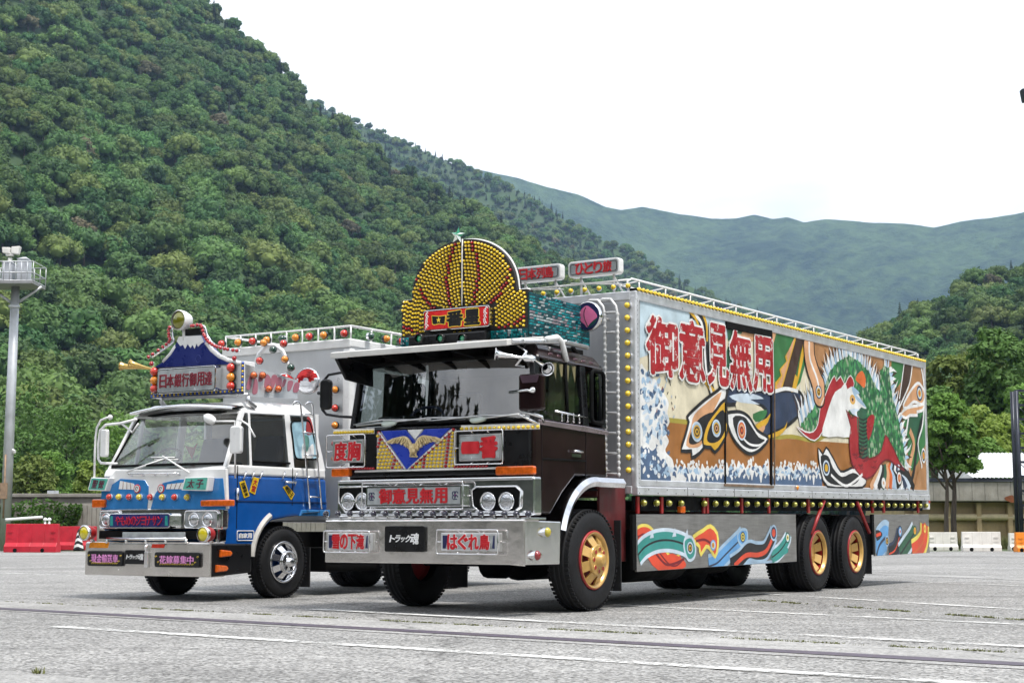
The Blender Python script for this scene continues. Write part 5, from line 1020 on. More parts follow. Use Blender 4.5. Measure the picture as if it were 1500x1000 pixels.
# wing: spikes, scales
G = [(1206, 569), (1214, 545), (1226, 530), (1243, 521), (1258, 530), (1272, 545), (1282, 567), (1289, 574), (1288, 545), (1294, 535), (1301, 540), (1303, 560), (1307, 586), (1314, 610), (1320, 639), (1325, 668), (1324, 684)]
m.spikes(G[:8], .34, 48, ['dbrown', 'white', 'dbrown', 'white'], 6, .42); m.spikes(G[:8], .2, 44, ['white', 'lblue', 'pale'], 7, .55); m.spikes(G[10:], .36, 24, ['white', 'dbrown'], 6, .45); m.spikes(G[9:], .2, 28, ['white', 'lblue', 'pale'], 7, .55)
Lw = [(1170, 622), (1178, 612), (1188, 600), (1196, 590), (1203, 578)]; m.spikes(Lw, .42, 15, ['dbrown', 'white'], 6, .45); m.spikes(Lw, .27, 12, ['white', 'lblue'], 7.4, .6)
m.poly(G + [(1308, 665), (1296, 637), (1289, 663), (1274, 674), (1262, 660), (1250, 610), (1230, 590), (1215, 600)], 'scale', 8); m.poly([(1172, 622), (1180, 611), (1190, 599), (1200, 588), (1207, 580), (1208, 610), (1200, 632), (1186, 632)], 'scale', 8)
rng = random.Random(5)
from mathutils.geometry import intersect_point_tri_2d
def inpoly(x, y, P):
    c = False; j = len(P) - 1
    for i in range(len(P)):
        if (P[i][1] > y) != (P[j][1] > y) and x < (P[j][0]-P[i][0])*(y-P[i][1])/(P[j][1]-P[i][1]) + P[i][0]: c = not c
        j = i
    return c
GP = G + [(1308, 665), (1296, 637), (1289, 663), (1274, 674), (1262, 660), (1250, 610), (1230, 590), (1215, 600)]; LP = [(1172, 622), (1180, 611), (1190, 599), (1200, 588), (1207, 580), (1208, 610), (1200, 632), (1186, 632)]
for iy in range(44):
    for ix in range(60):
        x, y = 1172 + ix*2.6 + (iy % 2)*1.3, 522 + iy*3.7
        if not (inpoly(x, y, GP) or inpoly(x, y, LP)): continue
        c = m.uv([(x, y)])[0]; s_ = .033; m.poly([(c[0], c[1] + s_*1.2), (c[0] - s_, c[1] + s_*.4), (c[0] - s_*.5, c[1] - s_*1.1), (c[0] + s_*.5, c[1] - s_*1.2), (c[0] + s_, c[1] + s_*.3)], rng.choice(['scale2', 'scale2', 'dgreen', 'dgreen', 'scale', 'scale3']), 8.6 + (iy % 3)*.1, 0, True)
# red neck, breast and legs
m.shape([(1165, 624), (1178, 632), (1190, 632), (1197, 620), (1200, 598), (1207, 580), (1214, 562), (1221, 550), (1224, 558), (1230, 551), (1236, 563), (1240, 555), (1245, 550), (1250, 561), (1246, 572), (1236, 574), (1228, 580), (1218, 595), (1208, 615), (1203, 633), (1192, 645), (1178, 638)], 'red', 9.4, 2, 'white', .018)
m.poly([(1255, 548), (1262, 543), (1267, 555), (1265, 568), (1258, 562), (1252, 556)], 'orange', 9.4, 2)
m.poly([(1203, 638), (1208, 612), (1215, 590), (1222, 574), (1231, 568), (1237, 560), (1240, 570), (1246, 566), (1256, 577), (1262, 590), (1268, 598), (1260, 600), (1256, 612), (1250, 603), (1243, 600), (1240, 608), (1245, 625), (1243, 640), (1225, 639)], 'white', 10, 2)
m.poly([(1246, 566), (1252, 569), (1258, 576), (1252, 578), (1260, 585), (1268, 597), (1258, 590), (1250, 580)], 'lblue', 10.6, 2); m.eye(1247.5, 585, 4, 7, 10.8, ['yellow', 'peach', 'black']); m.poly([(1243, 600), (1250, 598), (1258, 600), (1251, 604), (1256, 611), (1247, 606)], 'pale', 10.6)
m.shape([(1238, 600), (1246, 612), (1256, 611), (1256, 650), (1258, 668), (1268, 672), (1281, 669), (1290, 660), (1296, 637), (1303, 649), (1308, 658), (1317, 678), (1324, 689), (1310, 680), (1303, 674), (1296, 673), (1288, 680), (1281, 692), (1267, 701), (1252, 687), (1245, 671), (1243, 641), (1245, 625)], 'red', 9.7, 2, 'rdark', .03)
for i in range(26):
    x, y = rng.uniform(1246, 1285), rng.uniform(655, 690)
    if y > 655 + abs(x - 1265)*.4: m.line([(x - 3, y - 2), (x, y), (x + 2.5, y - 2.5)], .016, 'rdark', 10.3, 2)
m.poly([(1254, 603), (1267, 599), (1268, 630), (1269, 652), (1272, 671), (1261, 672), (1257, 650)], 'dgreen', 10.3, 2)
for i in range(11): m.line([(1257, 612 + i*5.6), (1263, 615 + i*5.6), (1269, 612 + i*5.6)], .022, 'black', 10.7, 2)
m.poly([(1269, 614), (1275, 607), (1280, 610), (1277, 628), (1271, 645), (1268, 630)], 'red', 10.4, 2)
# the hanging black feather and the fan on the right
m.shape([(1197, 656), (1204, 665), (1209, 655), (1216, 665), (1222, 676), (1230, 690), (1240, 688), (1250, 684), (1259, 693), (1268, 703), (1262, 713.5), (1238, 713.5), (1211, 712.5), (1201, 690)], 'white', 9, 2, 'black', .035); m.poly([(1201, 668), (1212, 668), (1219, 685), (1232, 698), (1248, 692), (1258, 698), (1252, 708), (1238, 711), (1216, 708), (1205, 695)], 'black', 9.7, 3); m.line([(1216, 695), (1228, 706), (1240, 711), (1256, 700), (1262, 694)], .04, 'white', 10.2, 4); m.eye(1209, 685, 5, 11.5, 10.4, ['pale', 'navy', 'yellow', 'yellow'])
fan = ['peach', 'white', 'black', 'dgreen', 'peach', 'orange', 'lblue', 'black', 'white', 'navy', 'pale', 'black']
for i, c in enumerate(fan): x = 1272 + i*4.6; m.line([(1288 + i*2.6, 678 + abs(i - 4)*1.2), (1284 + i*4, 695), (x + 2 + i*1.2, 715)], .13, c, 8.6 + i*.1, 4)
m.eye(1316, 700, 4, 12, 10.5, ['black', 'white', 'orange', 'peach']); m.eye(1293, 707, 3, 8, 10.5, ['white', 'orange', 'peach'])
m.poly([(1325, 529), (1336, 531), (1334, 548), (1325, 585), (1312, 604), (1309, 596), (1317, 575)], 'dbrown', 5.4, 2); m.line([(1336, 531), (1332, 560), (1322, 585), (1312, 606)], .04, 'white', 5.8, 4); m.line([(1314, 606), (1318, 575), (1324, 530)], .035, 'white', 5.8, 3)
m.shape([(1322, 594), (1332, 574), (1343, 561), (1350, 567), (1354, 579), (1350, 592), (1338, 588), (1328, 597)], 'peach', 7, 3, 'white', .05); m.eye(1346, 576, 4.2, 11, 8, ['navy', 'pale', 'yellow', 'orange'])
m.shape([(1319, 606), (1328, 597), (1342, 594), (1353, 592), (1350, 601), (1342, 603), (1343, 608), (1332, 608), (1326, 612)], 'peach', 7, 2, 'white', .05); m.line([(1330, 612), (1326, 640), (1324, 665), (1330, 690), (1328, 712)], .06, 'white', 6, 4); m.line([(1332, 630), (1338, 650), (1332, 680), (1326, 714)], .12, 'peach', 5.6, 4)
m.line([(1348, 534), (1353, 570), (1351, 620), (1344, 650), (1350, 690), (1340, 716)], .05, 'white', 6.2, 4); m.line([(1351, 610), (1344, 640), (1338, 690), (1330, 716)], .09, 'black', 5.9, 4); m.eye(1352, 667, 3, 11, 7, ['white', 'navy', 'yellow', 'orange'])
m.poly([(1306, 690), (1318, 676), (1326, 690), (1332, 714.5), (1300, 713)], 'pale', 7.2, 2); m.poly([(1310, 700), (1320, 684), (1326, 705), (1322, 714)], 'navy', 7.6, 2); m.poly([(1344, 690), (1356, 680), (1356.5, 718), (1338, 717)], 'tan', 6.6)
mur = m.part('mural'); mur['label'] = 'painted mural of a green and red phoenix over breaking waves'
# door in the side: black shadow gaps and a frame
def bar(x0, y0, x1, y1, w, d=.02): p, q = A.s_(x0, y0), A.s_(x1, y1); dx, dz = q[0]-p[0], q[1]-p[1]; l = math.hypot(dx, dz); n = (-dz/l*w/2, dx/l*w/2); mb.prism([(p[0]-n[0], p[1]-n[1]), (q[0]-n[0], q[1]-n[1]), (q[0]+n[0], q[1]+n[1]), (p[0]+n[0], p[1]+n[1])], SD(0), -.005, d)
for q in ((1062, 476, 1129, 489, .09, .024), (1128.5, 490, 1128.5, 710, .05, .022), (1061, 590, 1061, 709, .028, .02)): mb = MB(); bar(*q); A.part('door_track', mb, blackm, .003)
for q in ((1059, 710, 1131, 713, .03, .03), (1133, 560, 1133, 710, .016, .024)): mb = MB(); bar(*q); A.part('door_frame', mb, M('rusty_door_frame', (.22, .15, .1), .6, .3, var=.4, scale=8), .003)
# big flaking characters
m2 = MB()
for ch, (x0, y0, x1, y1) in zip('御意見無用', ((945, 462, 990, 552), (993, 468, 1030, 560), (1034, 474, 1065, 565), (1067, 484, 1099, 572), (1101, 492, 1130, 574))):
    p = [A.s_(x, y) for x, y in ((x0, y0), (x1, y1))]; letter(m2, ch, SD(0), p[0][0], p[1][1], p[1][0], p[0][1], .019, .0225, 1, .068); letter(m2, ch, SD(0), p[0][0], p[1][1], p[1][0], p[0][1], .0225, .026, 0, .032)
lt = m2.build('lettering', [PT_['letter'], PT_['white']], A.root); lt['label'] = 'five large flaking red characters on the front of the mural'
# feathers on the skirts
SKC = ([(933.5, 753.5), (1166.5, 753.5), (1166.5, 821.5), (933.5, 836.5)], [(1282.5, 753.5), (1361.5, 753.5), (1361.5, 808.7), (1282.5, 813.5)])
m = Mural(-.002, SKC[0]); mk = m
def curl(pts, w, fill, edge, layer=1, mid=None, eye=None): 
    m.line(pts, w*1.45, edge, layer, 6); m.line(pts, w, fill, layer + .6, 6)
    if mid: m.line(pts, w*.12, mid, layer + 1, 6)
    if eye: m.eye(eye[0], eye[1], eye[2], eye[3], layer + 1.4, eye[4])
E1 = ['pale', 'navy', 'yellow', 'black']
curl([(934, 786), (942, 782), (952, 786), (965, 808), (980, 826), (990, 828), (998, 822)], 0.16, 'coral', 'lemon', 1, 'rdark'); m.poly([(936, 786), (944, 808), (964, 834.5), (1000, 832), (1003, 822), (985, 810), (972, 815), (960, 808), (950, 790)], 'coral', 1.3, 3); m.line([(960, 810), (975, 826), (990, 824), (1002, 818)], .03, 'rdark', 2, 5)
curl([(934, 812), (945, 800), (962, 792), (982, 791), (1002, 797), (1012, 806)], 0.19, 'teal', 'pale', 3, 'black'); m.shape([(1002, 790), (1012, 786), (1018, 802), (1016, 816), (1008, 820), (1002, 806)], 'teal', 4.2, 3, 'pale', .035); m.eye(1010, 802, 4.5, 9, 5, E1)
for x, y in ((955, 783), (988, 781), (1006, 783)): m.poly([(x - 4, y + 5), (x, y - 9), (x + 2, y + 4)], 'pale', 3.6)
m.shape([(1015, 786), (1030, 776), (1040, 770), (1050, 781), (1051, 800), (1047, 815), (1040, 804), (1034, 800), (1026, 812), (1024, 800), (1019, 795)], 'coral', 2, 2, 'lemon', .05); m.line([(1019, 792), (1032, 790), (1044, 798)], .03, 'rdark', 2.8, 4); m.eye(1044, 798, 4, 8, 3.2, ['cyan', 'pale', 'yellow', 'orange'])
curl([(1038, 829), (1050, 824), (1062, 812), (1074, 800), (1084, 790), (1088, 784)], 0.20, 'cyan', 'lblue', 1, 'navy'); m.shape([(1080, 784), (1084, 776), (1093, 776), (1094, 790), (1088, 799), (1082, 794)], 'cyan', 2.6, 3, 'lblue', .035); m.eye(1087.5, 786, 3.6, 8, 3.4, ['navy', 'lemon', 'black', 'lemon'])
curl([(1070, 828), (1084, 818), (1096, 806), (1108, 808), (1120, 806), (1128, 792), (1133, 780)], 0.19, 'black', 'lblue', 3.2, None); m.line([(1075, 828), (1092, 813), (1110, 812), (1122, 806), (1130, 790)], .06, 'coral', 4.6, 6); m.eye(1132.5, 780, 5, 12, 5, ['lblue', 'navy', 'coral', 'yellow']); m.poly([(1094, 806), (1100, 798), (1104, 808)], 'lblue', 4.2); m.poly([(1112, 804), (1114, 794), (1119, 803)], 'lblue', 4.2)
m.poly([(1090, 826), (1100, 818), (1112, 824), (1128, 820), (1140, 822), (1120, 825.5)], 'lblue', 2.2, 3)
curl([(1130, 816), (1140, 808), (1148, 798), (1153, 788), (1154, 782)], 0.16, 'teal', 'pale', 3, 'black'); m.poly([(1128, 816), (1142, 808), (1152, 800), (1154, 808), (1148, 812), (1136, 822)], 'teal', 3.2, 2); m.eye(1153, 787, 3, 8, 5, ['dgreen', 'pale', 'lemon', 'black'])
mk.part('skirt_feathers', sk[0]); m = mk = Mural(-.002, SKC[1])
curl([(1284, 812), (1288, 798), (1296, 788), (1300, 790)], 0.39, 'cyan', 'lblue', 1, 'navy'); m.eye(1299, 792, 3, 8, 3, ['lblue', 'navy', 'yellow', 'black']); m.poly([(1282.5, 776), (1290, 778), (1292, 784), (1284, 792)], 'black', 2, 2); m.line([(1283, 784), (1290, 781)], .05, 'coral', 2.6, 0)
curl([(1302, 811), (1310, 806), (1315, 794), (1318, 780)], 0.22, 'black', 'navy', 2, 'coral'); m.eye(1318, 778, 3, 9, 4, ['navy', 'cyan', 'pale', 'coral']); curl([(1318, 812), (1326, 800), (1334, 788), (1339, 778)], 0.27, 'dgreen', 'pale', 3, 'black'); m.eye(1339.5, 777, 2.6, 8, 5, ['dgreen', 'yellow', 'orange'])
curl([(1336, 810), (1346, 802), (1353, 788), (1354, 768)], 0.31, 'coral', 'lemon', 4, 'orange'); m.eye(1354, 774, 2.4, 9, 6, ['orange', 'lemon', 'orange'])
mk.part('skirt_feathers', sk[1])
# ================================================================== THE SMALLER TRUCK
B = Truck(FB, 'decorated_blue_truck', 'smaller blue and white decorated truck with a mountain-shaped roof sign', 'truck')
bw = M('cab_white', (.8, .8, .79), .22, var=.04, coat=.6, dirt=.06); bb = M('cab_blue', (.006, .085, .34), .2, var=.1, coat=.7, dirt=.06); bb2 = M('cab_blue_light', (.03, .2, .5), .22, var=.12, coat=.5); dblue = M('chassis_blue', (.005, .03, .12), .4, var=.2)
BW = 2.08
# chassis and wheels
mb = MB()
for v in (.62, 1.36): mb.box((.5, v, .6), (7.4, v + .08, .82))
for u in (.9, 2.2, 3.6, 5.2, 7.2): mb.box((u, .7, .64), (u + .08, 1.36, .8))
B.part('chassis_frame', mb, blackm, .006)
mb = MB()
for u in (1.36, 5.1): mb.tube([(u, .25, .42), (u, 1.85, .42)], .06, 10)
mb.box((.9, .7, .4), (2.1, 1.35, .95)); B.part('axles', mb, blackm)
ty_b = tyre_mesh(.445, .22, .24); rim_b = rim_mesh(.24, -.01, 8, chrome, dblue, .07, .13, 0, chrome, spoke_w=.5)
mbs = MB()
for k in range(5):
    t = 6.2832*k/5 + .3; w = .02; mbs.hexa([(math.cos(t)*.03 - math.sin(t)*w*e, y, math.sin(t)*.03 + math.cos(t)*w*e) for y in (-.085, -.07) for e in (-1, 1)] + [(math.cos(t)*.125 - math.sin(t)*w*e*.6, y, math.sin(t)*.125 + math.cos(t)*w*e*.6) for y in (-.09, -.075) for e in (-1, 1)])
mbs.lathe([(.135, -.07), (.135, -.09), (.118, -.09), (.118, -.07)], (0,0,0), (0,1,0), 28); mbs.lathe([(.04, -.07), (.038, -.1), (.002, -.105)], (0,0,0), (0,1,0), 16); star_me = to_mesh(mbs, 'hub_star', chrome)
for (u, v, f) in ((1.36, .03, 0), (1.36, BW - .03, 1), (5.1, .03, 0), (5.1, BW - .03, 1)):
    e = wheel(B, ty_b, rim_b, u, v, .445, bool(f), inner=.25 if u > 4 else None); put(star_me, 'hub_star', e, (0,0,0))
mb = MB(); mb.box((1.88, .05, .12), (1.9, .42, .62)); B.part('mud_flap', mb, rubber2)
mb = MB(); mb.box((2.3, .12, .3), (3.4, .5, .62)); mb.tube([(2.2, .06, .42), (4.6, .06, .4)], .03, 6); B.part('fuel_tank', mb, blackm, .03)
# cab: side outline extruded across, blue below, white above
sy = lambda a, b, d: (a, d, b)
blue = [(.22, .98), (.16, 1.2), (.2, 1.5), (2.16, 1.5), (2.2, 1.1), (1.86, 1.09), (1.62, 1.02), (1.4, 1.0), (1.12, .96), (.9, .82), (.76, .5), (.3, .5)]
mb = MB(); mb.prism(blue, sy, BW - .02, .02); B.part('cab_lower', mb, bb, .035, seg=3)
white = [(.2, 1.5), (.24, 1.6), (.34, 1.63), (2.14, 1.63), (2.16, 1.5)]
mb = MB(); mb.prism(white, sy, BW - .022, .022); B.part('cab_belt', mb, bw, .03, seg=3)
mb = MB(); mb.box((.45, .025, 1.185), (2.17, .012, 1.2)); B.part('door_crease', mb, dblue)
mb = MB()
for u in (.46, 1.48): mb.box((u, .022, .86 if u < 1 else 1.15), (u + .01, .016, 1.62))
B.part('door_seams', mb, blackm)
def bpost(u0, u1, t0, t1, v, th, z0=1.6, z1=2.3, nm='cab_pillar', mt=bw):
    mb = MB(); e = .09 if v < 1 else -.09; mb.hexa([(u0, v, z0), (u1, v, z0), (u1, v+th, z0), (u0, v+th, z0), (t0, v+e, z1), (t1, v+e, z1), (t1, v+th+e, z1), (t0, v+th+e, z1)]); B.part(nm, mb, mt, .012)
for v in (.03, BW - .08):
    bpost(.26, .32, .62, .7, v, .05); bpost(.70, .745, .74, .785, v, .05); bpost(1.43, 1.54, 1.43, 1.54, v, .05); bpost(2.0, 2.16, 1.9, 2.02, v, .05)
mb = MB(); mb.box((2.02, .1, 1.6), (2.08, BW - .1, 2.34)); B.part('cab_rear_wall', mb, bw)
mb = MB(); mb.hexa([(.58, .1, 2.26), (2.06, .1, 2.3), (2.06, BW - .1, 2.3), (.58, BW - .1, 2.26), (.78, .26, 2.44), (1.95, .26, 2.47), (1.95, BW - .26, 2.47), (.78, BW - .26, 2.44)]); B.part('roof', mb, bw, .05, seg=3)
mb = MB(); n = 14; P0, P1 = [], []
for i in range(n+1):
    t = i/n; v = .16 + t*(BW - .32); bow = .14*math.sin(math.pi*t); P0.append((.50 - bow, v, 2.335 + .05*math.sin(math.pi*t))); P1.append((.74 - bow*.7, v, 2.37 + .06*math.sin(math.pi*t)))
mb.add(P0 + P1 + [(x, y, z - .03) for x, y, z in P0] + [(x, y, z - .05) for x, y, z in P1], [(i, i+1, n+2+i, n+1+i) for i in range(n)] + [(2*n+2+i, 3*n+3+i, 3*n+4+i, 2*n+3+i) for i in range(n)] + [(i, 2*n+2+i, 2*n+3+i, i+1) for i in range(n)], 0, True); B.part('sun_visor', mb, chrome)
mb = MB(); vs = []
for i in range(n+1): t = i/n; v = .08 + t*(BW - .16); bow = .12*math.sin(math.pi*t); vs += [(.3 - bow, v, 1.64), (.66 - bow*.7, .1 + v*(BW - .2)/BW*1.0, 2.27 + .04*math.sin(math.pi*t))]
mb.add(vs, [(2*i, 2*i+1, 2*i+3, 2*i+2) for i in range(n)], 0, True); B.part('windscreen', mb, glass_w)
mb = MB(); mb.tube(vs[0::2], .016, 6); mb.tube(vs[1::2], .02, 6); mb.tube([vs[0], vs[1]], .016, 6); mb.tube([vs[-2], vs[-1]], .016, 6); B.part('windscreen_seal', mb, blackm)
for v in (.04, BW - .04):
    s = .08 if v < 1 else -.08
    mb = MB(); mb.add([(.36, v, 1.64), (.7, v, 1.64), (.74, v + s, 2.27), (.70, v + s, 2.27)], [(0,1,2,3)]); B.part('quarterlight', mb, glass_s)
    mb = MB(); mb.add([(.76, v, 1.68), (1.43, v, 1.68), (1.43, v + s, 2.25), (.79, v + s, 2.25)], [(0,1,2,3)]); B.part('door_window', mb, glass_s)
e = .03; qz = [B.s_(x, y, .06) for x, y in ((429, 617), (457, 615), (466, 672), (431, 672))]
P = [(qz[3][0], qz[3][1]), (qz[2][0], qz[2][1]), (qz[1][0], qz[1][1]), (qz[0][0], qz[0][1])]
mb = MB(); lean = lambda a, b, d: (a, .045 + (b - 1.64)*.115 - d, b); P2 = smooth([((P[i][0]*(1-t) + P[(i+1) % 4][0]*t), (P[i][1]*(1-t) + P[(i+1) % 4][1]*t)) for i in range(4) for t in (.12, .5, .88)], 3)
mb.prism(P2, lean, -.02, .012); qw = B.part('quarter_window', mb, M('window_art_blue', (.36, .58, .68), .25, var=.15, coat=.5)); qw['label'] = 'rear side window covered with a painted picture'
mb = MB(); c0 = ((P[0][0]+P[1][0])/2, (P[0][1]+P[2][1])/2)
mb.prism(smooth([(c0[0] + .02, c0[1] + .08), (c0[0] + .16, c0[1] + .1), (c0[0] + .13, c0[1] + .27), (c0[0] + .06, c0[1] + .29)], 4), lean, .012, .016, 0); mb.prism(smooth([(c0[0] - .1, c0[1] - .25), (c0[0] + .12, c0[1] - .22), (c0[0] + .14, c0[1] - .05), (c0[0] + .04, c0[1] - .1), (c0[0] - .06, c0[1] - .05)], 4), lean, .012, .015, 1); mb.prism(smooth([(c0[0] - .06, c0[1] - .12), (c0[0] + .02, c0[1] - .14), (c0[0] + .06, c0[1] + .02), (c0[0] - .02, c0[1] + .05)], 4), lean, .015, .018, 2)
B.part('window_picture', mb, [redp, whitep, M('art_green', (.12, .3, .25), .4)], parent=qw)
mb = MB(); mb.tube([lean(a, b, .014) for a, b in P2], .012, 5, close=True); mb.tube([SD(.03)(a, b, -.0) for a, b in ((.76, 1.68), (1.44, 1.68))], .015, 5); B.part('window_rubber', mb, blackm)
# interior
mb = MB(); mb.box((.42, .12, 1.55), (.68, BW - .12, 1.67)); B.part('dashboard', mb, dash_m, .03)
for v in (.3, 1.25):
    mb = MB(); mb.box((1.1, v, 1.3), (1.6, v + .5, 1.5)); mb.hexa([(1.5, v, 1.5), (1.62, v, 1.5), (1.62, v + .5, 1.5), (1.5, v + .5, 1.5), (1.62, v + .05, 2.05), (1.72, v + .05, 2.05), (1.72, v + .45, 2.05), (1.62, v + .45, 2.05)]); B.part('seat', mb, M('seat_grey', (.09, .09, .1), .7), .03)
mb = MB(); mb.tube([(.78 + .05*math.sin(t), 1.5 + .22*math.cos(t), 1.76 + .12*math.sin(t)) for t in np.linspace(0, 6.283, 25)[:-1]], .015, 6, close=True); mb.tube([(.78, 1.28, 1.76), (.78, 1.72, 1.76)], .012, 5); mb.tube([(.78, 1.5, 1.76), (.62, 1.5, 1.6)], .025, 6); B.part('steering_wheel', mb, dash_m)
mb = MB(); mb.box((1.98, .2, 1.66), (2.0, BW - .2, 2.28)); B.part('rear_curtain', mb, M('beige_curtain', (.5, .42, .32), .8))
mb = MB(); q = [B.f(x, y, .5) for x, y in ((272, 653), (289, 668), (278, 660))]; mb.prism([(q[0][0], q[0][1]), (q[1][0] - .08, q[1][1] - .03), (q[1][0], q[0][1] + .03), (q[1][0] - .06, q[0][1] - .02)], FR(.5), 0, .01); B.part('pennant', mb, redl)
# wipers and grab rail
for a, b in (((187, 691), (245, 671)), ((279, 692), (240, 668))): p, q = B.f(*a, .17), B.f(*b, .24); mb = MB(); mb.tube([FR(.17)(*p, .02), FR(.24)(*q, .02)], .013, 6); mb.tube([FR(.24)(q[0] - .2, q[1] - .01, .02), FR(.24)(q[0] + .2, q[1] - .02, .02)], .009, 5); B.part('wiper', mb, whitep)
p, q = B.f(192, 694, .15), B.f(262, 693, .15); mb = MB(); mb.tube([FR(.15)(p[0], p[1], .05), FR(.15)(q[0], q[1], .05)], .01, 6)
for i in range(5): a = p[0] + (q[0]-p[0])*i/4; mb.tube([FR(.15)(a, p[1], .05), FR(.15)(a + .03, p[1] - .03, -.02)], .01, 5)
B.part('grab_rail', mb, chrome)
# front face: blue wings on white, eyes, lamps, green panels
uB = .165
def bp_(x, y, u=uB): return B.f(x, y, u)
for P in ([(150, 720), (178, 701), (214, 703), (219, 712), (218.5, 730), (217, 745.5), (150, 746)], [(222, 745.5), (228, 724), (240, 707), (262, 702), (328, 700), (332, 746)]): mb = MB(); mb.prism([bp_(*q) for q in P][::-1], FR(uB), -.03, .02); B.part('front_blue_panel', mb, bb2, .004)
mb = MB(); mb.prism([bp_(170, 688), bp_(332, 686), bp_(334, 745), bp_(148, 746), bp_(150, 712)][::-1], FR(uB), -.03, .012); B.part('front_white_panel', mb, bw, .01)
for X in ((178, 704, 176, 716, 200, 717, 198, 708), (275, 706, 270, 716, 245, 716, 247, 709)):
    mb = MB(); mb.prism([bp_(X[0], X[1]), bp_(X[2], X[3]), bp_(X[4], X[5]), bp_(X[6], X[7])][::(1 if X[0] < 200 else -1)], FR(uB), .015, .024); o = B.part('white_lash', mb, whitep)
    m3 = MB()
    for t in (.25, .5, .75): a = bp_(X[0] + (X[6]-X[0])*t, X[1] + (X[7]-X[1])*t - .5); b = bp_(X[2] + (X[4]-X[2])*t, X[3] + (X[5]-X[3])*t); m3.tube([FR(uB)(*a, .025), FR(uB)(*b, .025)], .004, 4)
    B.part('lash_lines', m3, M('ink_brown', (.2, .1, .05), .5), parent=o)
for x in (203, 238): p = bp_(x, 715.5); mb = MB(); mb.lathe([(.055, .0), (.055, .012), (.042, .014)], FR(uB)(p[0], p[1], .018), (-1,0,0), 20, 0); mb.lathe([(.042, .013), (.001, .013)], FR(uB)(p[0], p[1], .018), (-1,0,0), 20, 1); mb.tube([FR(uB)(p[0] + .02*math.cos(t), p[1] + .022*math.sin(t), .033) for t in np.linspace(0, 5, 9)], .004, 4, 2); B.part('round_badge', mb, [redb, whitep, black_ink])
lr, ly = lamp_mesh(.042, .06, redl, whitep), lamp_mesh(.042, .06, M('yellow_lens', (.66, .5, .03), .12, coat=1), whitep)
for i, x in enumerate((164, 178, 193, 208, 224, 241.5, 259.5, 278)): p = bp_(x, 727.5 + (x - 164)*.004); put(lr if i % 2 == 0 else ly, 'marker_lamp', B.root, (uB - .01, -p[0], p[1]))
gp = M('green_panel', (.10, .42, .33), .3, var=.15, scale=10); br_ink = M('brown_ink', (.12, .02, .05), .4)
def tilt_sign(T, name, u, quad, txt, face, ink, label, depth=.1):
    """Slanted plate on the front: quad in picture points tl, tr, br, bl."""
    P = [T.f(x, y, u) for x, y in quad]; mb = MB(); mb.prism(P[::-1], FR(u), 0, depth); o = T.part(name, mb, whitep, .008); o['label'] = label
    c = (sum(p[0] for p in P)/4, sum(p[1] for p in P)/4); I = [(c[0] + (p[0]-c[0])*.88, c[1] + (p[1]-c[1])*.84) for p in P]; m3 = MB(); m3.prism(I[::-1], FR(u), depth - .004, depth + .003); T.part('face', m3, face, parent=o)
    m4 = MB()
    def bil(a, b, d): q = [I[0][k]*(1-a)*b + I[1][k]*a*b + I[2][k]*a*(1-b) + I[3][k]*(1-a)*(1-b) for k in (0, 1)]; return FR(u)(q[0], q[1], d)
    text(m4, txt, bil, .1, .14, .9, .86, depth - .002, depth + .008, 0, .018, .1); T.part('lettering', m4, ink, parent=o); return o
tilt_sign(B, 'name_panel', uB, ((142, 699), (169, 700), (163, 719), (137, 718)), '聖徳', gp, br_ink, 'small green name panel below the driver side of the blue cab'); tilt_sign(B, 'name_panel', uB - .02, ((279, 699), (315, 698), (312, 719), (274, 718)), '太子', gp, br_ink, 'green name panel with two brown characters beside the row of round lamps')
for x0, y0, x1, y1 in ((137, 731, 155, 743), (296, 732, 341, 741)): a, b0, c, b1 = B.frect(x0, y0, x1, y1, uB - .03); mb = MB(); mb.prism(rrect(a, b0, c, b1, .018), FR(uB - .03), -.04, .03); B.part('turn_signal', mb, orange, .012)
# chrome grille and lamps
uG = .15; a0, b0, a1, b1 = B.frect(146, 745, 326, 775, uG)
mb = MB(); mb.prism(rrect(a0, b0, a1, b1, .03), FR(uG), -.1, 0); B.part('grille_panel', mb, MATS['bright_alloy'], .015)
mb = MB(); p = B.f(345, 745, .3); mb.prism([(.17, .68), (.3, .7), (.36, 1.06), (.17, 1.08)], SD(.03), -.06, .01); B.part('grille_end', mb, chrome, .02)
for x0, x1, xs in ((148, 176, (158, 172)), (272, 320, (286, 306))):
    r_ = B.frect(x0, 748, x1, 773, uG); mb = MB(); mb.tube([FR(uG)(a, b, .012) for a, b in rrect(*r_, .04)], .012, 6, close=True); hb = B.part('headlamp_bezel', mb, chrome); mb = MB(); mb.prism(rrect(*r_, .04), FR(uG), 0, .006); B.part('bezel_back', mb, silver_face, parent=hb)
    for x in xs: c = B.f(x, 760.5, uG); e = MB(); e.lathe([(.085, .0), (.09, -.03), (.082, -.045), (.07, -.03)], (uG, -c[0], c[1]), (1,0,0), 20, 1); e.dome((uG - .02, -c[0], c[1]), (-1,0,0), .074, .03, 18, 4, 0); B.part('headlamp', e, [lensw, chrome])
r_ = B.frect(169, 752, 257, 773, uG); o = sign(B, 'name_panel', uG, r_, 'やもめのジョナサン', M('panel_indigo', (.015, .02, .13), .3, var=.2), M('crimson_ink', (.45, .01, .04), .4), chrome, r=.03, depth=.1, off=.008, pad=(.11, .2), fr=.012); o['label'] = 'dark blue name panel with red lettering across the chrome grille'
for s in (0, 1): mb = MB(); a = r_[0] + .05 if s == 0 else r_[2] - .05; mb.prism([(a - .025, r_[1] + .03), (a + .025, r_[1] + .03), (a + .012, r_[3] - .03), (a - .025, r_[3] - .03)], FR(uG), .1, .105); B.part('panel_end', mb, M('panel_teal', (.02, .28, .25), .3), parent=o)
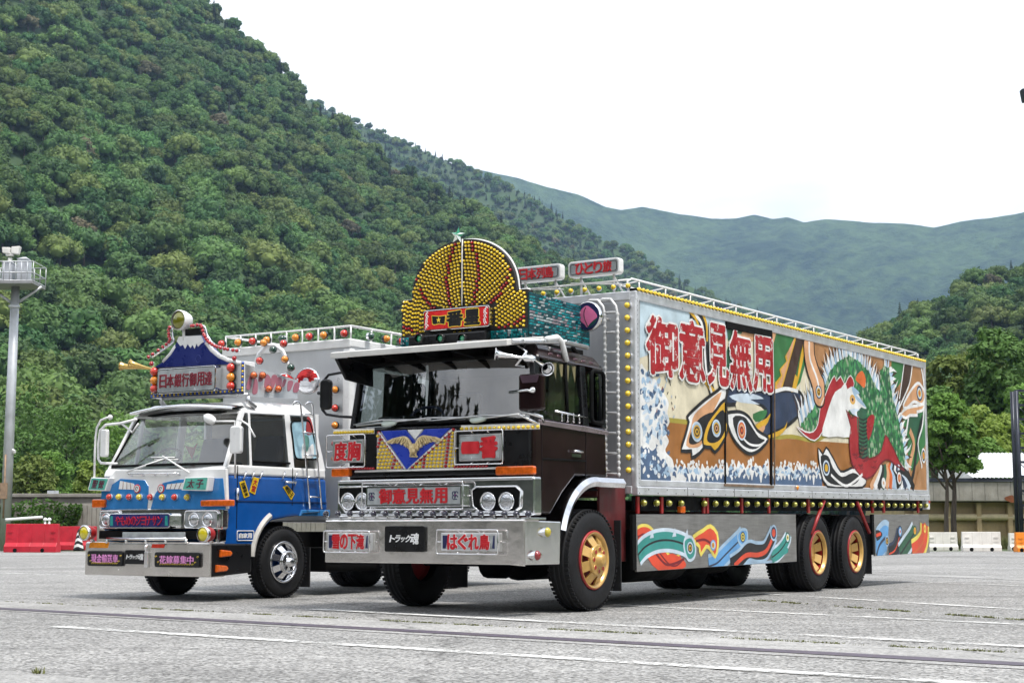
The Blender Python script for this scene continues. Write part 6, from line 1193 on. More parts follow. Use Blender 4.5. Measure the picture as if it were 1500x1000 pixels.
mb = MB(); mb.box((.1, .12, .735), (.4, BW - .1, .835)); B.part('bumper_gap', mb, blackm)
for x in (128, 302):
    c = B.f(x, 780 if x < 200 else 782, -.06); mb = MB(); mb.lathe([(.02, .16), (.075, .12), (.09, .06), (.092, .0)], (-.1, -c[0], c[1]), (1,0,0), 20, 1, cap=(True, False)); mb.lathe([(.094, .02), (.096, -.02), (.084, -.026)], (-.1, -c[0], c[1]), (1,0,0), 20, 2); mb.dome((-.11, -c[0], c[1]), (-1,0,0), .084, .025, 18, 3, 0); mb.tube([(-.02, -c[0], c[1] - .06), (.05, -c[0], .7)], .02, 6, 2); fl = B.part('fog_lamp', mb, [M('fog_yellow', (.62, .52, .02), .12, coat=1), redp, chrome])
mb = MB(); p, q = B.f(157, 789, .0), B.f(273, 789, .0); mb.tube([(-.0, -p[0], .735), (-.0, -q[0], .735)], .022, 8)
for i in range(5): v = -(p[0] + (q[0]-p[0])*i/4); mb.tube([(0, v, .735), (.0, v, .68)], .02, 6)
B.part('bumper_rail', mb, chrome)
mb = MB(); r_ = B.frect(181, 779, 272, 790, .06); mb.prism(rrect(*r_, .01), FR(.06), 0, .02); B.part('number_plate', mb, silver_face, .004)
# bumper
mb = MB(); mb.prism([(0, .29), (0, .68), (.02, .7), (.25, .7), (.25, .29)], sy, BW + .03, .0); B.part('bumper', mb, M('bumper_aluminium', (.80, .76, .72), .22, .85, var=.1, scale=5, dirt=.2), .012)
mb = MB(); mb.prism([(.02, .29), (.72, .33), (.72, .68), (.02, .68)], SD(.0), -.12, .008); be = B.part('bumper_end', mb, blackp, .02)
for z, u in ((.585, .12), (.42, .05)):
    c = B.s_(328, 810) if z > .5 else B.s_(322, 832); mb = MB(); P = [(c[0] - .1, c[1] - .045), (c[0] + .08, c[1] - .035), (c[0] + .11, c[1]), (c[0] + .08, c[1] + .03), (c[0] - .09, c[1] + .045)]; mb.prism(P, SD(.0), .005, .045); B.part('side_marker', mb, orange, .012)
for rc, tx, lb in (((131, 806, 182, 829), '現金輸送車', 'black bumper panel with pink characters at the far end of the blue truck'), ((229, 808, 295, 831), '花嫁募集中', 'black bumper panel with pink characters at the near end of the blue truck')):
    r_ = B.frect(*rc, 0.); o = sign(B, 'bumper_panel', 0., r_, tx, black_ink, pink_ink, blackp, r=.03, depth=.03, off=.01, pad=(.12, .24), fr=.008); o['label'] = lb
    mb = MB(); a, b, c, d = r_
    for k in range(18): t = k/17; aa = a + .03 + (c - a - .06)*t; bb_ = b + .035 + (.5*(d-b)*max(0, abs(t - .5) - .42)/.08 if abs(t-.5) > .42 else 0); mb.tube([FR(0.)(aa + .014*math.cos(q), bb_ + .009*math.sin(q), .034) for q in np.linspace(0, 4.4, 6)], .004, 4)
    B.part('gold_scrolls', mb, gold_ink, parent=o)
r_ = B.frect(185, 805, 214, 826, 0.); mb = MB(); mb.prism(rrect(*r_, .01), FR(0.), 0, .02); pl = B.part('black_plate', mb, blackp, .004); pl['label'] = 'small black plate with white lettering in the bumper of the blue truck'
a, b, c, d = r_; w = c - a; mb = MB(); text(mb, 'トラック', FR(0.), a + w*.08, b + (d-b)*.36, a + w*.66, b + (d-b)*.66, .02, .024, 0, .025, .02, .22); letter(mb, '魂', FR(0.), a + w*.66, b + (d-b)*.3, a + w*.92, b + (d-b)*.74, .02, .024, 0, .02, .1); B.part('lettering', mb, white_ink, parent=pl)
for x, m_ in ((144, amber), (232, redl)): r_ = B.frect(x - 13 if x < 200 else x - 10, 794 if x < 200 else 796.5, x + 14 if x < 200 else x + 8, 802, 0.); mb = MB(); mb.prism([(r_[0], r_[1]), (r_[2], r_[1]), (r_[2] + .02, r_[3]), (r_[0] + .02, r_[3])], FR(0.), 0, .006); B.part('painted_bumper_reflection', mb, m_)  # coloured reflections in the bumper, painted on as flat strips
mb = MB(); c = B.f(217, 815, 0.); mb.box((-.04, -c[0] - .03, c[1] - .13), (0, -c[0] + .03, c[1] + .06)); mb.tube([(-.03, -c[0], c[1] + .06), (-.05, -c[0], c[1] + .12), (-.0, -c[0], c[1] + .15)], .02, 6); B.part('tow_hook', mb, chrome, .006)
# wheel arch trim, small plate, amulets, ladder
arch(1.36, .48, .58, 4, 62, .0, .4, .07, M('arch_white', (.62, .6, .56), .4, dirt=.3), 'wheel_arch_trim', None, B, lip=.015)
mb = MB(); mb.box((1.0, .03, .5), (1.95, .45, .6)); mb = MB(); mb.prism([(1.62, 1.02), (2.22, 1.02), (2.22, 1.10), (1.66, 1.10)], SD(.0), -.4, .0); B.part('rear_step', mb, bb2, .01)
r_ = [B.s_(347, 777, .02), B.s_(371, 791, .02)]; mb = MB(); mb.tube([SD(.02)(a, b, .006) for a, b in rrect(r_[0][0], r_[1][1], r_[1][0], r_[0][1], .015, 2)], .006, 5, close=True); pl = B.part('use_plate', mb, white_ink); mb = MB(); text(mb, '自家用', SD(.02), r_[0][0] + .03, r_[1][1] + .03, r_[1][0] - .03, r_[0][1] - .03, .002, .008, 0, .03, .06); B.part('lettering', mb, white_ink, parent=pl)
for quad, tx, ink in ((((350, 706), (358, 703), (365, 726), (357, 729)), '交通安全', black_ink), (((371, 698), (379, 700), (373, 724), (365, 720)), '大宮', redb), (((414, 713), (420, 710), (431, 723), (426, 732)), '成田山', black_ink)):
    P = [B.s_(x, y, .02) for x, y in quad]; mb = MB(); mb.prism(P[::-1], SD(.02), 0, .008); o = B.part('amulet_sticker', mb, M('sticker_yellow', (.75, .5, .01), .4)); m4 = MB()
    def bil(a, b, d, P=P): q = [P[0][k]*(1-a)*b + P[1][k]*a*b + P[2][k]*a*(1-b) + P[3][k]*(1-a)*(1-b) for k in (0, 1)]; return SD(.02)(q[0], q[1], d)
    text(m4, tx, bil, .16, .08, .84, .92, .007, .012, 0, .03, .06, vert=True); B.part('lettering', m4, ink, parent=o)
for x in (357, 369, 381, 414, 432): p = B.s_(x, 696, .02); mb = MB(); mb.tube([(p[0] + .02, .0, p[1] + .05), (p[0] - .01, -.01, p[1] - .01), (p[0] - .02, .01, p[1] - .04)], .011, 6); B.part('coat_hook', mb, chrome)
p = B.s_(423, 706, .02); mb = MB(); mb.tube([(p[0] - .09, .01, p[1]), (p[0] - .08, -.02, p[1]), (p[0] + .09, -.02, p[1]), (p[0] + .1, .01, p[1] - .04)], .014, 6); B.part('door_handle', mb, chrome)
mb = MB(); p = B.s_(346, 722, .02); mb.tube([(p[0], -.0, p[1] + .06), (p[0], -.0, p[1] - .08)], .022, 8); B.part('door_hinge', mb, chrome)
mb = MB(); LA = [(429, 592), (432, 588), (437, 588), (440, 592), (446, 650), (454, 745)]; LB = [(448, 592), (451, 589), (456, 589), (458, 593), (463, 650), (471, 745)]
def lp(x, y): q = B.s_(x, y, -.03); return Vector((q[0], -.03, q[1]))
for L in (LA, LB): mb.tube([lp(*q) for q in L], .013, 7)
for a, b in (((441, 606), (459, 607)), ((443, 633), (461, 635)), ((446, 666), (465, 667)), ((452, 727), (470, 728)), ((449, 698), (467, 699))): mb.tube([lp(*a), lp(*b)], .011, 6)
mb.hexa([tuple(lp(444, 752) + Vector((0, d, 0))) for d in (0,)] + [tuple(lp(468, 750)), tuple(lp(472, 746) + Vector((0, .15, 0))), tuple(lp(449, 747) + Vector((0, .15, 0))), tuple(lp(444, 751)), tuple(lp(468, 749)), tuple(lp(472, 745) + Vector((0, .15, 0))), tuple(lp(449, 746) + Vector((0, .15, 0)))]); B.part('ladder', mb, chrome)
# mirrors, fender pole, horns
um = .3; r_ = B.frect(341, 624, 357, 664, um); mb = MB(); mb.prism(rrect(*r_, .04), FR(um), 0, .06); mi = B.part('wing_mirror', mb, whitep, .02, seg=3); mi['label'] = 'white wing mirror on the near side of the blue cab'
mb = MB(); mb.tube([FR(um)(*B.f(x, y, um), .03) for x, y in ((376, 640), (366, 622), (356, 616), (347, 616), (347, 700))], .012, 6); mb.tube([FR(um)(*B.f(x, y, um), .03) for x, y in ((347, 617), (318, 617))], .012, 6); c = B.f(310, 614, um); mb.lathe([(.002, -.12), (.05, -.06), (.06, 0), (.05, .06), (.002, .1)], FR(um)(c[0], c[1], .03), (0, -.9, -.45), 12); B.part('mirror_bracket', mb, whitep, parent=mi)
um = .3; r_ = B.frect(152, 629, 160, 669, um); mb = MB(); mb.prism(rrect(*r_, .03), FR(um), 0, .06); mi = B.part('wing_mirror', mb, whitep, .015, seg=3); mi['label'] = 'white wing mirror on the far side of the blue cab'
mb = MB(); mb.tube([FR(um)(*B.f(x, y, um), .0) for x, y in ((200, 614), (176, 620), (155, 622), (147, 630), (144, 650), (144, 672), (148, 678), (172, 679))], .018, 7); mb.tube([FR(um)(*B.f(x, y, um), .0) for x, y in ((178, 620), (194, 633), (203, 620))], .014, 6); B.part('mirror_bracket', mb, whitep, parent=mi)
mb = MB(); mb.tube([FR(.1)(*B.f(x, y, .1), .0) for x, y in ((138, 700), (139, 660), (140, 640), (142, 626), (148, 615), (158, 611))], .014, 7); c = B.f(161, 611, .1); mb.dome(FR(.1)(c[0], c[1], 0), (0, -1, 0), .035, .04, 10, 3); B.part('fender_pole', mb, whitep)
gm = M('brass_horn', (.7, .48, .16), .2, .9)
for x, y in ((177, 536), (190, 532)): p, q = B.f(222, 540, .75), B.f(x, y, .62); P, Q = Vector((.75, -p[0], p[1])), Vector((.62, -q[0], q[1])); horn(P, Q - P, .06, (Q-P).length, gm, 'air_horn', B)
# --- roof sign shaped like a mountain
us = .75; S_ = lambda x, y: B.f(x, y, us)
# lower lamp panel
r_ = (S_(221, 575)[0], S_(288, 579)[1], S_(357, 575)[0], S_(288, 536)[1] + .0); mb = MB(); mb.prism([(r_[0], r_[1]), (r_[2], r_[1]), (r_[2], r_[3] + .02), (r_[0], r_[3] + .02)], FR(us), -.2, 0); rs = B.part('roof_sign_case', mb, whitep, .006); rs['label'] = 'white roof sign case edged in blue and yellow bulbs'
yb, bbm = MB(), MB(); n = 44
for i in range(n): a = r_[0] + .02 + (r_[2] - r_[0] - .04)*i/(n-1); (yb if i % 2 else bbm).dome(FR(us)(a, r_[1] + .025, 0), (-1,0,0), .017, .018, 8, 3)
for i in range(1, 11):
    z = r_[1] + .025 + (r_[3] - r_[1] - .03)*i/10
    for a in (r_[0] + .022, r_[2] - .022): (yb if i % 2 else bbm).dome(FR(us)(a, z, 0), (-1,0,0), .017, .018, 8, 3)
tag(B.part('yellow_bulbs', yb, yel, parent=rs), kind='stuff'); tag(B.part('blue_bulbs', bbm, M('blue_bulb', (.01, .08, .5), .15, coat=1), parent=rs), kind='stuff')
mb = MB(); mb.prism([(r_[0], r_[1]), (r_[2], r_[1]), (r_[2], r_[1] + .05), (r_[0], r_[1] + .05)], FR(us), 0, .003); 
for a in (r_[0], r_[2] - .045): mb.prism([(a, r_[1] + .05), (a + .045, r_[1] + .05), (a + .045, r_[3]), (a, r_[3])], FR(us), 0, .003)
B.part('sign_border', mb, M('border_blue', (.01, .04, .22), .4), parent=rs)
LR, LAm = lamp_mesh(.062, .1, redl, blackp, .06, 14), lamp_mesh(.062, .1, amber, blackp, .06, 14)
for k, (x, y) in enumerate(((232, 545), (232, 558), (232, 570), (344, 539), (344, 553), (344, 566))): p = S_(x, y); put(LAm if k % 3 == 1 else LR, 'marker_lamp', B.root, (us - .01, -p[0], p[1]))
r2 = B.frect(240, 542, 325, 573, us); o = sign(B, 'name_sign', us, r2, '日本銀行御用達', silver_face, M('maroon_ink', (.22, .015, .03), .4), chrome, r=.04, depth=.12, off=.014, pad=(.05, .24), fr=.018); o['label'] = 'mirrored roof sign with seven dark red characters'
mt = [(226, 539), (352, 533), (335, 529), (322, 524), (310, 515), (302, 505), (296, 492), (280, 493), (264, 494), (258, 506), (250, 518), (240, 530)]
P = [S_(*q) for q in mt]; zb_ = min(p[1] for p in P[:2]); mb = MB(); mb.prism(smooth(P[1:6], 3, False) + [P[6], P[8]] + smooth(P[8:], 3, False) + [P[0]], FR(us), -.15, .02); mo = B.part('mountain_board', mb, M('mountain_blue', (.012, .022, .16), .3, coat=.5), .004); mo['label'] = 'blue snow-capped mountain board on the roof'
sn = [(264, 493), (296, 491.5), (300, 501), (297, 503), (292, 508), (290, 503), (287, 511), (284, 505), (281, 510), (277, 504), (273, 511), (270, 505), (266, 507), (261, 500)]
mb = MB(); mb.prism([S_(*q) for q in sn][::-1], FR(us), .018, .026); B.part('snow_cap', mb, whitep, parent=mo)
mb = MB(); c = S_(292, 529); mb.tube([FR(us)(c[0] + .04*math.cos(t), c[1] + .05*math.sin(t) + .03, .021) for t in np.linspace(0, 5.5, 14)], .004, 4); B.part('mountain_swirl', mb, M('swirl_blue', (.05, .07, .3), .4), parent=mo)
mb = MB()
for L in ([(352, 532), (335, 528), (322, 522), (311, 513), (303, 502)], [(240, 530), (251, 518), (258, 507)]): mb.tube([FR(us)(*S_(*q), .0) for q in L], .03, 8)
B.part('roof_edge', mb, whitep, parent=mo)
lb = lamp_mesh(.026, .03, redb, chrome, .03, 8)
for L, n in (([(284, 478), (297, 477), (302, 490), (308, 500), (318, 507), (332, 511), (350, 514)], 19), ([(268, 477), (252, 480), (251, 492), (252, 500), (240, 510), (221, 523)], 15)):
    Q = smooth([S_(*q) for q in L], 8, False)
    for i in range(n): q = Q[int(i*(len(Q)-1)/(n-1))]; put(lb, 'marker_lamp', B.root, (us - .02, -q[0], q[1]))
    mb = MB(); mb.tube([FR(us)(*q, -.02) for q in Q], .012, 5); B.part('lamp_wire', mb, chrome)
for x, y in ((226, 533), (347, 525)): p = S_(x, y); put(lb, 'marker_lamp', B.root, (us - .02, -p[0], p[1]), sc=1.3)
c = S_(271, 470); mb = MB(); mb.lathe([(.03, .22), (.1, .16), (.125, .08), (.13, .0), (.12, -.01)], (us - .12, -c[0], c[1]), (1,0,0), 22, 1, cap=(True, False)); mb.dome((us - .1, -c[0], c[1]), (-1,0,0), .118, .04, 20, 4, 0); mb.tube([(us, -c[0], c[1] - .1), (us, -c[0], c[1] - .25)], .03, 8, 1); B.part('searchlight', mb, [M('olive_glass', (.2, .2, .02), .08, .3, coat=1), whitep])
mb = MB(); p, q = S_(273, 480), S_(294, 490); mb.box((us - .02, -p[0], q[1]), (us + .1, -q[0], p[1] - .02)); B.part('sign_plinth', mb, blackp)
mb = MB()
for x in (235, 362): mb.tube([FR(us)(*S_(x, 580), -.02), FR(us)(*S_(x, 588), -.02), (us + .15, -S_(x, 588)[0], 2.36)], .03, 7)
mb.tube([FR(us)(*S_(232, 582), -.04), FR(us)(*S_(360, 578), -.04)], .03, 7); B.part('roof_rack', mb, alum)
# side of the roof sign
mb = MB(); q = [B.s_(x, y, -S_(357, 575)[0] - .0) for x, y in ((359, 533), (436, 557), (436, 584), (359, 580))]
vsd = -S_(357, 575)[0]; mb.prism(q[::-1], SD(vsd), -.03, .0); ss = B.part('sign_side', mb, M('side_pale', (.55, .58, .6), .3, .3, dirt=.2)); ss['label'] = 'pale side panel of the roof sign with faded red brush marks'
mb = MB(); w = q[1][0] - q[0][0]
rgs = random.Random(3)
for i in range(9):
    a = q[0][0] + w*(.03 + .11*i); zlo, zhi = q[3][1] + (q[2][1]-q[3][1])*(.03+.11*i) + .04, q[0][1] + (q[1][1]-q[0][1])*(.03+.11*i) - .05; b = rgs.uniform(zlo, zhi - .08)
    mb.prism(smooth([(a, b), (a + rgs.uniform(.04, .1), b + .01), (a + rgs.uniform(.08, .14), min(zhi, b + rgs.uniform(.1, .3))), (a + rgs.uniform(.0, .04), min(zhi, b + rgs.uniform(.08, .3)))], 4), SD(vsd), -.002, .003 + i*.0004, 0)
B.part('faded_writing', mb, M('faded_red_ink', (.36, .13, .17), .5), parent=ss)
OL = lamp_mesh(.045, .09, orange, blackp, .05, 12); AL = lamp_mesh(.05, .09, amber, blackp, .06, 12); GL = lamp_mesh(.05, .1, green_l, chrome, .05, 12); RL2 = lamp_mesh(.05, .09, redl, blackp, .06, 12)
for x, y in ((372, 550), (385, 550), (394, 570), (408, 570)): p = B.s_(x, y, vsd); put(OL, 'marker_lamp', B.root, (p[0], vsd - .01, p[1]), (0, 0, R(30)))
# arch of coloured lamps, chrome reflectors
ua = 1.5; A_ = lambda x, y: B.f(x, y, ua)
mb = MB(); mb.tube([FR(ua)(*A_(x, y), 0) for x, y in ((374, 532), (380, 518), (392, 506), (404, 506), (414, 514), (420, 528), (424, 548))], .028, 8); B.part('lamp_arch', mb, whitep)
for x, y, me in ((390, 503, AL), (384, 529, RL2), (404, 513, GL), (419, 504, RL2), (421, 527, AL), (430, 539, GL)): p = A_(x, y); put(me, 'marker_lamp', B.root, (ua - .03, -p[0], p[1]), (0, 0, R(25)))
for x, y, rr, lab in ((450, 558, .175, ''), (418, 562, .14, '')):
    p = B.f(x, y, 2.2); mb = MB(); mb.lathe([(.02, .18), (rr*.8, .12), (rr, .05), (rr*1.03, 0), (rr*.95, -.01)], (2.2, -p[0], p[1]), (1, .25 if x > 440 else 1.2, 0), 22, 1); mb.dome((2.2, -p[0], p[1]), (-1, -.25 if x > 440 else -1.2, 0), rr*.94, .05, 24, 6, 0)
    for k in range(len(mb.f)):  # red upper and pale lower reflections are painted onto the chrome dome
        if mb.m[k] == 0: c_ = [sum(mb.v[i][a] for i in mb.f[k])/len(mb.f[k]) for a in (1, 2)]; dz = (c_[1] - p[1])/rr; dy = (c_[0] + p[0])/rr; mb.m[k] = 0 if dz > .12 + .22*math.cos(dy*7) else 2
    B.part('mirror_lamp', mb, [M('painted_red_reflection', (.42, .02, .02), .06, .6, var=.5, scale=9), chrome, M('painted_pale_reflection', (.75, .76, .8), .08, .6)])
# --- cargo box of the smaller truck
ub = 2.56; b0_, b1_ = -.04, BW + .16; zt = 3.28
mb = MB(); mb.box((ub, b0_, .95), (7.6, b1_, zt)); B.part('cargo_box', mb, M('box_pale_grey', (.62, .63, .64), .35, .35, var=.05, scale=1.5, dirt=.12), .02)
mb = MB(); mb.box((ub - .03, b0_ - .01, zt - .02), (7.62, b1_ + .01, zt + .1)); B.part('box_cornice', mb, bw, .02)
mb = MB(); mb.box((ub - .02, b0_ - .012, .95), (ub + .1, b0_ + .13, zt - .03)); B.part('corner_post', mb, whitep, .03, seg=3)
mb = MB(); zr = zt + .27; cor = [(7.55, b0_ + .02), (ub + .02, b0_ + .02), (ub + .02, b1_ - .02), (7.55, b1_ - .02)]
mb.tube([(u, v, zr) for u, v in cor], .017, 6)
for i in range(9): v = b0_ + .02 + (b1_ - b0_ - .04)*i/8; mb.tube([(ub + .02, v, zr), (ub + .02, v, zt + .08)], .013, 6)
for i in range(1, 12): mb.tube([(ub + .02 + i*.45, b0_ + .02, zr), (ub + .02 + i*.45, b0_ + .02, zt + .08)], .013, 6)
B.part('roof_rail', mb, whitep)
for i, (x, me) in enumerate(((331, RL2), (355, AL), (376, RL2), (397, AL), (419, GL), (439, AL), (459, RL2), (480, AL), (510, RL2))): p = B.f(x, 0, ub); v = -B.f(x, 492 - (x - 331)*.05, ub)[0]; put(me, 'marker_lamp', B.root, (ub - .02, v, zt + .16), (0, 0, 0), 1.1)
for u, me in ((2.9, GL), (3.25, AL), (3.6, RL2), (3.95, AL)): put(me, 'marker_lamp', B.root, (u, b0_ - .0, zt + .16), lamp_side(), 1.1)
for i, (y, me) in enumerate(((571, AL), (598, RL2), (623, AL), (672, AL), (650, RL2))): p = B.f(496, y, ub); put(me, 'marker_lamp', B.root, (ub - .02, -p[0], p[1]))
# ================================================================== AROUND THE CAR PARK
conc = M('old_concrete', (.30, .28, .25), .9, var=.25, scale=1.4, bump=.3, bscale=20, dirt=.5); conc2 = M('stained_concrete', (.22, .20, .18), .9, var=.3, scale=.8, bump=.3, bscale=15, dirt=.6, aniso=(1, 1, .4)); galv = M('galvanised_steel', (.50, .52, .54), .45, .5, var=.12, scale=3, dirt=.2)
dsteel = M('dark_blue_steel', (.03, .035, .05), .4, .4, var=.3); roofw = M('white_metal_roof', (.72, .73, .74), .4, .1, var=.06, scale=.6, dirt=.1); tanw = M('tan_wall', (.36, .27, .15), .8, var=.25, scale=.9, dirt=.4); red_pl = M('red_plastic', (.50, .012, .03), .4, var=.15, scale=3, dirt=.2); wh_pl = M('white_plastic', (.74, .71, .66), .45, var=.1, scale=2, dirt=.25); or_pl = M('orange_plastic', (.8, .24, .01), .4, var=.12, dirt=.2)
# --- plastic barriers
def barrier(name, pos, yaw, L, H, mat, label, cat, group, deep=.5):
    mb = MB(); h1, h2 = .26*H, .34*H; prof = [(-deep/2, 0), (-deep/2, h1*.8), (-deep*.26, h2), (-deep*.17, H), (deep*.17, H), (deep*.26, h2), (deep/2, h1*.8), (deep/2, 0)]
    seg = 4; w = L/seg
    for i in range(seg):                                         # ribbed body: panels with grooves between
        x0 = -L/2 + i*w + .012; x1 = -L/2 + (i+1)*w - .012; mb.prism(prof, lambda a, b, d: (d, a, b), x1, x0)
    mb.prism([(a*.93, b*.985) for a, b in prof], lambda a, b, d: (d, a, b), L/2 - .02, -L/2 + .02)
    o = mb.build(name, mat, None, .012, loc=pos); o.rotation_euler = (0, 0, yaw); tag(o, label, cat, group)
    for x in (-L*.28, L*.24):
        m2 = MB(); m2.lathe([(.001, -.004), (.075, -.002), (.085, .01)], (x, -deep/2 - .002, .075), (0,1,0), 12); m2.build('fork_slot', blackm, o)
    for x in (-L/2 + .2, L/2 - .2):
        for z in (.5, .72): m2 = MB(); m2.prism(rrect(x - .09, z*H - .03, x + .09, z*H + .02, .02), lambda a, b, d: (a, -deep*.2 - d, b), 0, .03); m2.build('moulded_grip', mat, o)
    return o
g = ground(47, 808.5); barrier('plastic_barrier', g, R(-6), 2.05, 1.06, red_pl, 'red plastic barrier in front, nearest the steel pole', 'barrier', 'red barriers'); g = at(106, 790, 66.3); g.z = 0; barrier('plastic_barrier', g, R(3), 2.0, .98, red_pl, 'red plastic barrier behind, partly hidden by the blue truck', 'barrier', 'red barriers', .5)
g = ground(1380, 806); barrier('plastic_barrier', g, R(2), 1.25, .74, wh_pl, 'white plastic barrier just behind the rear of the large truck', 'barrier', 'white barriers', .42); g = ground(1437.5, 807); barrier('plastic_barrier', g, R(-2), 1.52, .76, wh_pl, 'white plastic barrier in the middle of the row on the right', 'barrier', 'white barriers', .42); g = ground(1489, 806); barrier('plastic_barrier', g, R(0), .62, .7, wh_pl, 'white plastic barrier beside the orange one at the right edge', 'barrier', 'white barriers', .42)
g = ground(1396, 805); barrier('plastic_barrier', g, R(80), .8, .68, or_pl, 'narrow orange barrier end-on between two white barriers', 'barrier', 'orange barriers', .3); g = ground(1502, 808); barrier('plastic_barrier', g, R(6), .8, .74, or_pl, 'orange barrier cut off by the right edge', 'barrier', 'orange barriers', .4)
# chevron post
g = ground(115, 806.5); e = empty('chevron_marker', g, 0, label='black and white chevron-striped traffic marker beside the red barriers', cat='marker')
for i in range(7):
    mb = MB(); z0, z1 = i*.115, (i+1)*.115; f = lambda z: .22*(1 - z/1.15); n = 10
    P = [(f(z0)*math.cos(t), f(z0)*.8*math.sin(t), z0 + (.09*(1 - abs(math.cos(t)))) - .02*(i > 0)) for t in np.linspace(3.1416, 6.2832, n)]; Q = [(f(z1)*math.cos(t), f(z1)*.8*math.sin(t), z1 + (.09*(1 - abs(math.cos(t))))- .02) for t in np.linspace(3.1416, 6.2832, n)]
    mb.add(P + Q, [(k, k+1, n+k+1, n+k) for k in range(n-1)] + [(0, n, 2*n-1, n-1)], 0); mb.build('stripe', whitep if i % 2 else blackp, e)
# --- steel pole with platform
Yp = 50.; base = at(7, 790, Yp); base.z = 0; e = empty('equipment_pole', base, 0, label='tall grey steel pole carrying a railed platform and a white camera', cat='pole')
zt_ = at(13, 425, Yp).z; zp = at(13, 420, Yp).z
mb = MB(); mb.tube([(-.0, 0, 0), (.02, 0, zt_*.55), (.04, 0, zt_ + .2)], [.17, .155, .13], 18); mb.build('pole', galv, e)
mb = MB(); z = at(13, 452, Yp).z; mb.lathe([(.14, 0), (.18, .02), (.18, .1), (.14, .12)], (.02, 0, z), (0,0,1), 18); mb.build('collar', galv, e)
X = lambda px: at(px, 400, Yp).x - base.x
mb = MB(); mb.box((X(-44), -.7, zp), (X(58), .7, zp + .09)); mb.build('platform', M('platform_grey', (.3, .3, .31), .6, .3, dirt=.4), e, .01)
zr = at(13, 388, Yp).z
for z in (zp + .1, (zp + zr)/2, zr):
    mb = MB(); mb.tube([(X(-44), -.68, z), (X(58), -.68, z), (X(58), .68, z), (X(-44), .68, z)], .02, 6, close=True); mb.build('rail', galv, e)
for i in range(13):
    x = X(-44) + (X(58) - X(-44))*i/12
    for y in (-.68, .68): mb = MB(); mb.tube([(x, y, zp + .08), (x, y, zr)], .016, 6); mb.build('rail_post', galv, e)
for x0, x1, hh in ((9, 23, .62), (31, 45, .74), (-20, -6, .6)):
    mb = MB(); z1 = zp + .09 + hh; mb.box((X(x0), -.45, zp + .09), (X(x1), .1, z1)); mb.hexa([(X(x0) - .02, -.48, z1 + .002), (X(x1) + .02, -.48, z1 + .002), (X(x1) + .02, .13, z1 + .002), (X(x0) - .02, .13, z1 + .002), (X((x0+x1)/2) - .05, -.2, z1 + .1), (X((x0+x1)/2) + .05, -.2, z1 + .1), (X((x0+x1)/2) + .05, -.1, z1 + .1), (X((x0+x1)/2) - .05, -.1, z1 + .1)]); mb.build('cabinet', M('cabinet_grey', (.55, .57, .62), .4, .2, dirt=.25), e, .008)
for s in (-1, 1): mb = MB(); mb.tube([(.03 + s*.12, 0, at(13, 443, Yp).z), (.03 + s*.85, 0, zp)], .045, 8); mb.build('brace', galv, e)
c = at(15, 372, Yp); mb = MB(); cx = c.x - base.x; z = c.z; mb.lathe([(.12, 0), (.12, .05), (.07, .1), (.07, .2)], (cx, 0, zr + .02), (0,0,1), 14); mb.box((cx - .12, -.1, z - .08), (cx + .1, .1, z + .04)); mb.hexa([(cx - .22, -.13, z + .02), (cx + .02, -.13, z - .02), (cx + .02, .13, z - .02), (cx - .22, .13, z + .02), (cx - .24, -.13, z + .2), (cx + .02, -.13, z + .2), (cx + .02, .13, z + .2), (cx - .24, .13, z + .2)]); mb.hexa([(cx + .06, -.12, z + .0), (cx + .28, -.12, z - .02), (cx + .28, .12, z - .02), (cx + .06, .12, z), (cx + .06, -.12, z + .22), (cx + .33, -.12, z + .24), (cx + .33, .12, z + .24), (cx + .06, .12, z + .22)]); mb.build('camera_unit', M('camera_white', (.76, .74, .7), .4, dirt=.15), e, .02)
c = at(12, 661, Yp); mb = MB(); mb.tube([(c.x - base.x - .05, 0, c.z - .05), (c.x - base.x + .1, -.02, c.z + .08), (c.x - base.x + .22, -.05, c.z)], .05, 8); mb.dome((c.x - base.x + .2, -.05, c.z - .02), (.4, 0, -1), .07, .06, 10, 3); mb.build('lamp_arm', whitep, e)
mb = MB(); mb.tube([(-.02, -.17, 1.2), (-.02, -.17, 3.2)], .03, 6); mb.box((-.12, -.3, 1.8), (.08, -.16, 2.3)); mb.build('conduit_box', M('rusty_box', (.3, .2, .13), .7, var=.4), e)
e.location = (base.x*1.32, 66., -.27); e.scale = (1.32,)*3
# --- retaining walls and ivy on the left
Yw = 69.; xl, xr = at(-260, 740, Yw).x, at(520, 740, Yw).x; zw = at(60, 728, Yw).z
e = empty('retaining_wall', (0, Yw, 0), 0, label='weathered concrete retaining wall along the left edge of the car park', cat='wall')
mb = MB(); mb.box((xl, 0, -.1), (xr, .35, zw)); mb.build('wall_body', conc2, e, .02)
mb = MB(); mb.box((xl, -.12, zw + .002), (xr, .4, zw + .16)); mb.build('coping', conc, e, .02)
mb = MB(); zl = at(110, 737, Yw - .9).z; mb.box((xl, -1.0, -.1), (xr, -.8, zl)); mb.build('lower_wall', conc, e, .015)
for i in range(60):
    x = at(84, 740, Yw).x + i*.2
    if x > xr - .2: break
    mb = MB(); mb.box((x, -1.03, .05), (x + .175, -1.0, zl - .08)); mb.build('board_mark', conc, e)
rng = np.random.default_rng(3); mb = MB(); x0, x1 = at(-260, 740, 67.5).x, at(118, 740, 67.5).x
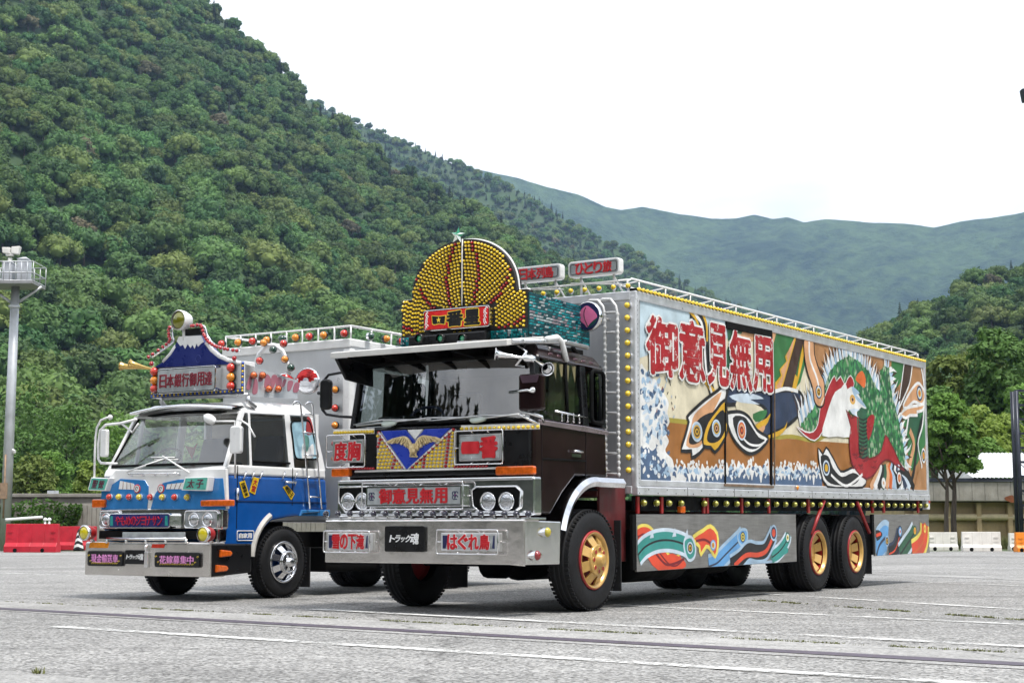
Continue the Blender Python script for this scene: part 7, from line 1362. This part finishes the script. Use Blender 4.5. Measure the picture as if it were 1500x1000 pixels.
for i in range(9000):
    t = rng.random(); x = x0 + (x1 - x0)*t; top = zl + .12*math.sin(x*2.1) + .1; lim = top*(1 if x < at(84, 740, 67.5).x else max(.25, 1 - (x - at(84, 740, 67.5).x)/1.3)); z = top - lim*rng.random()**.8
    o = np.array([x, 67.85 - .28*rng.random() - .12*math.sin(x*3 + z*4), max(.03, z)]); n = rng.normal(size=3) + np.array([0, -1.2, .6]); n /= np.linalg.norm(n); a = np.cross(n, rng.normal(size=3)); a /= np.linalg.norm(a); b = np.cross(n, a); q = .045 + .05*rng.random(); mb.add([o - a*q, o - b*q*.7, o + a*q, o + b*q*.7], [(0,1,2,3)])
tag(mb.build('ivy', leaf_mat('ivy_leaves', (.06, .13, .02), 0, 0)), label='ivy hanging over the low concrete wall on the left', cat='ivy', kind='stuff')
mb = MB(); p, q = at(8, 761, 63), at(62, 757, 64); mb.tube([p, q], .06, 8); o = mb.build('barrier_arm', whitep); tag(o, 'white barrier arm lying low in front of the ivy', 'barrier arm')
for px in (66, 72): c = at(px, 765, 64); m2 = MB(); m2.tube([(c.x, c.y, 0), (c.x, c.y, c.z + .1)], .05, 8); m2.dome((c.x, c.y, c.z + .1), (0,0,1), .09, .1, 10, 3); m2.build('arm_post', whitep, o)
p0, p1 = at(67, 727, 68.9), at(84, 718, 68.9); mb = MB(); mb.box((p0.x, 69.1, p0.z + .02), (p1.x, 69.13, p1.z)); o = mb.build('sign_back', M('sign_grey', (.55, .58, .62), .5, .2)); tag(o, 'small blank grey sign board standing on the retaining wall', 'sign'); m2 = MB(); m2.tube([((p0.x + p1.x)/2, 69.15, zw), ((p0.x + p1.x)/2, 69.15, p1.z)], .03, 6); m2.build('sign_post', galv, o)
# --- low building on the right
Yb = 76.; e = empty('lakeside_building', (at(1330, 770, Yb).x, Yb, 0), 0, label='low tan building with a concrete fascia and white metal roof', cat='building'); e.name = 'low_building'
x0, x1 = 0, at(1640, 770, Yb).x - at(1330, 770, Yb).x; Z = lambda y: at(1440, y, Yb).z
mb = MB(); mb.box((x0, .6, 0), (x1, 9, Z(735))); mb.build('wall', tanw, e)
mb = MB(); mb.box((x0 - .1, -.1, Z(734)), (x1, 9.2, Z(703))); mb.build('fascia', conc, e, .02)
for i in range(22): mb = MB(); x = i*.62; mb.box((x, -.125, Z(734) + .04), (x + .6, -.1, Z(703) - .04)); mb.build('fascia_panel', conc, e)
mb = MB(); mb.box((x0, -.12, Z(703) + .002), (x1, .1, Z(700))); mb.tube([(x0, -.16, Z(703) - .05), (x1, -.16, Z(703) - .05)], .035, 6); mb.build('gutter', dsteel, e)
xr0 = at(1424, 700, Yb).x - e.location.x; mb = MB(); n = 34
for i in range(n):
    xa, xb = xr0 + (x1 - xr0)*i/n, xr0 + (x1 - xr0)*(i+1)/n; w = .05
    mb.add([(xa, -.2, Z(700)), (xa + w, -.2, Z(700) + .05), (xb, -.2, Z(700)), (xb, 6, Z(655)), (xa + w, 6, Z(655) + .05), (xa, 6, Z(655))], [(0,1,4,5), (1,2,3,4)])
mb.add([(xr0, -.2, Z(700)), (xr0, 6, Z(655)), (xr0, 6, Z(700))], [(0,1,2)]); mb.build('roof', roofw, e)
mb = MB(); mb.tube([(x0, .4, Z(757)), (x1, .4, Z(757))], .16, 10); mb.build('pipe', M('cream_pipe', (.5, .42, .26), .6, dirt=.3), e)
for i in range(9): mb = MB(); x = .4 + i*1.5; mb.box((x, .25, 0), (x + .22, .62, Z(735) - .01)); mb.build('pier', tanw, e, .01)
mb = MB(); c = at(1481, 730, Yb - .13); rr = random.Random(2)
mb.prism(smooth([(c.x - e.location.x + .32*math.cos(t)*(.7 + .5*rr.random()), c.z + .16*math.sin(t)*(.7 + .5*rr.random())) for t in np.linspace(0, 6.283, 10)[:-1]], 3), lambda a, b, d: (a, -.126 - d, b), 0, .004); mb.build('rust_stain', M('rust', (.2, .06, .02), .9, var=.5), e)
# --- dark lattice mast and the floodlight mast at the right edge
Ym = 65.; e = empty('lattice_mast', (at(1497, 785, Ym).x, Ym, 0), 0, label='dark steel lattice mast at the right edge', cat='mast'); bx = e.location.x
T0, B0 = at(1488, 572, Ym), at(1497, 800, Ym)
for d in (0, .6):
    for y in (0, .5): mb = MB(); mb.tube([(B0.x - bx + d, y, 0), (T0.x - bx + d, y, T0.z)], .105, 4); mb.build('mast_leg', dsteel, e)
for i in range(11):
    t = i/10; z = T0.z*(1 - t*.9); x = (T0.x - bx)*(z/T0.z) + (B0.x - bx)*(1 - z/T0.z); mb = MB(); mb.box((x, -.02, z - .05), (x + .6, .02, z + .05)); mb.build('cross_bar', dsteel, e)
    if i < 10: mb = MB(); z2 = T0.z*(1 - (t + .1)*.9); mb.tube([(x, .0, z), (x + .6, .0, z2)], .02, 5); mb.build('brace', dsteel, e)
e = empty('floodlight_mast', (at(1524, 790, 48).x, 48, 0), 0, label='floodlight mast whose lamp just enters the right edge of the sky', cat='mast'); c = at(1499, 140, 48); bx = e.location.x
mb = MB(); mb.tube([(.0, 0, 0), (.3, 0, c.z - .3), (.2, 0, c.z), (c.x - bx + .2, .05, c.z + .1)], [.11, .06, .05, .05], 10); mb.build('pole', dsteel, e); mb = MB(); mb.hexa([(c.x - bx - .0, -.1, c.z - .2), (c.x - bx + .3, -.1, c.z - .2), (c.x - bx + .3, .2, c.z - .2), (c.x - bx, .2, c.z - .2), (c.x - bx - .06, -.1, c.z + .2), (c.x - bx + .35, -.1, c.z + .24), (c.x - bx + .35, .2, c.z + .24), (c.x - bx - .06, .2, c.z + .2)]); mb.build('lamp_head', dsteel, e, .02)
# --- trees near the lot
def near_tree(name, pos, h, crowns, trunks, leaf, label, seed, nq=60, q=.16, nl=22):
    e = empty(name, pos, 0, label=label, cat='tree'); rng = np.random.default_rng(seed)
    for (dx, dy, r) in trunks:
        mb = MB(); top = h*.62; P = [(dx + .12*math.sin(k*1.3 + seed)*k/6, dy, top*k/6) for k in range(7)]; mb.tube(P, [r*(1 - .11*k) for k in range(7)], 9); mb.build('trunk', m_bark, e)
        mb = MB()
        for k in range(7):
            z0 = top*(.6 + .055*k); an = k*2.4 + seed; l = h*.2*(1 - .06*k); d = np.array([math.cos(an), math.sin(an), 1.1]); o = np.array([dx, dy, z0]); mb.tube([o, o + d*l*.5 + [0, 0, .08], o + d*l], [r*.4, r*.26, r*.1], 6)
        mb.build('limbs', m_bark, e)
    for (cx, cy, cz, rx, rz) in crowns:
        mb = MB(); crown_mesh(mb, rng, np.array([cx, cy, cz]), rx, rz, nl, nq, q, core=False, flat=.85); mb.build('crown', leaf, e)
    return e
lv1 = leaf_mat('roadside_leaves', (.14, .26, .05), 0, 0, .35); lv2 = leaf_mat('roadside_leaves_yellow', (.23, .32, .06), 0, 0, .35); lv3 = leaf_mat('roadside_leaves_dark', (.10, .19, .045), 0, 0, .3); lv4 = leaf_mat('olive_leaves', (.15, .20, .045), 0, 0, .3)
def tr(px, ytop, Y, wpx, leaf, label, seed, name='broadleaf_tree', trunks=None, nq=90, q=.18, cz=None, zc0=None):
    b = at(px, 780, Y); b.z = 0; zt = at(px, ytop, Y).z; rx = wpx/FPX*Y/2; z0 = zc0 if zc0 is not None else zt*.3; rz = (zt - z0)/2
    return near_tree(name, b, zt, [(0, 0, (zt + z0)/2, rx, rz*1.05), (rx*.45, -.3, (zt + z0)/2 - rz*.35, rx*.6, rz*.6), (-rx*.45, .3, (zt + z0)/2 - rz*.25, rx*.6, rz*.6)], trunks or [(0, 0, .16)], leaf, label, seed, nq, q)
tr(1396, 568, 68, 72, lv1, 'green tree with two bare trunks right behind the large truck', 41, trunks=[(-.25, 0, .12), (.12, .2, .15)], nq=150, q=.13, zc0=1.9)
tr(1470, 462, 108, 95, lv3, 'tallest dark green tree at the right edge behind the building', 43, nq=110, q=.22); tr(1400, 505, 112, 90, lv4, 'olive green tree rising directly behind the rear corner of the cargo box', 44, nq=110, q=.22); tr(1440, 500, 118, 80, lv4, 'olive green tree between the corner tree and the tallest tree', 45, nq=100, q=.22)
tr(1425, 590, 92, 95, lv2, 'yellow green tree above the left end of the white roof', 46, nq=120, q=.18); tr(1476, 605, 94, 80, lv2, 'yellow green tree above the right end of the white roof', 47, nq=120, q=.18); tr(1515, 560, 100, 90, lv1, 'green tree cut off by the right edge behind the lattice mast', 48, nq=110, q=.2); tr(1370, 560, 100, 80, lv3, 'dark green tree half hidden by the cargo box', 49, nq=110, q=.2); tr(1448, 640, 88, 60, lv1, 'low bright green bush peeping over the white roof', 50, nq=90, q=.14); tr(1545, 470, 115, 100, lv3, 'dark tree mostly outside the right edge', 51, nq=60, q=.22)
for px, yt, Y, w, lf, lb, sd in ((30, 560, 150, 120, lv3, 'dark tree behind the steel pole', 61), (95, 590, 140, 110, lv3, 'dark tree between the steel pole and the blue truck mirror', 62), (150, 600, 145, 100, lv1, 'green tree behind the mirror of the blue truck', 63), (45, 660, 105, 70, lv4, 'low bright bush just above the wall, right of the steel pole', 64), (128, 672, 100, 46, lv2, 'small yellow green bush above the wall by the blue truck', 65), (75, 655, 115, 60, lv1, 'leafy shrub above the middle of the retaining wall', 66), (-30, 580, 140, 110, lv3, 'dark tree beyond the left edge', 67)):
    tr(px, yt, Y, w, lf, lb, sd, nq=80, q=.22 if Y > 120 else .15, zc0=.8)
tufts('grass_verge', (1400,804), (1412,804), 160, .3, .6, 'tall weeds between the white barriers'); tufts('grass_verge', (1466,804), (1482,804), 200, .3, .7, 'tall weeds beside the orange barrier'); tufts('grass_verge', (1340,801), (1500,801), 700, .5, .3, 'rough grass along the far edge of the car park')
